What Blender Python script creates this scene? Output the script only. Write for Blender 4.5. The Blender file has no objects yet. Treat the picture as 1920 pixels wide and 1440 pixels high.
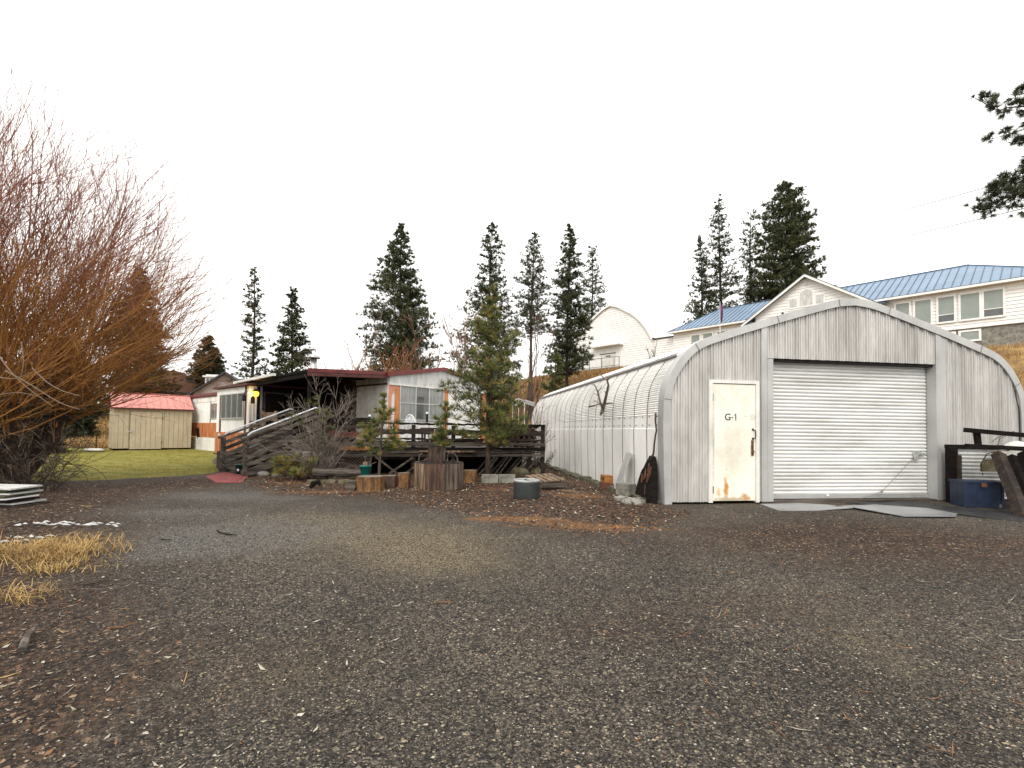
import bpy, bmesh, math, random
import numpy as np
from mathutils import Vector, Matrix, noise as mnoise

# ------------------------------------------------------------------ camera, world, sun, exposure
SC = bpy.context.scene
COL = SC.collection
F, CX, CY, H = 919.0, 960.0, 781.0, 1.2
PITCH, ROLL = math.radians(1.7), math.radians(0.75)
cam = bpy.data.cameras.new('camera'); co = bpy.data.objects.new('camera', cam); COL.objects.link(co)
cam.sensor_width = 36.0; cam.lens = 36.0 * F / 1920.0
cam.shift_y = (CY - 720.0) / 1920.0
cam.clip_start = 0.05; cam.clip_end = 5000
RM = Matrix.Rotation(math.pi / 2 + PITCH, 3, 'X') @ Matrix.Rotation(ROLL, 3, 'Z')
co.matrix_world = Matrix.Translation((0, 0, H)) @ RM.to_4x4()
SC.camera = co
SUN_EL, SUN_AZ = math.radians(48), math.radians(200)      # azimuth: direction the light comes from, clockwise from +Y
w = bpy.data.worlds.new('World'); SC.world = w; w.use_nodes = True
nt = w.node_tree; bg = nt.nodes['Background']
sky = nt.nodes.new('ShaderNodeTexSky'); sky.sky_type = 'NISHITA'; sky.sun_disc = False
sky.sun_elevation = SUN_EL; sky.sun_rotation = SUN_AZ; sky.air_density = 1.0; sky.dust_density = 6.0
hs = nt.nodes.new('ShaderNodeHueSaturation'); hs.inputs['Saturation'].default_value = 0.10
gm = nt.nodes.new('ShaderNodeMix'); gm.data_type = 'RGBA'; gm.inputs[0].default_value = 0.88
gm.inputs[7].default_value = (10.6, 10.45, 10.2, 1)          # even overcast cloud layer over the clear-sky gradient
nt.links.new(sky.outputs[0], hs.inputs['Color']); nt.links.new(hs.outputs[0], gm.inputs[6])
nt.links.new(gm.outputs[2], bg.inputs[0]); bg.inputs[1].default_value = 0.12
sl = bpy.data.lights.new('sun', 'SUN'); sl.energy = 1.2; sl.angle = math.radians(22); sl.color = (1, .95, .87)
so = bpy.data.objects.new('sun', sl); COL.objects.link(so)
sd = Vector((math.sin(SUN_AZ) * math.cos(SUN_EL), math.cos(SUN_AZ) * math.cos(SUN_EL), math.sin(SUN_EL)))
so.rotation_euler = sd.to_track_quat('Z', 'Y').to_euler()
SC.view_settings.view_transform = 'Standard'; SC.view_settings.look = 'None'
SC.view_settings.exposure = 0.62; SC.view_settings.gamma = 1.0
SC.render.engine = 'CYCLES'

# ------------------------------------------------------------------ helpers
def ray(px, py): return RM @ Vector(((px - CX) / F, -(py - CY) / F, -1.0))
def pt(px, py, Y):
    d = ray(px, py); return Vector((0, 0, H)) + d * (Y / d.y)
def sstep(x): x = np.clip(x, 0, 1); return x * x * (3 - 2 * x)
def terr(X, Y):
    X = np.asarray(X, float); Y = np.asarray(Y, float)
    z = -0.28 * sstep((6.5 - Y) / 5.0)
    s = (X - 35.5) * -.745 + (Y - 34) * -.67; t = (X - 35.5) * -.67 + (Y - 34) * .745
    z = z + (7.15 + 1.25 * sstep((t - 12) / 12)) * sstep((30.5 - s) / 29.5) * (1 - sstep((t - 43) / 16))
    z = z + 2.0 * sstep((Y - 26.5) / 17.0) * sstep((-17.0 - X) / 6.0)
    return z
def hz(x, y): return float(terr(x, y))
def gp(px, py, z=None):
    d = ray(px, py); zz = 0.0 if z is None else z
    for _ in range(6):
        P = Vector((0, 0, H)) + d * ((zz - H) / d.z)
        if z is not None: break
        zz = hz(P.x, P.y) if P.y < 12 else 0.0
    return P
def V(*a): return Vector(a)

class MB:
    def __init__(s): s.v = []; s.f = []; s.m = []
    def add(s, vs, fs, mi=0):
        o = len(s.v); s.v.extend([tuple(x) for x in vs]); s.f.extend([tuple(i + o for i in f) for f in fs]); s.m.extend([mi] * len(fs))
    def box(s, x0, x1, y0, y1, z0, z1, mi=0):
        s.add([(x0,y0,z0),(x1,y0,z0),(x1,y1,z0),(x0,y1,z0),(x0,y0,z1),(x1,y0,z1),(x1,y1,z1),(x0,y1,z1)],
              [(0,3,2,1),(4,5,6,7),(0,1,5,4),(1,2,6,5),(2,3,7,6),(3,0,4,7)], mi)
    def obox(s, c, size, rot=(0,0,0), mi=0):
        from mathutils import Euler
        m = Euler(rot).to_matrix(); c = Vector(c); a, b, d = [k / 2 for k in size]
        vs = [c + m @ Vector(q) for q in [(-a,-b,-d),(a,-b,-d),(a,b,-d),(-a,b,-d),(-a,-b,d),(a,-b,d),(a,b,d),(-a,b,d)]]
        s.add(vs, [(0,3,2,1),(4,5,6,7),(0,1,5,4),(1,2,6,5),(2,3,7,6),(3,0,4,7)], mi)
    def beam(s, p, q, wd, ht, up=(0,0,1), mi=0):
        p = Vector(p); q = Vector(q); d = (q - p).normalized(); up = Vector(up)
        if abs(d.dot(up)) > .98: up = Vector((1,0,0))
        sx = d.cross(up).normalized() * wd / 2; uz = sx.cross(d).normalized() * ht / 2
        vs = [p-sx-uz, p+sx-uz, p+sx+uz, p-sx+uz, q-sx-uz, q+sx-uz, q+sx+uz, q-sx+uz]
        s.add(vs, [(0,1,2,3),(7,6,5,4),(0,4,5,1),(1,5,6,2),(2,6,7,3),(3,7,4,0)], mi)
    def tube(s, path, rad, n=8, mi=0, cap=True):
        path = [Vector(p) for p in path]; N = len(path)
        if not hasattr(rad, '__len__'): rad = [rad] * N
        vs = []; fs = []; prev = None
        for i, p in enumerate(path):
            t = (path[min(i+1,N-1)] - path[max(i-1,0)])
            t = t.normalized() if t.length > 1e-9 else Vector((0,0,1))
            if prev is None: a = t.orthogonal().normalized()
            else:
                a = prev - t * prev.dot(t); a = a.normalized() if a.length > 1e-6 else t.orthogonal().normalized()
            prev = a; b = t.cross(a)
            for k in range(n):
                an = 2 * math.pi * k / n; vs.append(p + (a * math.cos(an) + b * math.sin(an)) * rad[i])
        for i in range(N-1):
            for k in range(n): fs.append((i*n+k, i*n+(k+1)%n, (i+1)*n+(k+1)%n, (i+1)*n+k))
        if cap: fs.append(tuple(range(n-1,-1,-1))); fs.append(tuple((N-1)*n+k for k in range(n)))
        s.add(vs, fs, mi)
    def lathe(s, prof, c=(0,0,0), n=24, mi=0, wob=0, rnd=None):
        vs = []; fs = []; N = len(prof)
        ws = [1 + (rnd.uniform(-wob, wob) if rnd else 0) for _ in range(n)]
        for r, z in prof:
            for k in range(n):
                an = 2*math.pi*k/n; vs.append((c[0]+r*ws[k]*math.cos(an), c[1]+r*ws[k]*math.sin(an), c[2]+z))
        for i in range(N-1):
            for k in range(n): fs.append((i*n+k, i*n+(k+1)%n, (i+1)*n+(k+1)%n, (i+1)*n+k))
        if prof[0][0] > 0: fs.append(tuple(range(n-1,-1,-1)))
        if prof[-1][0] > 0: fs.append(tuple((N-1)*n+k for k in range(n)))
        s.add(vs, fs, mi)
    def prism(s, poly, d0, d1, fn, mi=0):
        n = len(poly); vs = [fn(a, b, d0) for a, b in poly] + [fn(a, b, d1) for a, b in poly]
        fs = [tuple(range(n-1,-1,-1)), tuple(range(n, 2*n))] + [(i, (i+1)%n, n+(i+1)%n, n+i) for i in range(n)]
        s.add(vs, fs, mi)
    def slab(s, x0, x1, z0, z1, y, th, rnd, rough=.012, n=14, mi=0):       # rough-edged board along x
        vs = []; fs = []
        for i in range(n+1):
            x = x0 + (x1-x0)*i/n; a = z0 + rnd.uniform(-rough, rough); b = z1 + rnd.uniform(-rough, rough); e = rnd.uniform(-.004, .004)
            vs += [(x, y+e, a), (x, y+th, a), (x, y+th, b), (x, y+e, b)]
        for i in range(n):
            for k in range(4): fs.append((i*4+k, i*4+(k+1)%4, (i+1)*4+(k+1)%4, (i+1)*4+k))
        fs.append((3,2,1,0)); fs.append((n*4, n*4+1, n*4+2, n*4+3)); s.add(vs, fs, mi)
    def build(s, name, mats, parent=None, smooth=False):
        me = bpy.data.meshes.new(name); me.from_pydata(s.v, [], s.f)
        if not isinstance(mats, (list, tuple)): mats = [mats]
        for m in mats: me.materials.append(m)
        if len(mats) > 1: me.polygons.foreach_set('material_index', s.m)
        if smooth: me.polygons.foreach_set('use_smooth', [True] * len(me.polygons))
        me.validate(); me.update()
        o = bpy.data.objects.new(name, me); COL.objects.link(o)
        if parent: o.parent = parent
        return o

def npmesh(name, v, tri, mats, mi=None, parent=None, loc=None, smooth=False):
    v = np.asarray(v, np.float32).reshape(-1, 3); tri = np.asarray(tri, np.int32)
    if loc is not None: v = v - np.asarray(loc, np.float32)
    k = tri.shape[1]; me = bpy.data.meshes.new(name)
    me.vertices.add(len(v)); me.vertices.foreach_set('co', v.ravel())
    me.loops.add(tri.size); me.loops.foreach_set('vertex_index', tri.ravel())
    me.polygons.add(len(tri)); me.polygons.foreach_set('loop_start', np.arange(0, tri.size, k, dtype=np.int32))
    if not isinstance(mats, (list, tuple)): mats = [mats]
    for m in mats: me.materials.append(m)
    if mi is not None: me.polygons.foreach_set('material_index', np.asarray(mi, np.int32))
    if smooth: me.polygons.foreach_set('use_smooth', np.ones(len(tri), bool))
    me.update(calc_edges=True); me.validate()
    if name in ('arched_shell', 'gravel_stones'): me.shade_flat()
    o = bpy.data.objects.new(name, me); COL.objects.link(o)
    if parent: o.parent = parent
    elif loc is not None: o.location = loc
    return o

def tag(o, label=None, cat=None, group=None, kind=None):
    if label: o['label'] = label
    if cat: o['category'] = cat
    if group: o['group'] = group
    if kind: o['kind'] = kind
    return o
def thing(name, label, cat, loc=(0,0,0), rz=0, group=None):
    o = bpy.data.objects.new(name, None); COL.objects.link(o); o.location = loc; o.rotation_euler = (0,0,rz)
    o.empty_display_size = .2
    return tag(o, label, cat, group)
def one(name, mb, mats, label, cat, loc=(0,0,0), rz=0, group=None, smooth=False):
    o = mb.build(name, mats, None, smooth); o.location = loc; o.rotation_euler = (0,0,rz)
    return tag(o, label, cat, group)

# ------------------------------------------------------------------ materials
def C4(c): return (c[0], c[1], c[2], 1)
def mat(name, cols, scale=4.0, stretch=(1,1,1), rough=.8, metal=0.0, bump=0.0, bscale=None, detail=6, spec=.4, lo=.35, hi=.65, fine=0.0, fscale=60, trans=0):
    m = bpy.data.materials.new(name); m.use_nodes = True; n = m.node_tree.nodes; L = m.node_tree.links
    b = n['Principled BSDF']; b.inputs['Roughness'].default_value = rough; b.inputs['Metallic'].default_value = metal
    b.inputs['Specular IOR Level'].default_value = spec
    if not isinstance(cols, list): cols = [cols]
    tc = n.new('ShaderNodeTexCoord'); mp = n.new('ShaderNodeMapping'); mp.inputs['Scale'].default_value = stretch
    L.new(tc.outputs['Object'], mp.inputs[0])
    nz = n.new('ShaderNodeTexNoise'); nz.inputs['Scale'].default_value = scale; nz.inputs['Detail'].default_value = detail; nz.inputs['Roughness'].default_value = .65
    L.new(mp.outputs[0], nz.inputs['Vector'])
    cr = n.new('ShaderNodeValToRGB'); e = cr.color_ramp.elements
    while len(e) < max(2, len(cols)): e.new(.5)
    cc = cols if len(cols) > 1 else [tuple(x*.85 for x in cols[0]), tuple(min(1, x*1.12) for x in cols[0])]
    for i, c in enumerate(cc): e[i].position = lo + (hi-lo)*i/(len(cc)-1); e[i].color = C4(c)
    L.new(nz.outputs[0], cr.inputs[0]); out = cr.outputs[0]
    if fine > 0:
        n2 = n.new('ShaderNodeTexNoise'); n2.inputs['Scale'].default_value = fscale; n2.inputs['Detail'].default_value = 3
        L.new(mp.outputs[0], n2.inputs['Vector'])
        mr = n.new('ShaderNodeMapRange'); mr.inputs[1].default_value = .3; mr.inputs[2].default_value = .7
        mr.inputs[3].default_value = 1-fine; mr.inputs[4].default_value = 1+fine; L.new(n2.outputs[0], mr.inputs[0])
        mx = n.new('ShaderNodeVectorMath'); mx.operation = 'MULTIPLY'; L.new(out, mx.inputs[0]); L.new(mr.outputs[0], mx.inputs[1]); out = mx.outputs[0]
    L.new(out, b.inputs['Base Color'])
    if bump > 0:
        n3 = n.new('ShaderNodeTexNoise'); n3.inputs['Scale'].default_value = bscale or scale*6; n3.inputs['Detail'].default_value = 5
        L.new(mp.outputs[0], n3.inputs['Vector'])
        bp = n.new('ShaderNodeBump'); bp.inputs['Strength'].default_value = min(1, bump); bp.inputs['Distance'].default_value = .02
        L.new(n3.outputs[0], bp.inputs['Height']); L.new(bp.outputs[0], b.inputs['Normal'])
    return m
M = {}
M['galv'] = mat('galvanised_steel', [(.44,.44,.43),(.60,.60,.585),(.72,.72,.70)], 2.2, (1,1,.35), .42, .45, 0.05, 30, lo=.3, hi=.7, fine=.07, fscale=25)
M['galv_wall'] = mat('galvanised_wall', [(.42,.405,.38),(.54,.525,.50),(.66,.645,.62)], 1.6, (1,1,.22), .5, .35, 0.05, 30, lo=.32, hi=.68, fine=.09, fscale=18)
M['galv_trim'] = mat('galvanised_trim', [(.38,.38,.37),(.52,.515,.50)], 1.5, (1,1,.6), .45, .4, .05, 20, fine=.06)
M['seam'] = mat('dark_panel_seam', (.17,.16,.15), rough=.7)  # dark panel joints, and the drip-edge shadow painted on the roof strip
M['zinc_side'] = mat('zinc_side_panel', [(.66,.65,.62),(.82,.81,.78),(.92,.91,.88)], 1.3, (1,1,.5), .5, .12, .06, 14, lo=.3, hi=.7, fine=.05)
M['door_curtain'] = mat('roller_door_steel', [(.56,.555,.53),(.70,.70,.68),(.77,.77,.755)], 1.1, (.5,1,3), .42, .15, .03, 20, fine=.04)
M['dark_gap'] = mat('dark_gap', (.012,.011,.01), rough=.9)
M['rubber'] = mat('black_rubber', [(.010,.010,.011),(.028,.028,.03)], 3, rough=.55, bump=.1)
M['wet_sheet'] = mat('wet_grey_sheet', [(.10,.105,.11),(.22,.225,.23),(.30,.30,.30)], 1.1, (1,2,1), .28, .1, .03, 6, lo=.3, hi=.7)
M['concrete'] = mat('weathered_concrete', [(.10,.095,.08),(.20,.19,.16),(.27,.255,.22)], 5, rough=.9, bump=.3, fine=.15)
M['mossy'] = mat('mossy_concrete', [(.030,.028,.018),(.075,.068,.035),(.15,.14,.11)], 7, rough=.95, bump=.5, fine=.25)
M['iron'] = mat('dark_iron', [(.012,.012,.012),(.03,.028,.026)], 6, rough=.6, metal=.4)
M['rust'] = mat('rusty_iron', [(.06,.022,.012),(.16,.07,.04)], 14, rough=.85, bump=.2)
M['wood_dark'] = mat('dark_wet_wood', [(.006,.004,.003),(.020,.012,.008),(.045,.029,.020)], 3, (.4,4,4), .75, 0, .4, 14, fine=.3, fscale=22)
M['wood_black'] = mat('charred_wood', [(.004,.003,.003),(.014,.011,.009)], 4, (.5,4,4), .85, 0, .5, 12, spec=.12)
M['wood_red'] = mat('red_stained_wood', [(.045,.010,.005),(.13,.028,.012)], 3, (.4,5,5), .6, 0, .3, 12, fine=.25)
M['wood_orange'] = mat('orange_fresh_wood', [(.16,.06,.015),(.42,.19,.05)], 4, (.5,5,5), .6, 0, .3, 12, fine=.2)
M['wood_grey'] = mat('grey_weathered_wood', [(.022,.018,.015),(.065,.052,.042),(.14,.115,.092)], 3, (.4,5,5), .85, 0, .35, 14, fine=.25)
M['wood_greyy'] = mat('grey_stair_wood', [(.028,.023,.019),(.085,.068,.055),(.19,.16,.13)], 3, (5,.4,5), .85, 0, .35, 14, fine=.25)
M['wood_darky'] = mat('dark_stair_wood', [(.010,.007,.005),(.03,.02,.014),(.07,.05,.036)], 3, (5,.4,5), .8, 0, .35, 14, fine=.25)
M['wood_greyz'] = mat('grey_upright_wood', [(.025,.017,.012),(.09,.066,.05),(.20,.155,.115)], 3, (6,6,.5), .85, 0, .35, 12, fine=.3, fscale=14)
M['wood_brownz'] = mat('brown_upright_wood', [(.022,.011,.007),(.06,.032,.02),(.12,.07,.045)], 3, (6,6,.5), .8, 0, .35, 12, fine=.3, fscale=14)
M['wood_tanz'] = mat('tan_upright_wood', [(.05,.028,.016),(.16,.105,.065),(.30,.215,.14)], 3, (6,6,.5), .8, 0, .35, 12, fine=.3, fscale=14)
M['stump_side'] = mat('split_stump_wood', [(.035,.018,.010),(.13,.065,.025),(.26,.13,.045)], 5, (3,3,.8), .85, 0, .6, 9, fine=.3, lo=.32, hi=.68)
M['stump_top'] = mat('sawn_stump_top', [(.09,.075,.06),(.20,.17,.14)], 8, rough=.9, bump=.3, fine=.2)
M['bark'] = mat('rough_bark', [(.014,.009,.007),(.04,.024,.017),(.085,.055,.038)], 9, (1.5,1.5,.6), .95, 0, .9, 14, fine=.3)
M['bark_red'] = mat('reddish_bark', [(.045,.022,.015),(.12,.062,.045)], 6, (2,2,.5), .95, 0, .5)
M['bark_grey'] = mat('grey_bark', [(.05,.042,.035),(.13,.11,.095)], 10, (2,2,.5), .95, 0, .5)
M['ply_orange'] = mat('orange_plywood', [(.24,.07,.022),(.42,.145,.05),(.50,.20,.08)], 2.0, (3,3,.5), .75, 0, .15, 20, fine=.15, fscale=10)
M['white_paint'] = mat('white_paint', [(.70,.69,.66),(.82,.81,.78)], 2, rough=.6, fine=.03)
M['aged_white'] = mat('aged_white_paint', [(.50,.48,.43),(.68,.66,.61),(.76,.74,.70)], 2.5, (1,1,.5), .7, 0, .05, 20, fine=.06)
M['grey_fascia'] = mat('grey_stained_fascia', [(.36,.36,.35),(.50,.50,.485),(.58,.58,.56)], 3, (2.5,2.5,.5), .7, fine=.12, fscale=9)
M['orange_trim'] = mat('orange_trim', [(.42,.155,.045),(.55,.22,.08)], 4, (2,2,.5), .6, fine=.12)
M['salmon_trim'] = mat('faded_orange_trim', [(.52,.20,.12),(.60,.27,.17)], 4, rough=.6)
M['red_roof'] = mat('dark_red_metal', [(.085,.008,.008),(.16,.016,.015)], 3, rough=.45, spec=.5)
M['red_pink'] = mat('faded_red_metal_roof', [(.44,.155,.13),(.54,.225,.19)], 2, (3,.7,1), .4, fine=.1)
M['maroon'] = mat('maroon_board', [(.05,.014,.012),(.11,.03,.025)], 4, rough=.7)
M['tan_siding'] = mat('tan_siding', [(.43,.36,.25),(.51,.43,.305)], 2.5, (1,1,.4), .8, fine=.08, fscale=14)
M['tan_line'] = mat('tan_groove', (.13,.11,.07), rough=.9)
M['cream_door'] = mat('cream_steel_door', [(.70,.67,.55),(.80,.775,.66),(.84,.82,.71)], 2.2, (1,1,.8), .5, fine=.05, fscale=12)
M['rust_stain'] = mat('rust_stain', [(.66,.60,.46),(.72,.45,.22),(.62,.30,.09)], 9, rough=.7)
M['black_ink'] = mat('black_lettering', (.02,.02,.022), rough=.5)
M['grey_scuff'] = mat('grey_scuff', (.42,.41,.36), rough=.6)
M['glass'] = mat('window_glass', [(.035,.04,.042),(.085,.09,.09)], 1.6, rough=.08, spec=.8)
M['curtain_glass'] = mat('glass_over_curtain', [(.10,.105,.10),(.17,.175,.165)], 5, (8,8,.4), .12, spec=.7)
M['bright_glass'] = mat('glass_over_pale_curtain', [(.17,.18,.17),(.30,.31,.295)], 3, (6,6,.7), .12, spec=.7)
M['school_shade'] = mat('green_grey_window_blind', [(.20,.235,.21),(.245,.28,.255)], 1.2, rough=.35, spec=.6)
M['school_dark'] = mat('dark_window_glass', [(.055,.06,.06),(.09,.095,.095)], 2, rough=.15, spec=.7)
M['siding_white'] = mat('white_clapboard', [(.73,.72,.69),(.81,.80,.77)], .8, (1,1,2), .7, fine=.04)
M['blue_roof'] = mat('blue_standing_seam', [(.095,.165,.25),(.135,.215,.32)], .35, rough=.35, spec=.5, fine=.05, fscale=1.5)
M['blue_seam'] = mat('dark_blue_seam', (.055,.085,.13), rough=.5)
M['dark_roof'] = mat('dark_shingle_roof', [(.035,.038,.042),(.06,.064,.07)], 3, rough=.8, fine=.2, fscale=6)
M['pink_stucco'] = mat('stained_pinkish_stucco', [(.26,.18,.15),(.42,.34,.30),(.50,.42,.38)], 1.6, rough=.9, fine=.1, fscale=6)
M['brick'] = mat('brown_brick', [(.10,.05,.035),(.17,.09,.065)], 2, rough=.9, fine=.2, fscale=5)
M['grey_house'] = mat('grey_siding', [(.10,.10,.105),(.15,.15,.155)], 1, rough=.8)
M['yellow_green'] = mat('yellow_green_siding', [(.30,.30,.10),(.42,.41,.16)], 1, (6,6,.4), .8)
M['steel_pipe'] = mat('shiny_stove_pipe', [(.35,.34,.33),(.52,.51,.50)], 3, (1,1,.3), .3, .7)
M['aluminium'] = mat('dull_aluminium', [(.42,.42,.41),(.55,.55,.54)], 4, rough=.4, metal=.5)
M['teal'] = mat('teal_plastic', [(.012,.17,.15),(.02,.26,.23)], 4, rough=.4)
M['teal_dark'] = mat('dark_teal_plastic', (.008,.06,.055), rough=.4)
M['white_plastic'] = mat('white_plastic', [(.66,.67,.68),(.76,.77,.78)], 3, rough=.4)
M['blue_paint'] = mat('scuffed_blue_paint', [(.004,.008,.02),(.008,.016,.04),(.013,.026,.06),(.35,.35,.35)], 7, (1,1,.6), .55, 0, .1, lo=.3, hi=.78)
M['red_mat'] = mat('red_mat', [(.16,.03,.03),(.27,.065,.06)], 6, rough=.9, fine=.2)
M['bone'] = mat('bleached_antler', [(.10,.08,.062),(.28,.25,.21)], 20, rough=.7)
M['drum'] = mat('grey_green_drum', [(.014,.017,.017),(.028,.033,.032)], 6, rough=.65, bump=.1, fine=.15)
M['drum_rim'] = mat('pale_drum_rim', [(.20,.21,.20),(.42,.43,.42)], 5, rough=.5)
M['rock'] = mat('mossy_rock', [(.05,.045,.025),(.12,.10,.055),(.17,.145,.10)], 6, rough=.95, bump=.6)
M['light_rock'] = mat('pale_rock', [(.15,.14,.12),(.28,.265,.235)], 6, rough=.95, bump=.5)
M['snow'] = mat('old_snow', [(.26,.26,.255),(.52,.52,.51)], 5, rough=.7, bump=.4)
M['leaf_pale'] = mat('pale_dry_leaf', [(.24,.21,.15),(.42,.39,.31)], 8, rough=.8)
M['leaf_brown'] = mat('brown_leaf', [(.05,.026,.014),(.115,.06,.032)], 8, rough=.85)
M['needle_rust'] = mat('fallen_pine_needle', [(.13,.055,.022),(.24,.11,.045)], 8, rough=.85)
M['straw'] = mat('dry_straw', [(.34,.21,.07),(.52,.35,.13)], 2, rough=.8)
M['straw_dark'] = mat('weathered_straw', [(.16,.095,.04),(.28,.18,.085)], 2, rough=.85)
M['straw_rust'] = mat('rusty_straw', [(.19,.075,.025),(.30,.14,.05)], 2, rough=.85)
M['lawn_g'] = mat('lawn_blade', [(.15,.15,.020),(.26,.235,.035)], .7, rough=.8)
M['lawn_y'] = mat('yellowed_lawn_blade', [(.32,.255,.05),(.42,.34,.085)], .7, rough=.8)
M['pine_dark'] = mat('pine_needles_dark', [(.026,.036,.015),(.058,.074,.028)], .6, rough=.75)
M['pine_mid'] = mat('pine_needles_olive', [(.058,.070,.020),(.11,.118,.034)], .6, rough=.75)
M['pine_grey'] = mat('pine_needles_grey', [(.052,.062,.036),(.095,.108,.064)], .6, rough=.75)
M['pine_brown'] = mat('pine_needles_brown', [(.085,.038,.018),(.12,.065,.03)], .6, rough=.8)
M['young_green'] = mat('young_pine_green', [(.10,.12,.025),(.175,.19,.045)], 2, rough=.65)
M['young_yellow'] = mat('young_pine_yellow', [(.24,.19,.045),(.36,.27,.07)], 2, rough=.7)
M['young_deep'] = mat('young_pine_deep', [(.045,.06,.016),(.075,.092,.026)], 2, rough=.7)
M['spruce'] = mat('spruce_needles', [(.030,.038,.016),(.06,.062,.026)], .8, rough=.8)
M['twig_orange'] = mat('willow_orange_stem', [(.19,.078,.016),(.42,.19,.04)], .8, rough=.6)
M['twig_red'] = mat('willow_red_twig', [(.16,.052,.03),(.29,.11,.055)], .6, rough=.6)
M['twig_mauve'] = mat('willow_mauve_twig', [(.24,.085,.065),(.38,.165,.13)], .6, rough=.6)
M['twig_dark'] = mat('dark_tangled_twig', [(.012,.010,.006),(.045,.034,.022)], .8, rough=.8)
M['twig_tan'] = mat('tan_bare_twig', [(.13,.085,.055),(.22,.155,.11)], 1, rough=.8)
M['twig_grey'] = mat('grey_bare_twig', [(.13,.10,.082),(.25,.205,.175)], 2, rough=.8)
M['flag_red'] = mat('flag_red', (.35,.03,.04), rough=.8); M['flag_blue'] = mat('flag_blue', (.02,.03,.12), rough=.8)
M['far_hill'] = mat('far_hill', [(.20,.21,.215),(.27,.275,.27)], .02, rough=1)
M['wire'] = mat('cable', (.10,.10,.10), rough=.6)
def door_stains():
    m = M['cream_door']; n = m.node_tree.nodes; L = m.node_tree.links; b = n['Principled BSDF']; src = b.inputs['Base Color'].links[0].from_socket
    tc = n.new('ShaderNodeTexCoord'); nz = n.new('ShaderNodeTexNoise'); nz.inputs['Scale'].default_value = 14; nz.inputs['Detail'].default_value = 6; nz.inputs['Roughness'].default_value = .7; L.new(tc.outputs['Object'], nz.inputs['Vector'])
    for (x, z, rx, rz, col, a) in ((1.10,.26,.055,.20,(.55,.25,.07),1.0),(1.08,.42,.035,.07,(.62,.34,.13),.8),(.96,.20,.05,.10,(.66,.42,.20),.8),(1.46,.10,.10,.09,(.50,.24,.08),.9),(1.20,.07,.42,.05,(.42,.33,.20),.8),(1.58,.95,.035,.2,(.50,.36,.22),.7),(.87,1.1,.02,.8,(.45,.40,.32),.6),(1.25,.95,.28,.5,(.62,.58,.48),.55)):
        mp = n.new('ShaderNodeMapping'); mp.vector_type = 'TEXTURE'; mp.inputs['Location'].default_value = (x, 0, z); mp.inputs['Scale'].default_value = (rx, 1, rz); L.new(tc.outputs['Object'], mp.inputs[0])
        ln = n.new('ShaderNodeVectorMath'); ln.operation = 'LENGTH'; L.new(mp.outputs[0], ln.inputs[0])
        ad = n.new('ShaderNodeMath'); ad.operation = 'MULTIPLY_ADD'; L.new(nz.outputs[0], ad.inputs[0]); ad.inputs[1].default_value = 1.9; L.new(ln.outputs['Value'], ad.inputs[2])
        mr = n.new('ShaderNodeMapRange'); mr.inputs[1].default_value = 2.0; mr.inputs[2].default_value = 1.35; mr.inputs[3].default_value = 0; mr.inputs[4].default_value = a; L.new(ad.outputs[0], mr.inputs[0])
        mx = n.new('ShaderNodeMix'); mx.data_type = 'RGBA'; L.new(mr.outputs[0], mx.inputs[0]); L.new(src, mx.inputs[6]); mx.inputs[7].default_value = C4(col); src = mx.outputs[2]
    L.new(src, b.inputs['Base Color'])
door_stains()
def emit(name, col, s):
    m = bpy.data.materials.new(name); m.use_nodes = True; b = m.node_tree.nodes['Principled BSDF']
    b.inputs['Base Color'].default_value = C4(col); b.inputs['Emission Color'].default_value = C4(col); b.inputs['Emission Strength'].default_value = s
    return m
M['lamp_glow'] = emit('lit_amber_glass', (1,.62,.06), 1.6)

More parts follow.
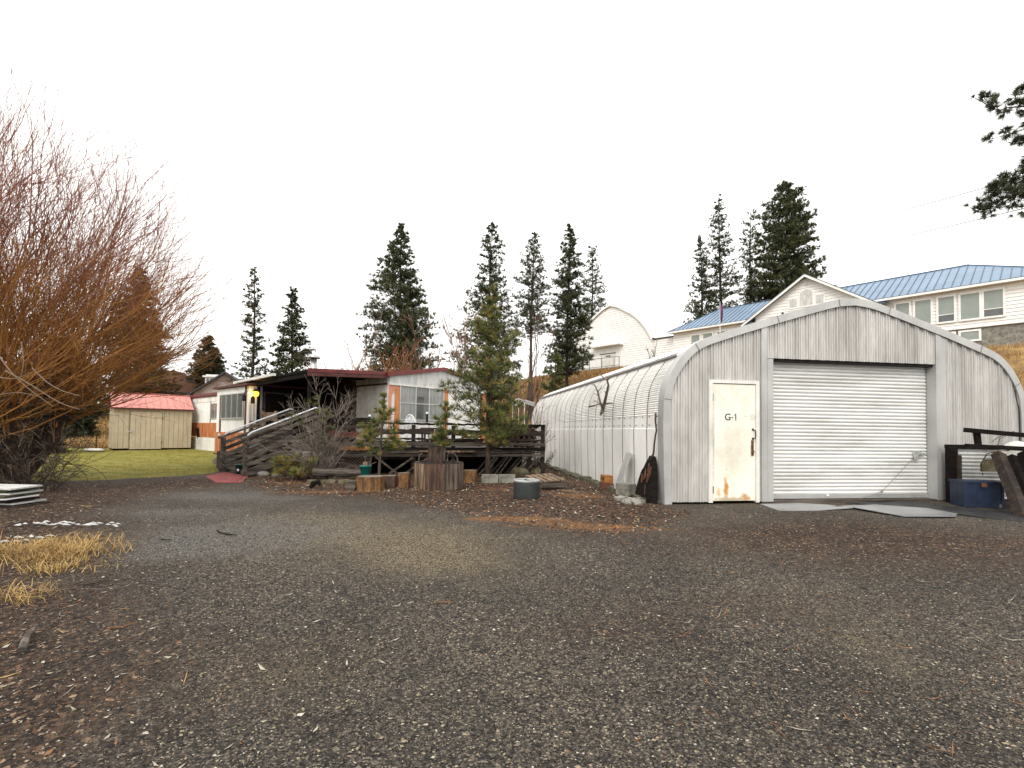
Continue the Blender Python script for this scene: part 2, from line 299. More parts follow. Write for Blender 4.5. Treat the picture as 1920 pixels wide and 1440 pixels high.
# ------------------------------------------------------------------ ground
def ground_material():
    m = bpy.data.materials.new('ground_gravel_and_turf'); m.use_nodes = True; n = m.node_tree.nodes; L = m.node_tree.links
    b = n['Principled BSDF']; b.inputs['Specular IOR Level'].default_value = .25; b.inputs['Roughness'].default_value = .9
    tc = n.new('ShaderNodeTexCoord')
    def nz(scale, det=4, r=.6, st=None):
        x = n.new('ShaderNodeTexNoise'); x.inputs['Scale'].default_value = scale; x.inputs['Detail'].default_value = det; x.inputs['Roughness'].default_value = r
        if st:
            mp = n.new('ShaderNodeMapping'); mp.inputs['Scale'].default_value = st; L.new(tc.outputs['Object'], mp.inputs[0]); L.new(mp.outputs[0], x.inputs['Vector'])
        else: L.new(tc.outputs['Object'], x.inputs['Vector'])
        return x.outputs[0]
    def ramp(src, stops, interp='LINEAR'):
        r = n.new('ShaderNodeValToRGB'); r.color_ramp.interpolation = interp; e = r.color_ramp.elements
        while len(e) < len(stops): e.new(.5)
        for i, (p, c) in enumerate(stops): e[i].position = p; e[i].color = C4(c)
        L.new(src, r.inputs[0]); return r.outputs[0]
    def vor(scale):
        v = n.new('ShaderNodeTexVoronoi'); v.inputs['Scale'].default_value = scale; L.new(tc.outputs['Object'], v.inputs['Vector']); return v
    def sepr(c):
        s = n.new('ShaderNodeSeparateColor'); L.new(c, s.inputs[0]); return s.outputs
    def mix(f, a, b_, mode='MIX'):
        x = n.new('ShaderNodeMix'); x.data_type = 'RGBA'; x.blend_type = mode
        if isinstance(f, float): x.inputs[0].default_value = f
        else: L.new(f, x.inputs[0])
        L.new(a, x.inputs[6]); L.new(b_, x.inputs[7]); return x.outputs[2]
    def mask(name, amp=.5, noi=None, w=.18):
        a = n.new('ShaderNodeAttribute'); a.attribute_name = name
        ad = n.new('ShaderNodeMath'); ad.operation = 'MULTIPLY_ADD'; L.new(noi, ad.inputs[0]); ad.inputs[1].default_value = amp*2; L.new(a.outputs['Fac'], ad.inputs[2])
        mr = n.new('ShaderNodeMapRange'); mr.interpolation_type = 'SMOOTHSTEP'; mr.inputs[1].default_value = .5+amp-w; mr.inputs[2].default_value = .5+amp+w; L.new(ad.outputs[0], mr.inputs[0])
        return mr.outputs[0]
    v1 = vor(105); v2 = vor(52)
    stones = ramp(sepr(v1.outputs['Color'])[0], [(0,(.010,.009,.008)),(.28,(.030,.026,.023)),(.50,(.066,.057,.048)),(.74,(.125,.107,.086)),(.91,(.22,.19,.145)),(.985,(.42,.37,.28))], 'CONSTANT')
    stones2 = ramp(sepr(v2.outputs['Color'])[1], [(0,(.012,.011,.010)),(.38,(.048,.041,.036)),(.72,(.11,.094,.078)),(.94,(.24,.20,.15))], 'CONSTANT')
    g = mix(.38, stones, stones2)
    big = ramp(nz(.55, 5), [(.30,(.62,.60,.59)),(.5,(1,.98,.95)),(.70,(1.5,1.42,1.30))]); g = mix(1.0, g, big, 'MULTIPLY')
    fine = nz(14, 6, .7)
    # dusty, sandy worn patches
    dust = ramp(sepr(v1.outputs['Color'])[0], [(0,(.055,.050,.046)),(.35,(.105,.097,.089)),(.72,(.17,.158,.144)),(.93,(.29,.27,.24))], 'CONSTANT'); g = mix(mask('dust', .45, nz(2.2, 6, .75), .42), g, mix(.8, g, dust))
    sand = ramp(sepr(v1.outputs['Color'])[1], [(0,(.050,.042,.028)),(.3,(.12,.094,.058)),(.65,(.24,.185,.11)),(.9,(.44,.35,.22))], 'CONSTANT')
    g = mix(mask('tan', .5, nz(3.2, 7, .8), .55), g, mix(.68, g, sand))
    # leaf and needle litter
    v3 = vor(42); lit = ramp(sepr(v3.outputs['Color'])[2], [(0,(.018,.011,.008)),(.35,(.040,.025,.017)),(.62,(.070,.045,.030)),(.88,(.125,.075,.045)),(.972,(.30,.22,.15))], 'CONSTANT')
    lit = mix(1.0, lit, ramp(nz(3, 6, .7), [(.3,(.55,.50,.48)),(.55,(1.05,1,.95)),(.75,(1.5,1.2,.9))]), 'MULTIPLY')
    g = mix(mask('litter', .55, nz(2.0, 9, .85), .30), g, lit)
    rustc = ramp(nz(30, 4, .7), [(.3,(.10,.042,.016)),(.7,(.27,.135,.05))]); g = mix(mask('needles', .55, nz(4, 6, .8)), g, rustc)
    lawn = ramp(nz(2.0, 8, .75, (1,1,1)), [(.30,(.075,.088,.012)),(.45,(.15,.155,.022)),(.55,(.26,.215,.045)),(.75,(.32,.26,.08))])
    g = mix(mask('lawn', .35, nz(5, 6, .8), .12), g, lawn)
    dry = ramp(nz(1.3, 9, .78), [(.28,(.085,.045,.018)),(.45,(.19,.115,.045)),(.60,(.36,.235,.085)),(.78,(.48,.34,.14))])
    g = mix(mask('dry', .35, nz(1.2, 6, .8), .12), g, dry)
    L.new(g, b.inputs['Base Color'])
    bp = n.new('ShaderNodeBump'); bp.inputs['Strength'].default_value = .9; bp.inputs['Distance'].default_value = .012
    L.new(v1.outputs['Distance'], bp.inputs['Height'])
    bp2 = n.new('ShaderNodeBump'); bp2.inputs['Strength'].default_value = .6; bp2.inputs['Distance'].default_value = .03
    L.new(nz(9, 6, .7), bp2.inputs['Height']); L.new(bp.outputs[0], bp2.inputs['Normal']); L.new(bp2.outputs[0], b.inputs['Normal'])
    return m

def inpoly(X, Y, poly):
    ins = np.zeros(X.shape, bool); n = len(poly)
    for i in range(n):
        x1, y1 = poly[i]; x2, y2 = poly[(i+1) % n]
        c = ((y1 > Y) != (y2 > Y)) & (X < (x2-x1)*(Y-y1)/((y2-y1) if y2 != y1 else 1e-9) + x1); ins ^= c
    return ins
def pdist(X, Y, poly):
    d = np.full(X.shape, 1e9); n = len(poly)
    for i in range(n):
        x1, y1 = poly[i]; x2, y2 = poly[(i+1) % n]; dx, dy = x2-x1, y2-y1
        t = np.clip(((X-x1)*dx+(Y-y1)*dy)/(dx*dx+dy*dy+1e-9), 0, 1); d = np.minimum(d, np.hypot(X-x1-t*dx, Y-y1-t*dy))
    return d
def soft(X, Y, poly, w):
    d = pdist(X, Y, poly); d = np.where(inpoly(X, Y, poly), d, -d); return np.clip(.5 + d/(2*w), 0, 1)
def G2(*pts): return [tuple(gp(*p).xy) for p in pts]
def gauss(X, Y, px, py, rx, ry, a=1.0):
    c = gp(px, py); return a*np.exp(-(((X-c.x)/rx)**2 + ((Y-c.y)/ry)**2))
LAWN = [(-20,9.5)] + G2((60,905),(200,899),(330,893),(400,886)) + [(-8.4,14.2),(-10.5,17.2),(-14.5,24.6),(-16.8,27),(-19.2,26.4)] + [(-30,26.6),(-40,22),(-30,12)]
LIT1 = G2((440,903),(520,925),(700,935),(850,958),(960,985),(1100,1010),(1230,1000),(1300,960),(1250,950),(1180,925),(1080,890)) + [(2.5,17),(-2,17),(-6.5,12.4)]
LIT2 = [(-14,10.5)] + G2((200,903),(420,893),(470,905),(330,925),(215,950),(215,1000),(190,1060),(300,1150),(380,1250)) + [(-1.6,1.6),(-1.2,0.3),(-16,-1)]
def ground():
    def axis(lo, hi, st, far, k):
        a = [lo]
        core = list(np.arange(lo, hi+1e-6, st)); s = st; x = hi; up = []
        while x < far: s *= k; x += s; up.append(x)
        s = st; x = lo; dn = []
        while x > -far: s *= k; x -= s; dn.append(x)
        return np.array(dn[::-1] + core + up)
    xs = axis(-24, 30, .16, 1800, 1.22); ys = axis(-.5, 30, .16, 1800, 1.18)
    X, Y = np.meshgrid(xs, ys); Z = terr(X, Y)
    rg = np.random.RandomState(5)
    bm_ = .012*np.sin(X*1.7+.6*np.sin(Y*1.1)) + .012*np.sin(Y*2.3+X*.8); Z = Z + bm_*((Y < 40) & (X > -25))
    Z = Z + .14*np.exp(-((X+6.3)**2/1.0+(Y-6.3)**2/.7))*0
    hs_ = sstep((Z-.15)/1.0); Z = Z + hs_*(.18*np.sin(X*.9)*np.sin(Y*.7) + .10*np.sin(X*2.1+Y*1.4))
    v = np.stack([X, Y, Z], -1).reshape(-1, 3); ny, nx = X.shape
    i = np.arange(ny*nx).reshape(ny, nx); q = np.stack([i[:-1,:-1], i[:-1,1:], i[1:,1:], i[1:,:-1]], -1).reshape(-1, 4)
    o = npmesh('ground', v, q, ground_material(), smooth=True); tag(o, kind='structure')
    A = {}
    A['lawn'] = soft(X, Y, LAWN, .35)
    A['litter'] = np.maximum(soft(X, Y, LIT1, .9)*.92, soft(X, Y, LIT2, 1.1)*.86)
    A['litter'] = np.maximum(A['litter'], gauss(X, Y, 1480, 1005, 3.0, 1.3, .46) + gauss(X, Y, 1780, 1020, 3, 1.4, .44))
    A['litter'] = np.maximum(A['litter'], gauss(X, Y, 1450, 1130, 2.0, .5, .42)+gauss(X, Y, 1150, 1200, .9, .4, .40)+gauss(X, Y, 500, 1230, 1.0, .5, .45))
    A['needles'] = gauss(X, Y, 960, 973, .9, .3, .75)+gauss(X, Y, 1120, 990, 1.3, .35, .7)+gauss(X, Y, 1090, 930, .8, .7, .65)+gauss(X, Y, 930, 915, .8, .7, .5)+gauss(X, Y, 620, 922, 1.8, .3, .6)+gauss(X, Y, 60, 1150, .5, .2, .3)+gauss(X, Y, 560, 905, 1, .5, .55)
    A['dust'] = gauss(X, Y, 420, 1005, 1.1, .55, .85)+gauss(X, Y, 300, 960, 1.3, .4, .75)+gauss(X, Y, 430, 930, 1.6, .8, .8)+gauss(X, Y, 330, 1035, .8, .3, .7)+gauss(X, Y, 560, 990, 1.6, .8, .6)
    A['tan'] = gauss(X, Y, 760, 1010, 1.1, .7, 1.0)+gauss(X, Y, 830, 1050, .7, .45, .75)+gauss(X, Y, 640, 975, 1.2, .5, .6)+gauss(X, Y, 1620, 1200, .35, .5, .55)+gauss(X, Y, 500, 1260, .8, .3, .4)
    t = (X-35.5)*-.67+(Y-34)*.745
    A['dry'] = np.clip(np.maximum(sstep((Z-.25)/.8), sstep((Y-25.5)/2)*sstep((-17.5-X)/2)), 0, 1)
    A['dry'] = np.maximum(A['dry'], sstep((Y-24)/6)*.85)
    A['dry'] = np.maximum(A['dry'], gauss(X, Y, 95, 1035, .55, .35, .7))
    for k, a in A.items():
        at = o.data.attributes.new(k, 'FLOAT', 'POINT'); at.data.foreach_set('value', np.clip(a, 0, 1).ravel().astype(np.float32))
    return o
ground()

# far blue-grey hills
def far_hills():
    rnd = random.Random(3); mb = MB(); n = 90; vs = []; fs = []
    for i in range(n+1):
        a = math.radians(-75 + 150*i/n); R_ = 900; hh = 30 + 22*mnoise.noise((i*.13, 1.2, 0)) + 9*mnoise.noise((i*.5, 4, 0))
        if a > math.radians(-36): hh *= .55
        for (rr, z) in ((R_, -5), (R_+120, hh), (R_+420, hh*.6), (R_+500, -5)): vs.append((rr*math.sin(a), rr*math.cos(a), z))
    for i in range(n):
        for k in range(3): fs.append((i*4+k, (i+1)*4+k, (i+1)*4+k+1, i*4+k+1))
    mb.add(vs, fs); o = mb.build('hills', M['far_hill'], smooth=True); tag(o, kind='structure')
far_hills()

# ------------------------------------------------------------------ quonset garage
PROF_L = [(0,0),(-.02,.75),(-.035,1.5),(-.005,1.93),(.09,2.2),(.25,2.45),(.44,2.655),(.66,2.79),(.95,2.895),(1.68,3.14),(2.68,3.45),(3.04,3.555),(3.30,3.62),(3.61,3.65)]
GW = 7.22
def arch_pts(inset=0.0, full=True, step=None):
    P = [np.array(p) for p in PROF_L]
    # smooth (Chaikin) the curved part
    for _ in range(2):
        Q = [P[0]]
        for a, b in zip(P[:-1], P[1:]): Q += [a*.75+b*.25, a*.25+b*.75]
        Q.append(P[-1]); P = Q
    R_ = P + [np.array((GW-p[0], p[1])) for p in P[::-1][1:]]
    R_ = np.array(R_)
    if inset:
        T = np.gradient(R_, axis=0); T /= np.linalg.norm(T, axis=1)[:, None]; N = np.stack([T[:,1], -T[:,0]], 1); R_ = R_ + N*inset
        R_[0,1] = 0; R_[-1,1] = 0
    if step:
        d = np.r_[0, np.cumsum(np.linalg.norm(np.diff(R_, axis=0), axis=1))]; s = np.arange(0, d[-1], step); s = np.r_[s, d[-1]]
        R_ = np.stack([np.interp(s, d, R_[:,0]), np.interp(s, d, R_[:,1])], 1)
    return R_
def garage():
    g0 = gp(1247, 945, 0); th = math.radians(8.35)
    G = thing('garage', 'large arched galvanised steel garage with a white roller door and cream side door', 'garage', (g0.x, g0.y, 0), th)
    rnd = random.Random(1)
    # arched shell: 20 corrugated panels
    NP, PW = 20, .609
    A = arch_pts(0.0, step=.011)
    T = np.gradient(A, axis=0); T /= np.linalg.norm(T, axis=1)[:, None]; N = np.stack([-T[:,1], T[:,0]], 1)
    N *= np.sign(((A-np.array([GW/2, 1.2]))*N).sum(1))[:, None]
    dist = np.r_[0, np.cumsum(np.linalg.norm(np.diff(A, axis=0), axis=1))]; tot = dist[-1]
    dd = np.minimum(dist, tot-dist)
    crimp = ((dd > 1.52) & (dd < 2.58)).astype(float)
    wave = crimp*.009*np.sin(2*math.pi*(dd-1.52)/.040)
    us = [0, .024, .027, .30, .604, .607]; off = [-.012, -.012, .004, .006, .0, -.012]
    step_ = np.where(dd < 1.28, .008, 0) + np.where(dd > 2.61, .022, 0)      # overlap laps
    keep = np.ones(len(A), bool)
    flat = (crimp == 0); idx = np.where(flat)[0]; keep[idx[(idx % 6) != 0]] = False
    for b in (1.275, 1.285, 2.60, 2.62): keep[np.argmin(abs(dd-b))] = True; keep[len(A)-1-np.argmin(abs(dd-b))] = True
    keep[0] = keep[-1] = True
    A_, N_, W_, S_, D_ = A[keep], N[keep], wave[keep], step_[keep], dd[keep]
    vs = []; K = len(A_)
    ys = []
    for p in range(NP):
        for u, o in zip(us, off): ys.append((p*PW+u, o, rnd.uniform(-.003, .003)))
    ys.append((NP*PW, -.012, 0)); ys = np.array([(a, b) for a, b, c in ys])
    nY = len(ys)
    lift = ys[:,1]
    VX = np.zeros((nY, K, 3))
    for j in range(nY):
        r = lift[j] + W_ + S_
        VX[j,:,0] = A_[:,0]+N_[:,0]*(r-.02); VX[j,:,2] = np.maximum(A_[:,1]+N_[:,1]*(r-.02), .0); VX[j,:,1] = .10+ys[j,0]
    low = (D_ == 0); 
    i = np.arange(nY*K).reshape(nY, K); q = np.stack([i[:-1,:-1], i[1:,:-1], i[1:,1:], i[:-1,1:]], -1).reshape(-1, 4)
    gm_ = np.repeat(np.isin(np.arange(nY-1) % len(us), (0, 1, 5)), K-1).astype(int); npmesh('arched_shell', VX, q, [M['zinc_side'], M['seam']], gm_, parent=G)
    # overlapping roof edge strip, painted dark for the shadow of its drip edge
    k1 = int(np.argmin(abs(D_[:K//2]-2.62))); mb = MB()
    for side in (0, 1):
        kk = k1 if side == 0 else K-1-k1; p = A_[kk]; nn = N_[kk]
        a = p+nn*.055; b = p+nn*.004; tdir = (A_[kk+2]-A_[kk])*(1 if side == 0 else -1); tdir = tdir/np.linalg.norm(tdir)
        mb.add([(a[0],.17,a[1]),(b[0],.17,b[1]),(b[0],12.2,b[1]),(a[0],12.2,a[1]),(a[0]+tdir[0]*.07,.17,a[1]+tdir[1]*.07),(a[0]+tdir[0]*.07,12.2,a[1]+tdir[1]*.07)], [(0,1,2,3),(0,3,5,4)])
    mb.build('roof_edge_strip', M['seam'], G)
    # bolts on the lap band of the left side, each a copy of the first
    b0 = None
    for p in range(11):
        for u in (.15, .46):
            for z in (1.34, 1.49):
                x = float(np.interp(z, A[:200,1], A[:200,0])); loc = (x-.010, .10+p*PW+u, z)
                if b0 is None: mb = MB(); mb.obox((0,0,0), (.016,.018,.018)); b0 = mb.build('bolt', M['iron'], G); b0.location = loc
                else: c_ = b0.copy(); COL.objects.link(c_); c_.parent = G; c_.location = loc
    # front arch flashing: ring between inner and outer curve, standing proud of the wall
    O = arch_pts(-.035); I = arch_pts(.095); n = len(O); mb = MB()
    vs = [(p[0], -.06, max(p[1], -.02)) for p in O]+[(p[0], -.06, max(p[1], -.02)) for p in I]+[(p[0], .16, max(p[1], -.02)) for p in O]+[(p[0], -.035, max(p[1], -.02)) for p in I]
    fs = []
    for k in range(n-1): fs += [(k, k+1, n+k+1, n+k), (k, 2*n+k, 2*n+k+1, k+1), (n+k, n+k+1, 3*n+k+1, 3*n+k)]
    mb.add(vs, fs); mb.build('arch_flashing', M['galv_trim'], G)
    for fr in (.115, .245, .36, .445, .60, .70, .83):
        k = int(fr*n); a, b = O[k], I[k]; c, d = O[k+1], I[k+1]; mb = MB(); c = a+(c-a)/max(np.linalg.norm(c-a),.001)*.012; d = b+(d-b)/max(np.linalg.norm(d-b),.001)*.012
        mb.add([(a[0]*1.0, -.066, a[1]+.004), (b[0], -.066, b[1]), (d[0], -.066, d[1]), (c[0], -.066, c[1]+.004)], [(0,1,2,3)]); mb.build('flashing_joint', M['seam'], G)
    # corrugated front wall with openings for both doors
    Ai = arch_pts(.07); L_ = len(Ai)//2
    def top(x): return float(np.interp(x, Ai[:,0], Ai[:,1]))
    def wall(name, x0, x1, zb, pitch=.203):
        mb = MB(); xs = []; prof = [(0,0),(.008,-.034),(.022,-.034),(.030,-.008),(.052,-.008),(.060,-.034),(.074,-.034),(.082,0),(.110,0),(.114,-.012),(.128,-.012),(.132,0),(.158,0),(.162,-.012),(.176,-.012),(.180,0)]
        x = math.floor(x0/pitch)*pitch
        while x < x1:
            for u, o in prof:
                if x0-1e-6 <= x+u <= x1: xs.append((x+u, o))
            x += pitch
        if not xs or xs[0][0] > x0+1e-4: xs.insert(0, (x0, 0))
        if xs[-1][0] < x1-1e-4: xs.append((x1, 0))
        vs = []; fs = []
        for i, (x, o) in enumerate(xs):
            t = max(top(x), .02)
            vs += [(x, o, zb), (x, o, t)]
            if i: fs.append((2*i-2, 2*i, 2*i+1, 2*i-1))
        mb.add(vs, fs); return mb.build(name, M['galv_wall'], G)
    wall('front_wall', .05, .775, .03)
    wall('front_wall', .775, 1.70, 2.13)
    wall('front_wall', 1.70, 1.765, .03)
    wall('header_wall', 1.88, 5.30, 2.545)
    wall('front_wall', 5.53, GW-.05, .03)
    mb = MB(); mb.box(1.765, 1.88, -.035, .05, .03, top(1.8)); mb.box(1.88, 1.985, -.042, .24, .03, 2.53); mb.build('door_jamb', M['galv_trim'], G)
    mb = MB(); mb.box(5.30, 5.41, -.042, .26, .03, top(5.36)); mb.box(5.41, 5.53, -.03, .10, .03, top(5.5)); mb.build('door_jamb', M['galv_trim'], G)
    mb = MB(); mb.box(1.985, 5.30, .02, .26, 2.50, 2.552); mb.build('door_header', M['dark_gap'], G)
    mb = MB(); mb.box(.12, GW-.12, .32, .36, .01, 2.15); mb.build('inner_wall', M['dark_gap'], G)
    # roller door
    D = bpy.data.objects.new('roller_door', None)
    mb = MB(); z = .12; vs = []; fs = []; pitch = .0655; rows = []
    while z < 2.52:
        for u, o in ((0,.012),(.006,.0),(.020,-.012),(.036,-.015),(.050,-.011),(.060,-.001),(.0635,.012)): rows.append((z+u, o))
        z += pitch
    for i, (zz, o) in enumerate(rows):
        vs += [(1.992, .16+o, zz), (5.29, .16+o, zz)]
        if i: fs.append((2*i-2, 2*i-1, 2*i+1, 2*i))
    mb.add(vs, fs); rd = mb.build('roller_door', M['door_curtain'], G)
    mb = MB(); mb.box(1.992, 5.29, .13, .19, .055, .125); mb.build('bottom_bar', M['galv_trim'], rd)
    mb = MB(); mb.box(4.98, 5.14, .115, .135, .83, .93); mb.box(5.08, 5.22, .10, .115, .86, .89); mb.obox((5.02,.105,.80),(.09,.02,.07)); mb.build('latch_plate', M['aluminium'], rd)
    mb = MB(); mb.tube([(5.0,.12,.82),(4.75,.115,.60),(4.45,.11,.32),(4.30,.10,.20),(4.05,.09,.10),(3.75,.05,.05)], .004, 5); mb.tube([(4.30,.105,.21),(4.27,.10,.17)], .02, 6)
    mb.build('pull_rope', M['twig_grey'], rd)
    mb = MB(); mb.obox((3.18,.125,.115),(.05,.02,.04)); mb.build('bottom_clip', M['white_paint'], rd)
    mb = MB(); mb.box(1.78, 5.50, -.03, .32, -.03, .045); mb.build('threshold', M['wood_grey'], G)
    # cream side door
    mb = MB(); mb.box(.775, .845, -.045, .05, .02, 2.13); mb.box(1.655, 1.715, -.045, .05, .02, 2.13); mb.box(.845, 1.655, -.045, .05, 2.075, 2.13); mb.build('door_frame', M['aged_white'], G)
    mb = MB(); mb.box(.858, 1.648, -.028, .02, .05, 2.062); dr = mb.build('side_door', M['cream_door'], G)
    mb = MB(); mb.box(.84, 1.66, .022, .05, .03, 2.08); mb.build('door_reveal', M['dark_gap'], G)
    def decal(poly, z, name, mt, y=-.0305):
        mb = MB(); mb.prism([(a, b) for a, b in poly], y, y+.0015, lambda a, b, d: (a, d, b)); return mb.build(name, mt, dr)
    x0 = .858
    def blob(cx, cz, rx, rz, name, mt, n=22, seed=0, y=-.0305):
        r = random.Random(seed); decal([(cx+rx*math.cos(2*math.pi*k/n)*r.uniform(.7,1.15), cz+rz*math.sin(2*math.pi*k/n)*r.uniform(.7,1.15)) for k in range(n)], 0, name, mt, y)
    r = random.Random(11); mb = MB()
    for k in range(46):
        cx, cz = r.uniform(.97, 1.5), r.choice([r.uniform(.8,1.4), r.uniform(.7,1.0), r.uniform(1.4,1.95)]); l = r.uniform(.01,.06); a = r.uniform(-.25,.25)
        mb.obox((cx, -.0295, cz), (l, .002, r.uniform(.002,.005)), (0, a, 0))
    mb.obox((1.10,-.0295,.585),(.025,.002,.012)); mb.build('scuff_marks', M['grey_scuff'], dr)
    # lettering G-1 and the round badge
    cu = bpy.data.curves.new('lettering', 'FONT'); cu.body = 'G'; cu.size = .205; cu.extrude = .001; cu.offset = .002
    to = bpy.data.objects.new('lettering', cu); COL.objects.link(to); bpy.context.view_layer.update()
    me = bpy.data.meshes.new_from_object(to.evaluated_get(bpy.context.evaluated_depsgraph_get())); bpy.data.objects.remove(to)
    vv = [(v.co.x, v.co.y) for v in me.vertices]; fx0 = min(a for a, b in vv); fx1 = max(a for a, b in vv); fz0 = min(b for a, b in vv); fz1 = max(b for a, b in vv)
    mb = MB(); z0 = 1.435; hh = .118; sc_ = hh/(fz1-fz0)
    mb.add([(1.075+(v.co.x-fx0)*sc_, -.0305-v.co.z, z0+(v.co.y-fz0)*sc_) for v in me.vertices], [tuple(p.vertices) for p in me.polygons]); xg = 1.075+(fx1-fx0)*sc_
    mb.box(xg+.016, xg+.050, -.032, -.0285, z0+.040, z0+.056); mb.box(xg+.090, xg+.106, -.032, -.0285, z0, z0+hh)
    mb.beam((xg+.092, -.0303, z0+hh-.008), (xg+.064, -.0303, z0+hh-.036), .003, .015, up=(0,1,0)); mb.build('lettering', M['black_ink'], dr)
    mb = MB(); n = 26
    for (ra, rb) in ((.050,.044),(.030,.027)):
        vs = []; 
        for k in range(n):
            a = 2*math.pi*k/n; vs += [(1.595+ra*math.cos(a), -.0305, 1.495+ra*math.sin(a)), (1.595+rb*math.cos(a), -.0305, 1.495+rb*math.sin(a))]
        mb.add(vs, [(2*k, 2*((k+1)%n), 2*((k+1)%n)+1, 2*k+1) for k in range(n)])
    mb.obox((1.595,-.0303,1.500),(.026,.002,.004)); mb.obox((1.595,-.0303,1.490),(.026,.002,.004)); mb.build('round_badge', M['grey_scuff'], dr)
    mb = MB(); mb.tube([(1.60,-.03,1.28),(1.62,-.07,1.265),(1.622,-.08,1.20),(1.62,-.07,1.135),(1.60,-.03,1.12)], .011, 6); mb.box(1.585,1.615,-.036,-.028,1.265,1.30); mb.box(1.585,1.615,-.036,-.028,1.10,1.14); mb.build('handle', M['black_ink'], dr)
    mb = MB(); mb.box(1.570,1.612,-.040,-.028,.83,1.095); mb.lathe([(.026,0),(.026,.012)], (0,0,0), 10); mb.v[-20:] = [(1.592+x, -.042-z, .90+y) for x, y, z in mb.v[-20:]]; mb.build('lock_plate', M['rust'], dr)
    for z in (.24, 1.05, 1.83):
        mb = MB(); mb.tube([(.850,-.045,z-.06),(.850,-.045,z+.06)], .009, 6); mb.build('hinge', M['galv_trim'] if z > 1 else M['rust'], dr)
    # cable down the right edge
    mb = MB(); mb.tube([(7.02,-.045,2.10),(7.10,-.05,1.75),(7.11,-.05,1.35),(7.10,-.05,.9)], .009, 5); mb.build('cable', M['rubber'], G)
    # foundation kerb along the left side
    fk = thing('foundation_kerb', 'low mossy broken concrete kerb running along the foot of the garage side', 'kerb', (g0.x, g0.y, 0), th)
    mb = MB(); r = random.Random(4); y = .2
    while y < 12.2:
        l = r.uniform(.18, .42); mb.obox((-.22+r.uniform(-.03,.03), y+l/2, .02), (.22+r.uniform(-.04,.05), l*.97, .12+r.uniform(-.03,.03)), (r.uniform(-.06,.06), r.uniform(-.1,.1), r.uniform(-.12,.12))); y += l
    mb.build('kerb_stones', M['mossy'], fk)
    mb = MB(); mb.box(-.13, -.035, .15, 12.2, -.05, .045); mb.build('footing', M['concrete'], fk)
    return G, g0, th
GAR, G0, GTH = garage()
def gloc(x, y, z=0):
    c, s = math.cos(GTH), math.sin(GTH); return V(G0.x+c*x-s*y, G0.y+s*x+c*y, z)

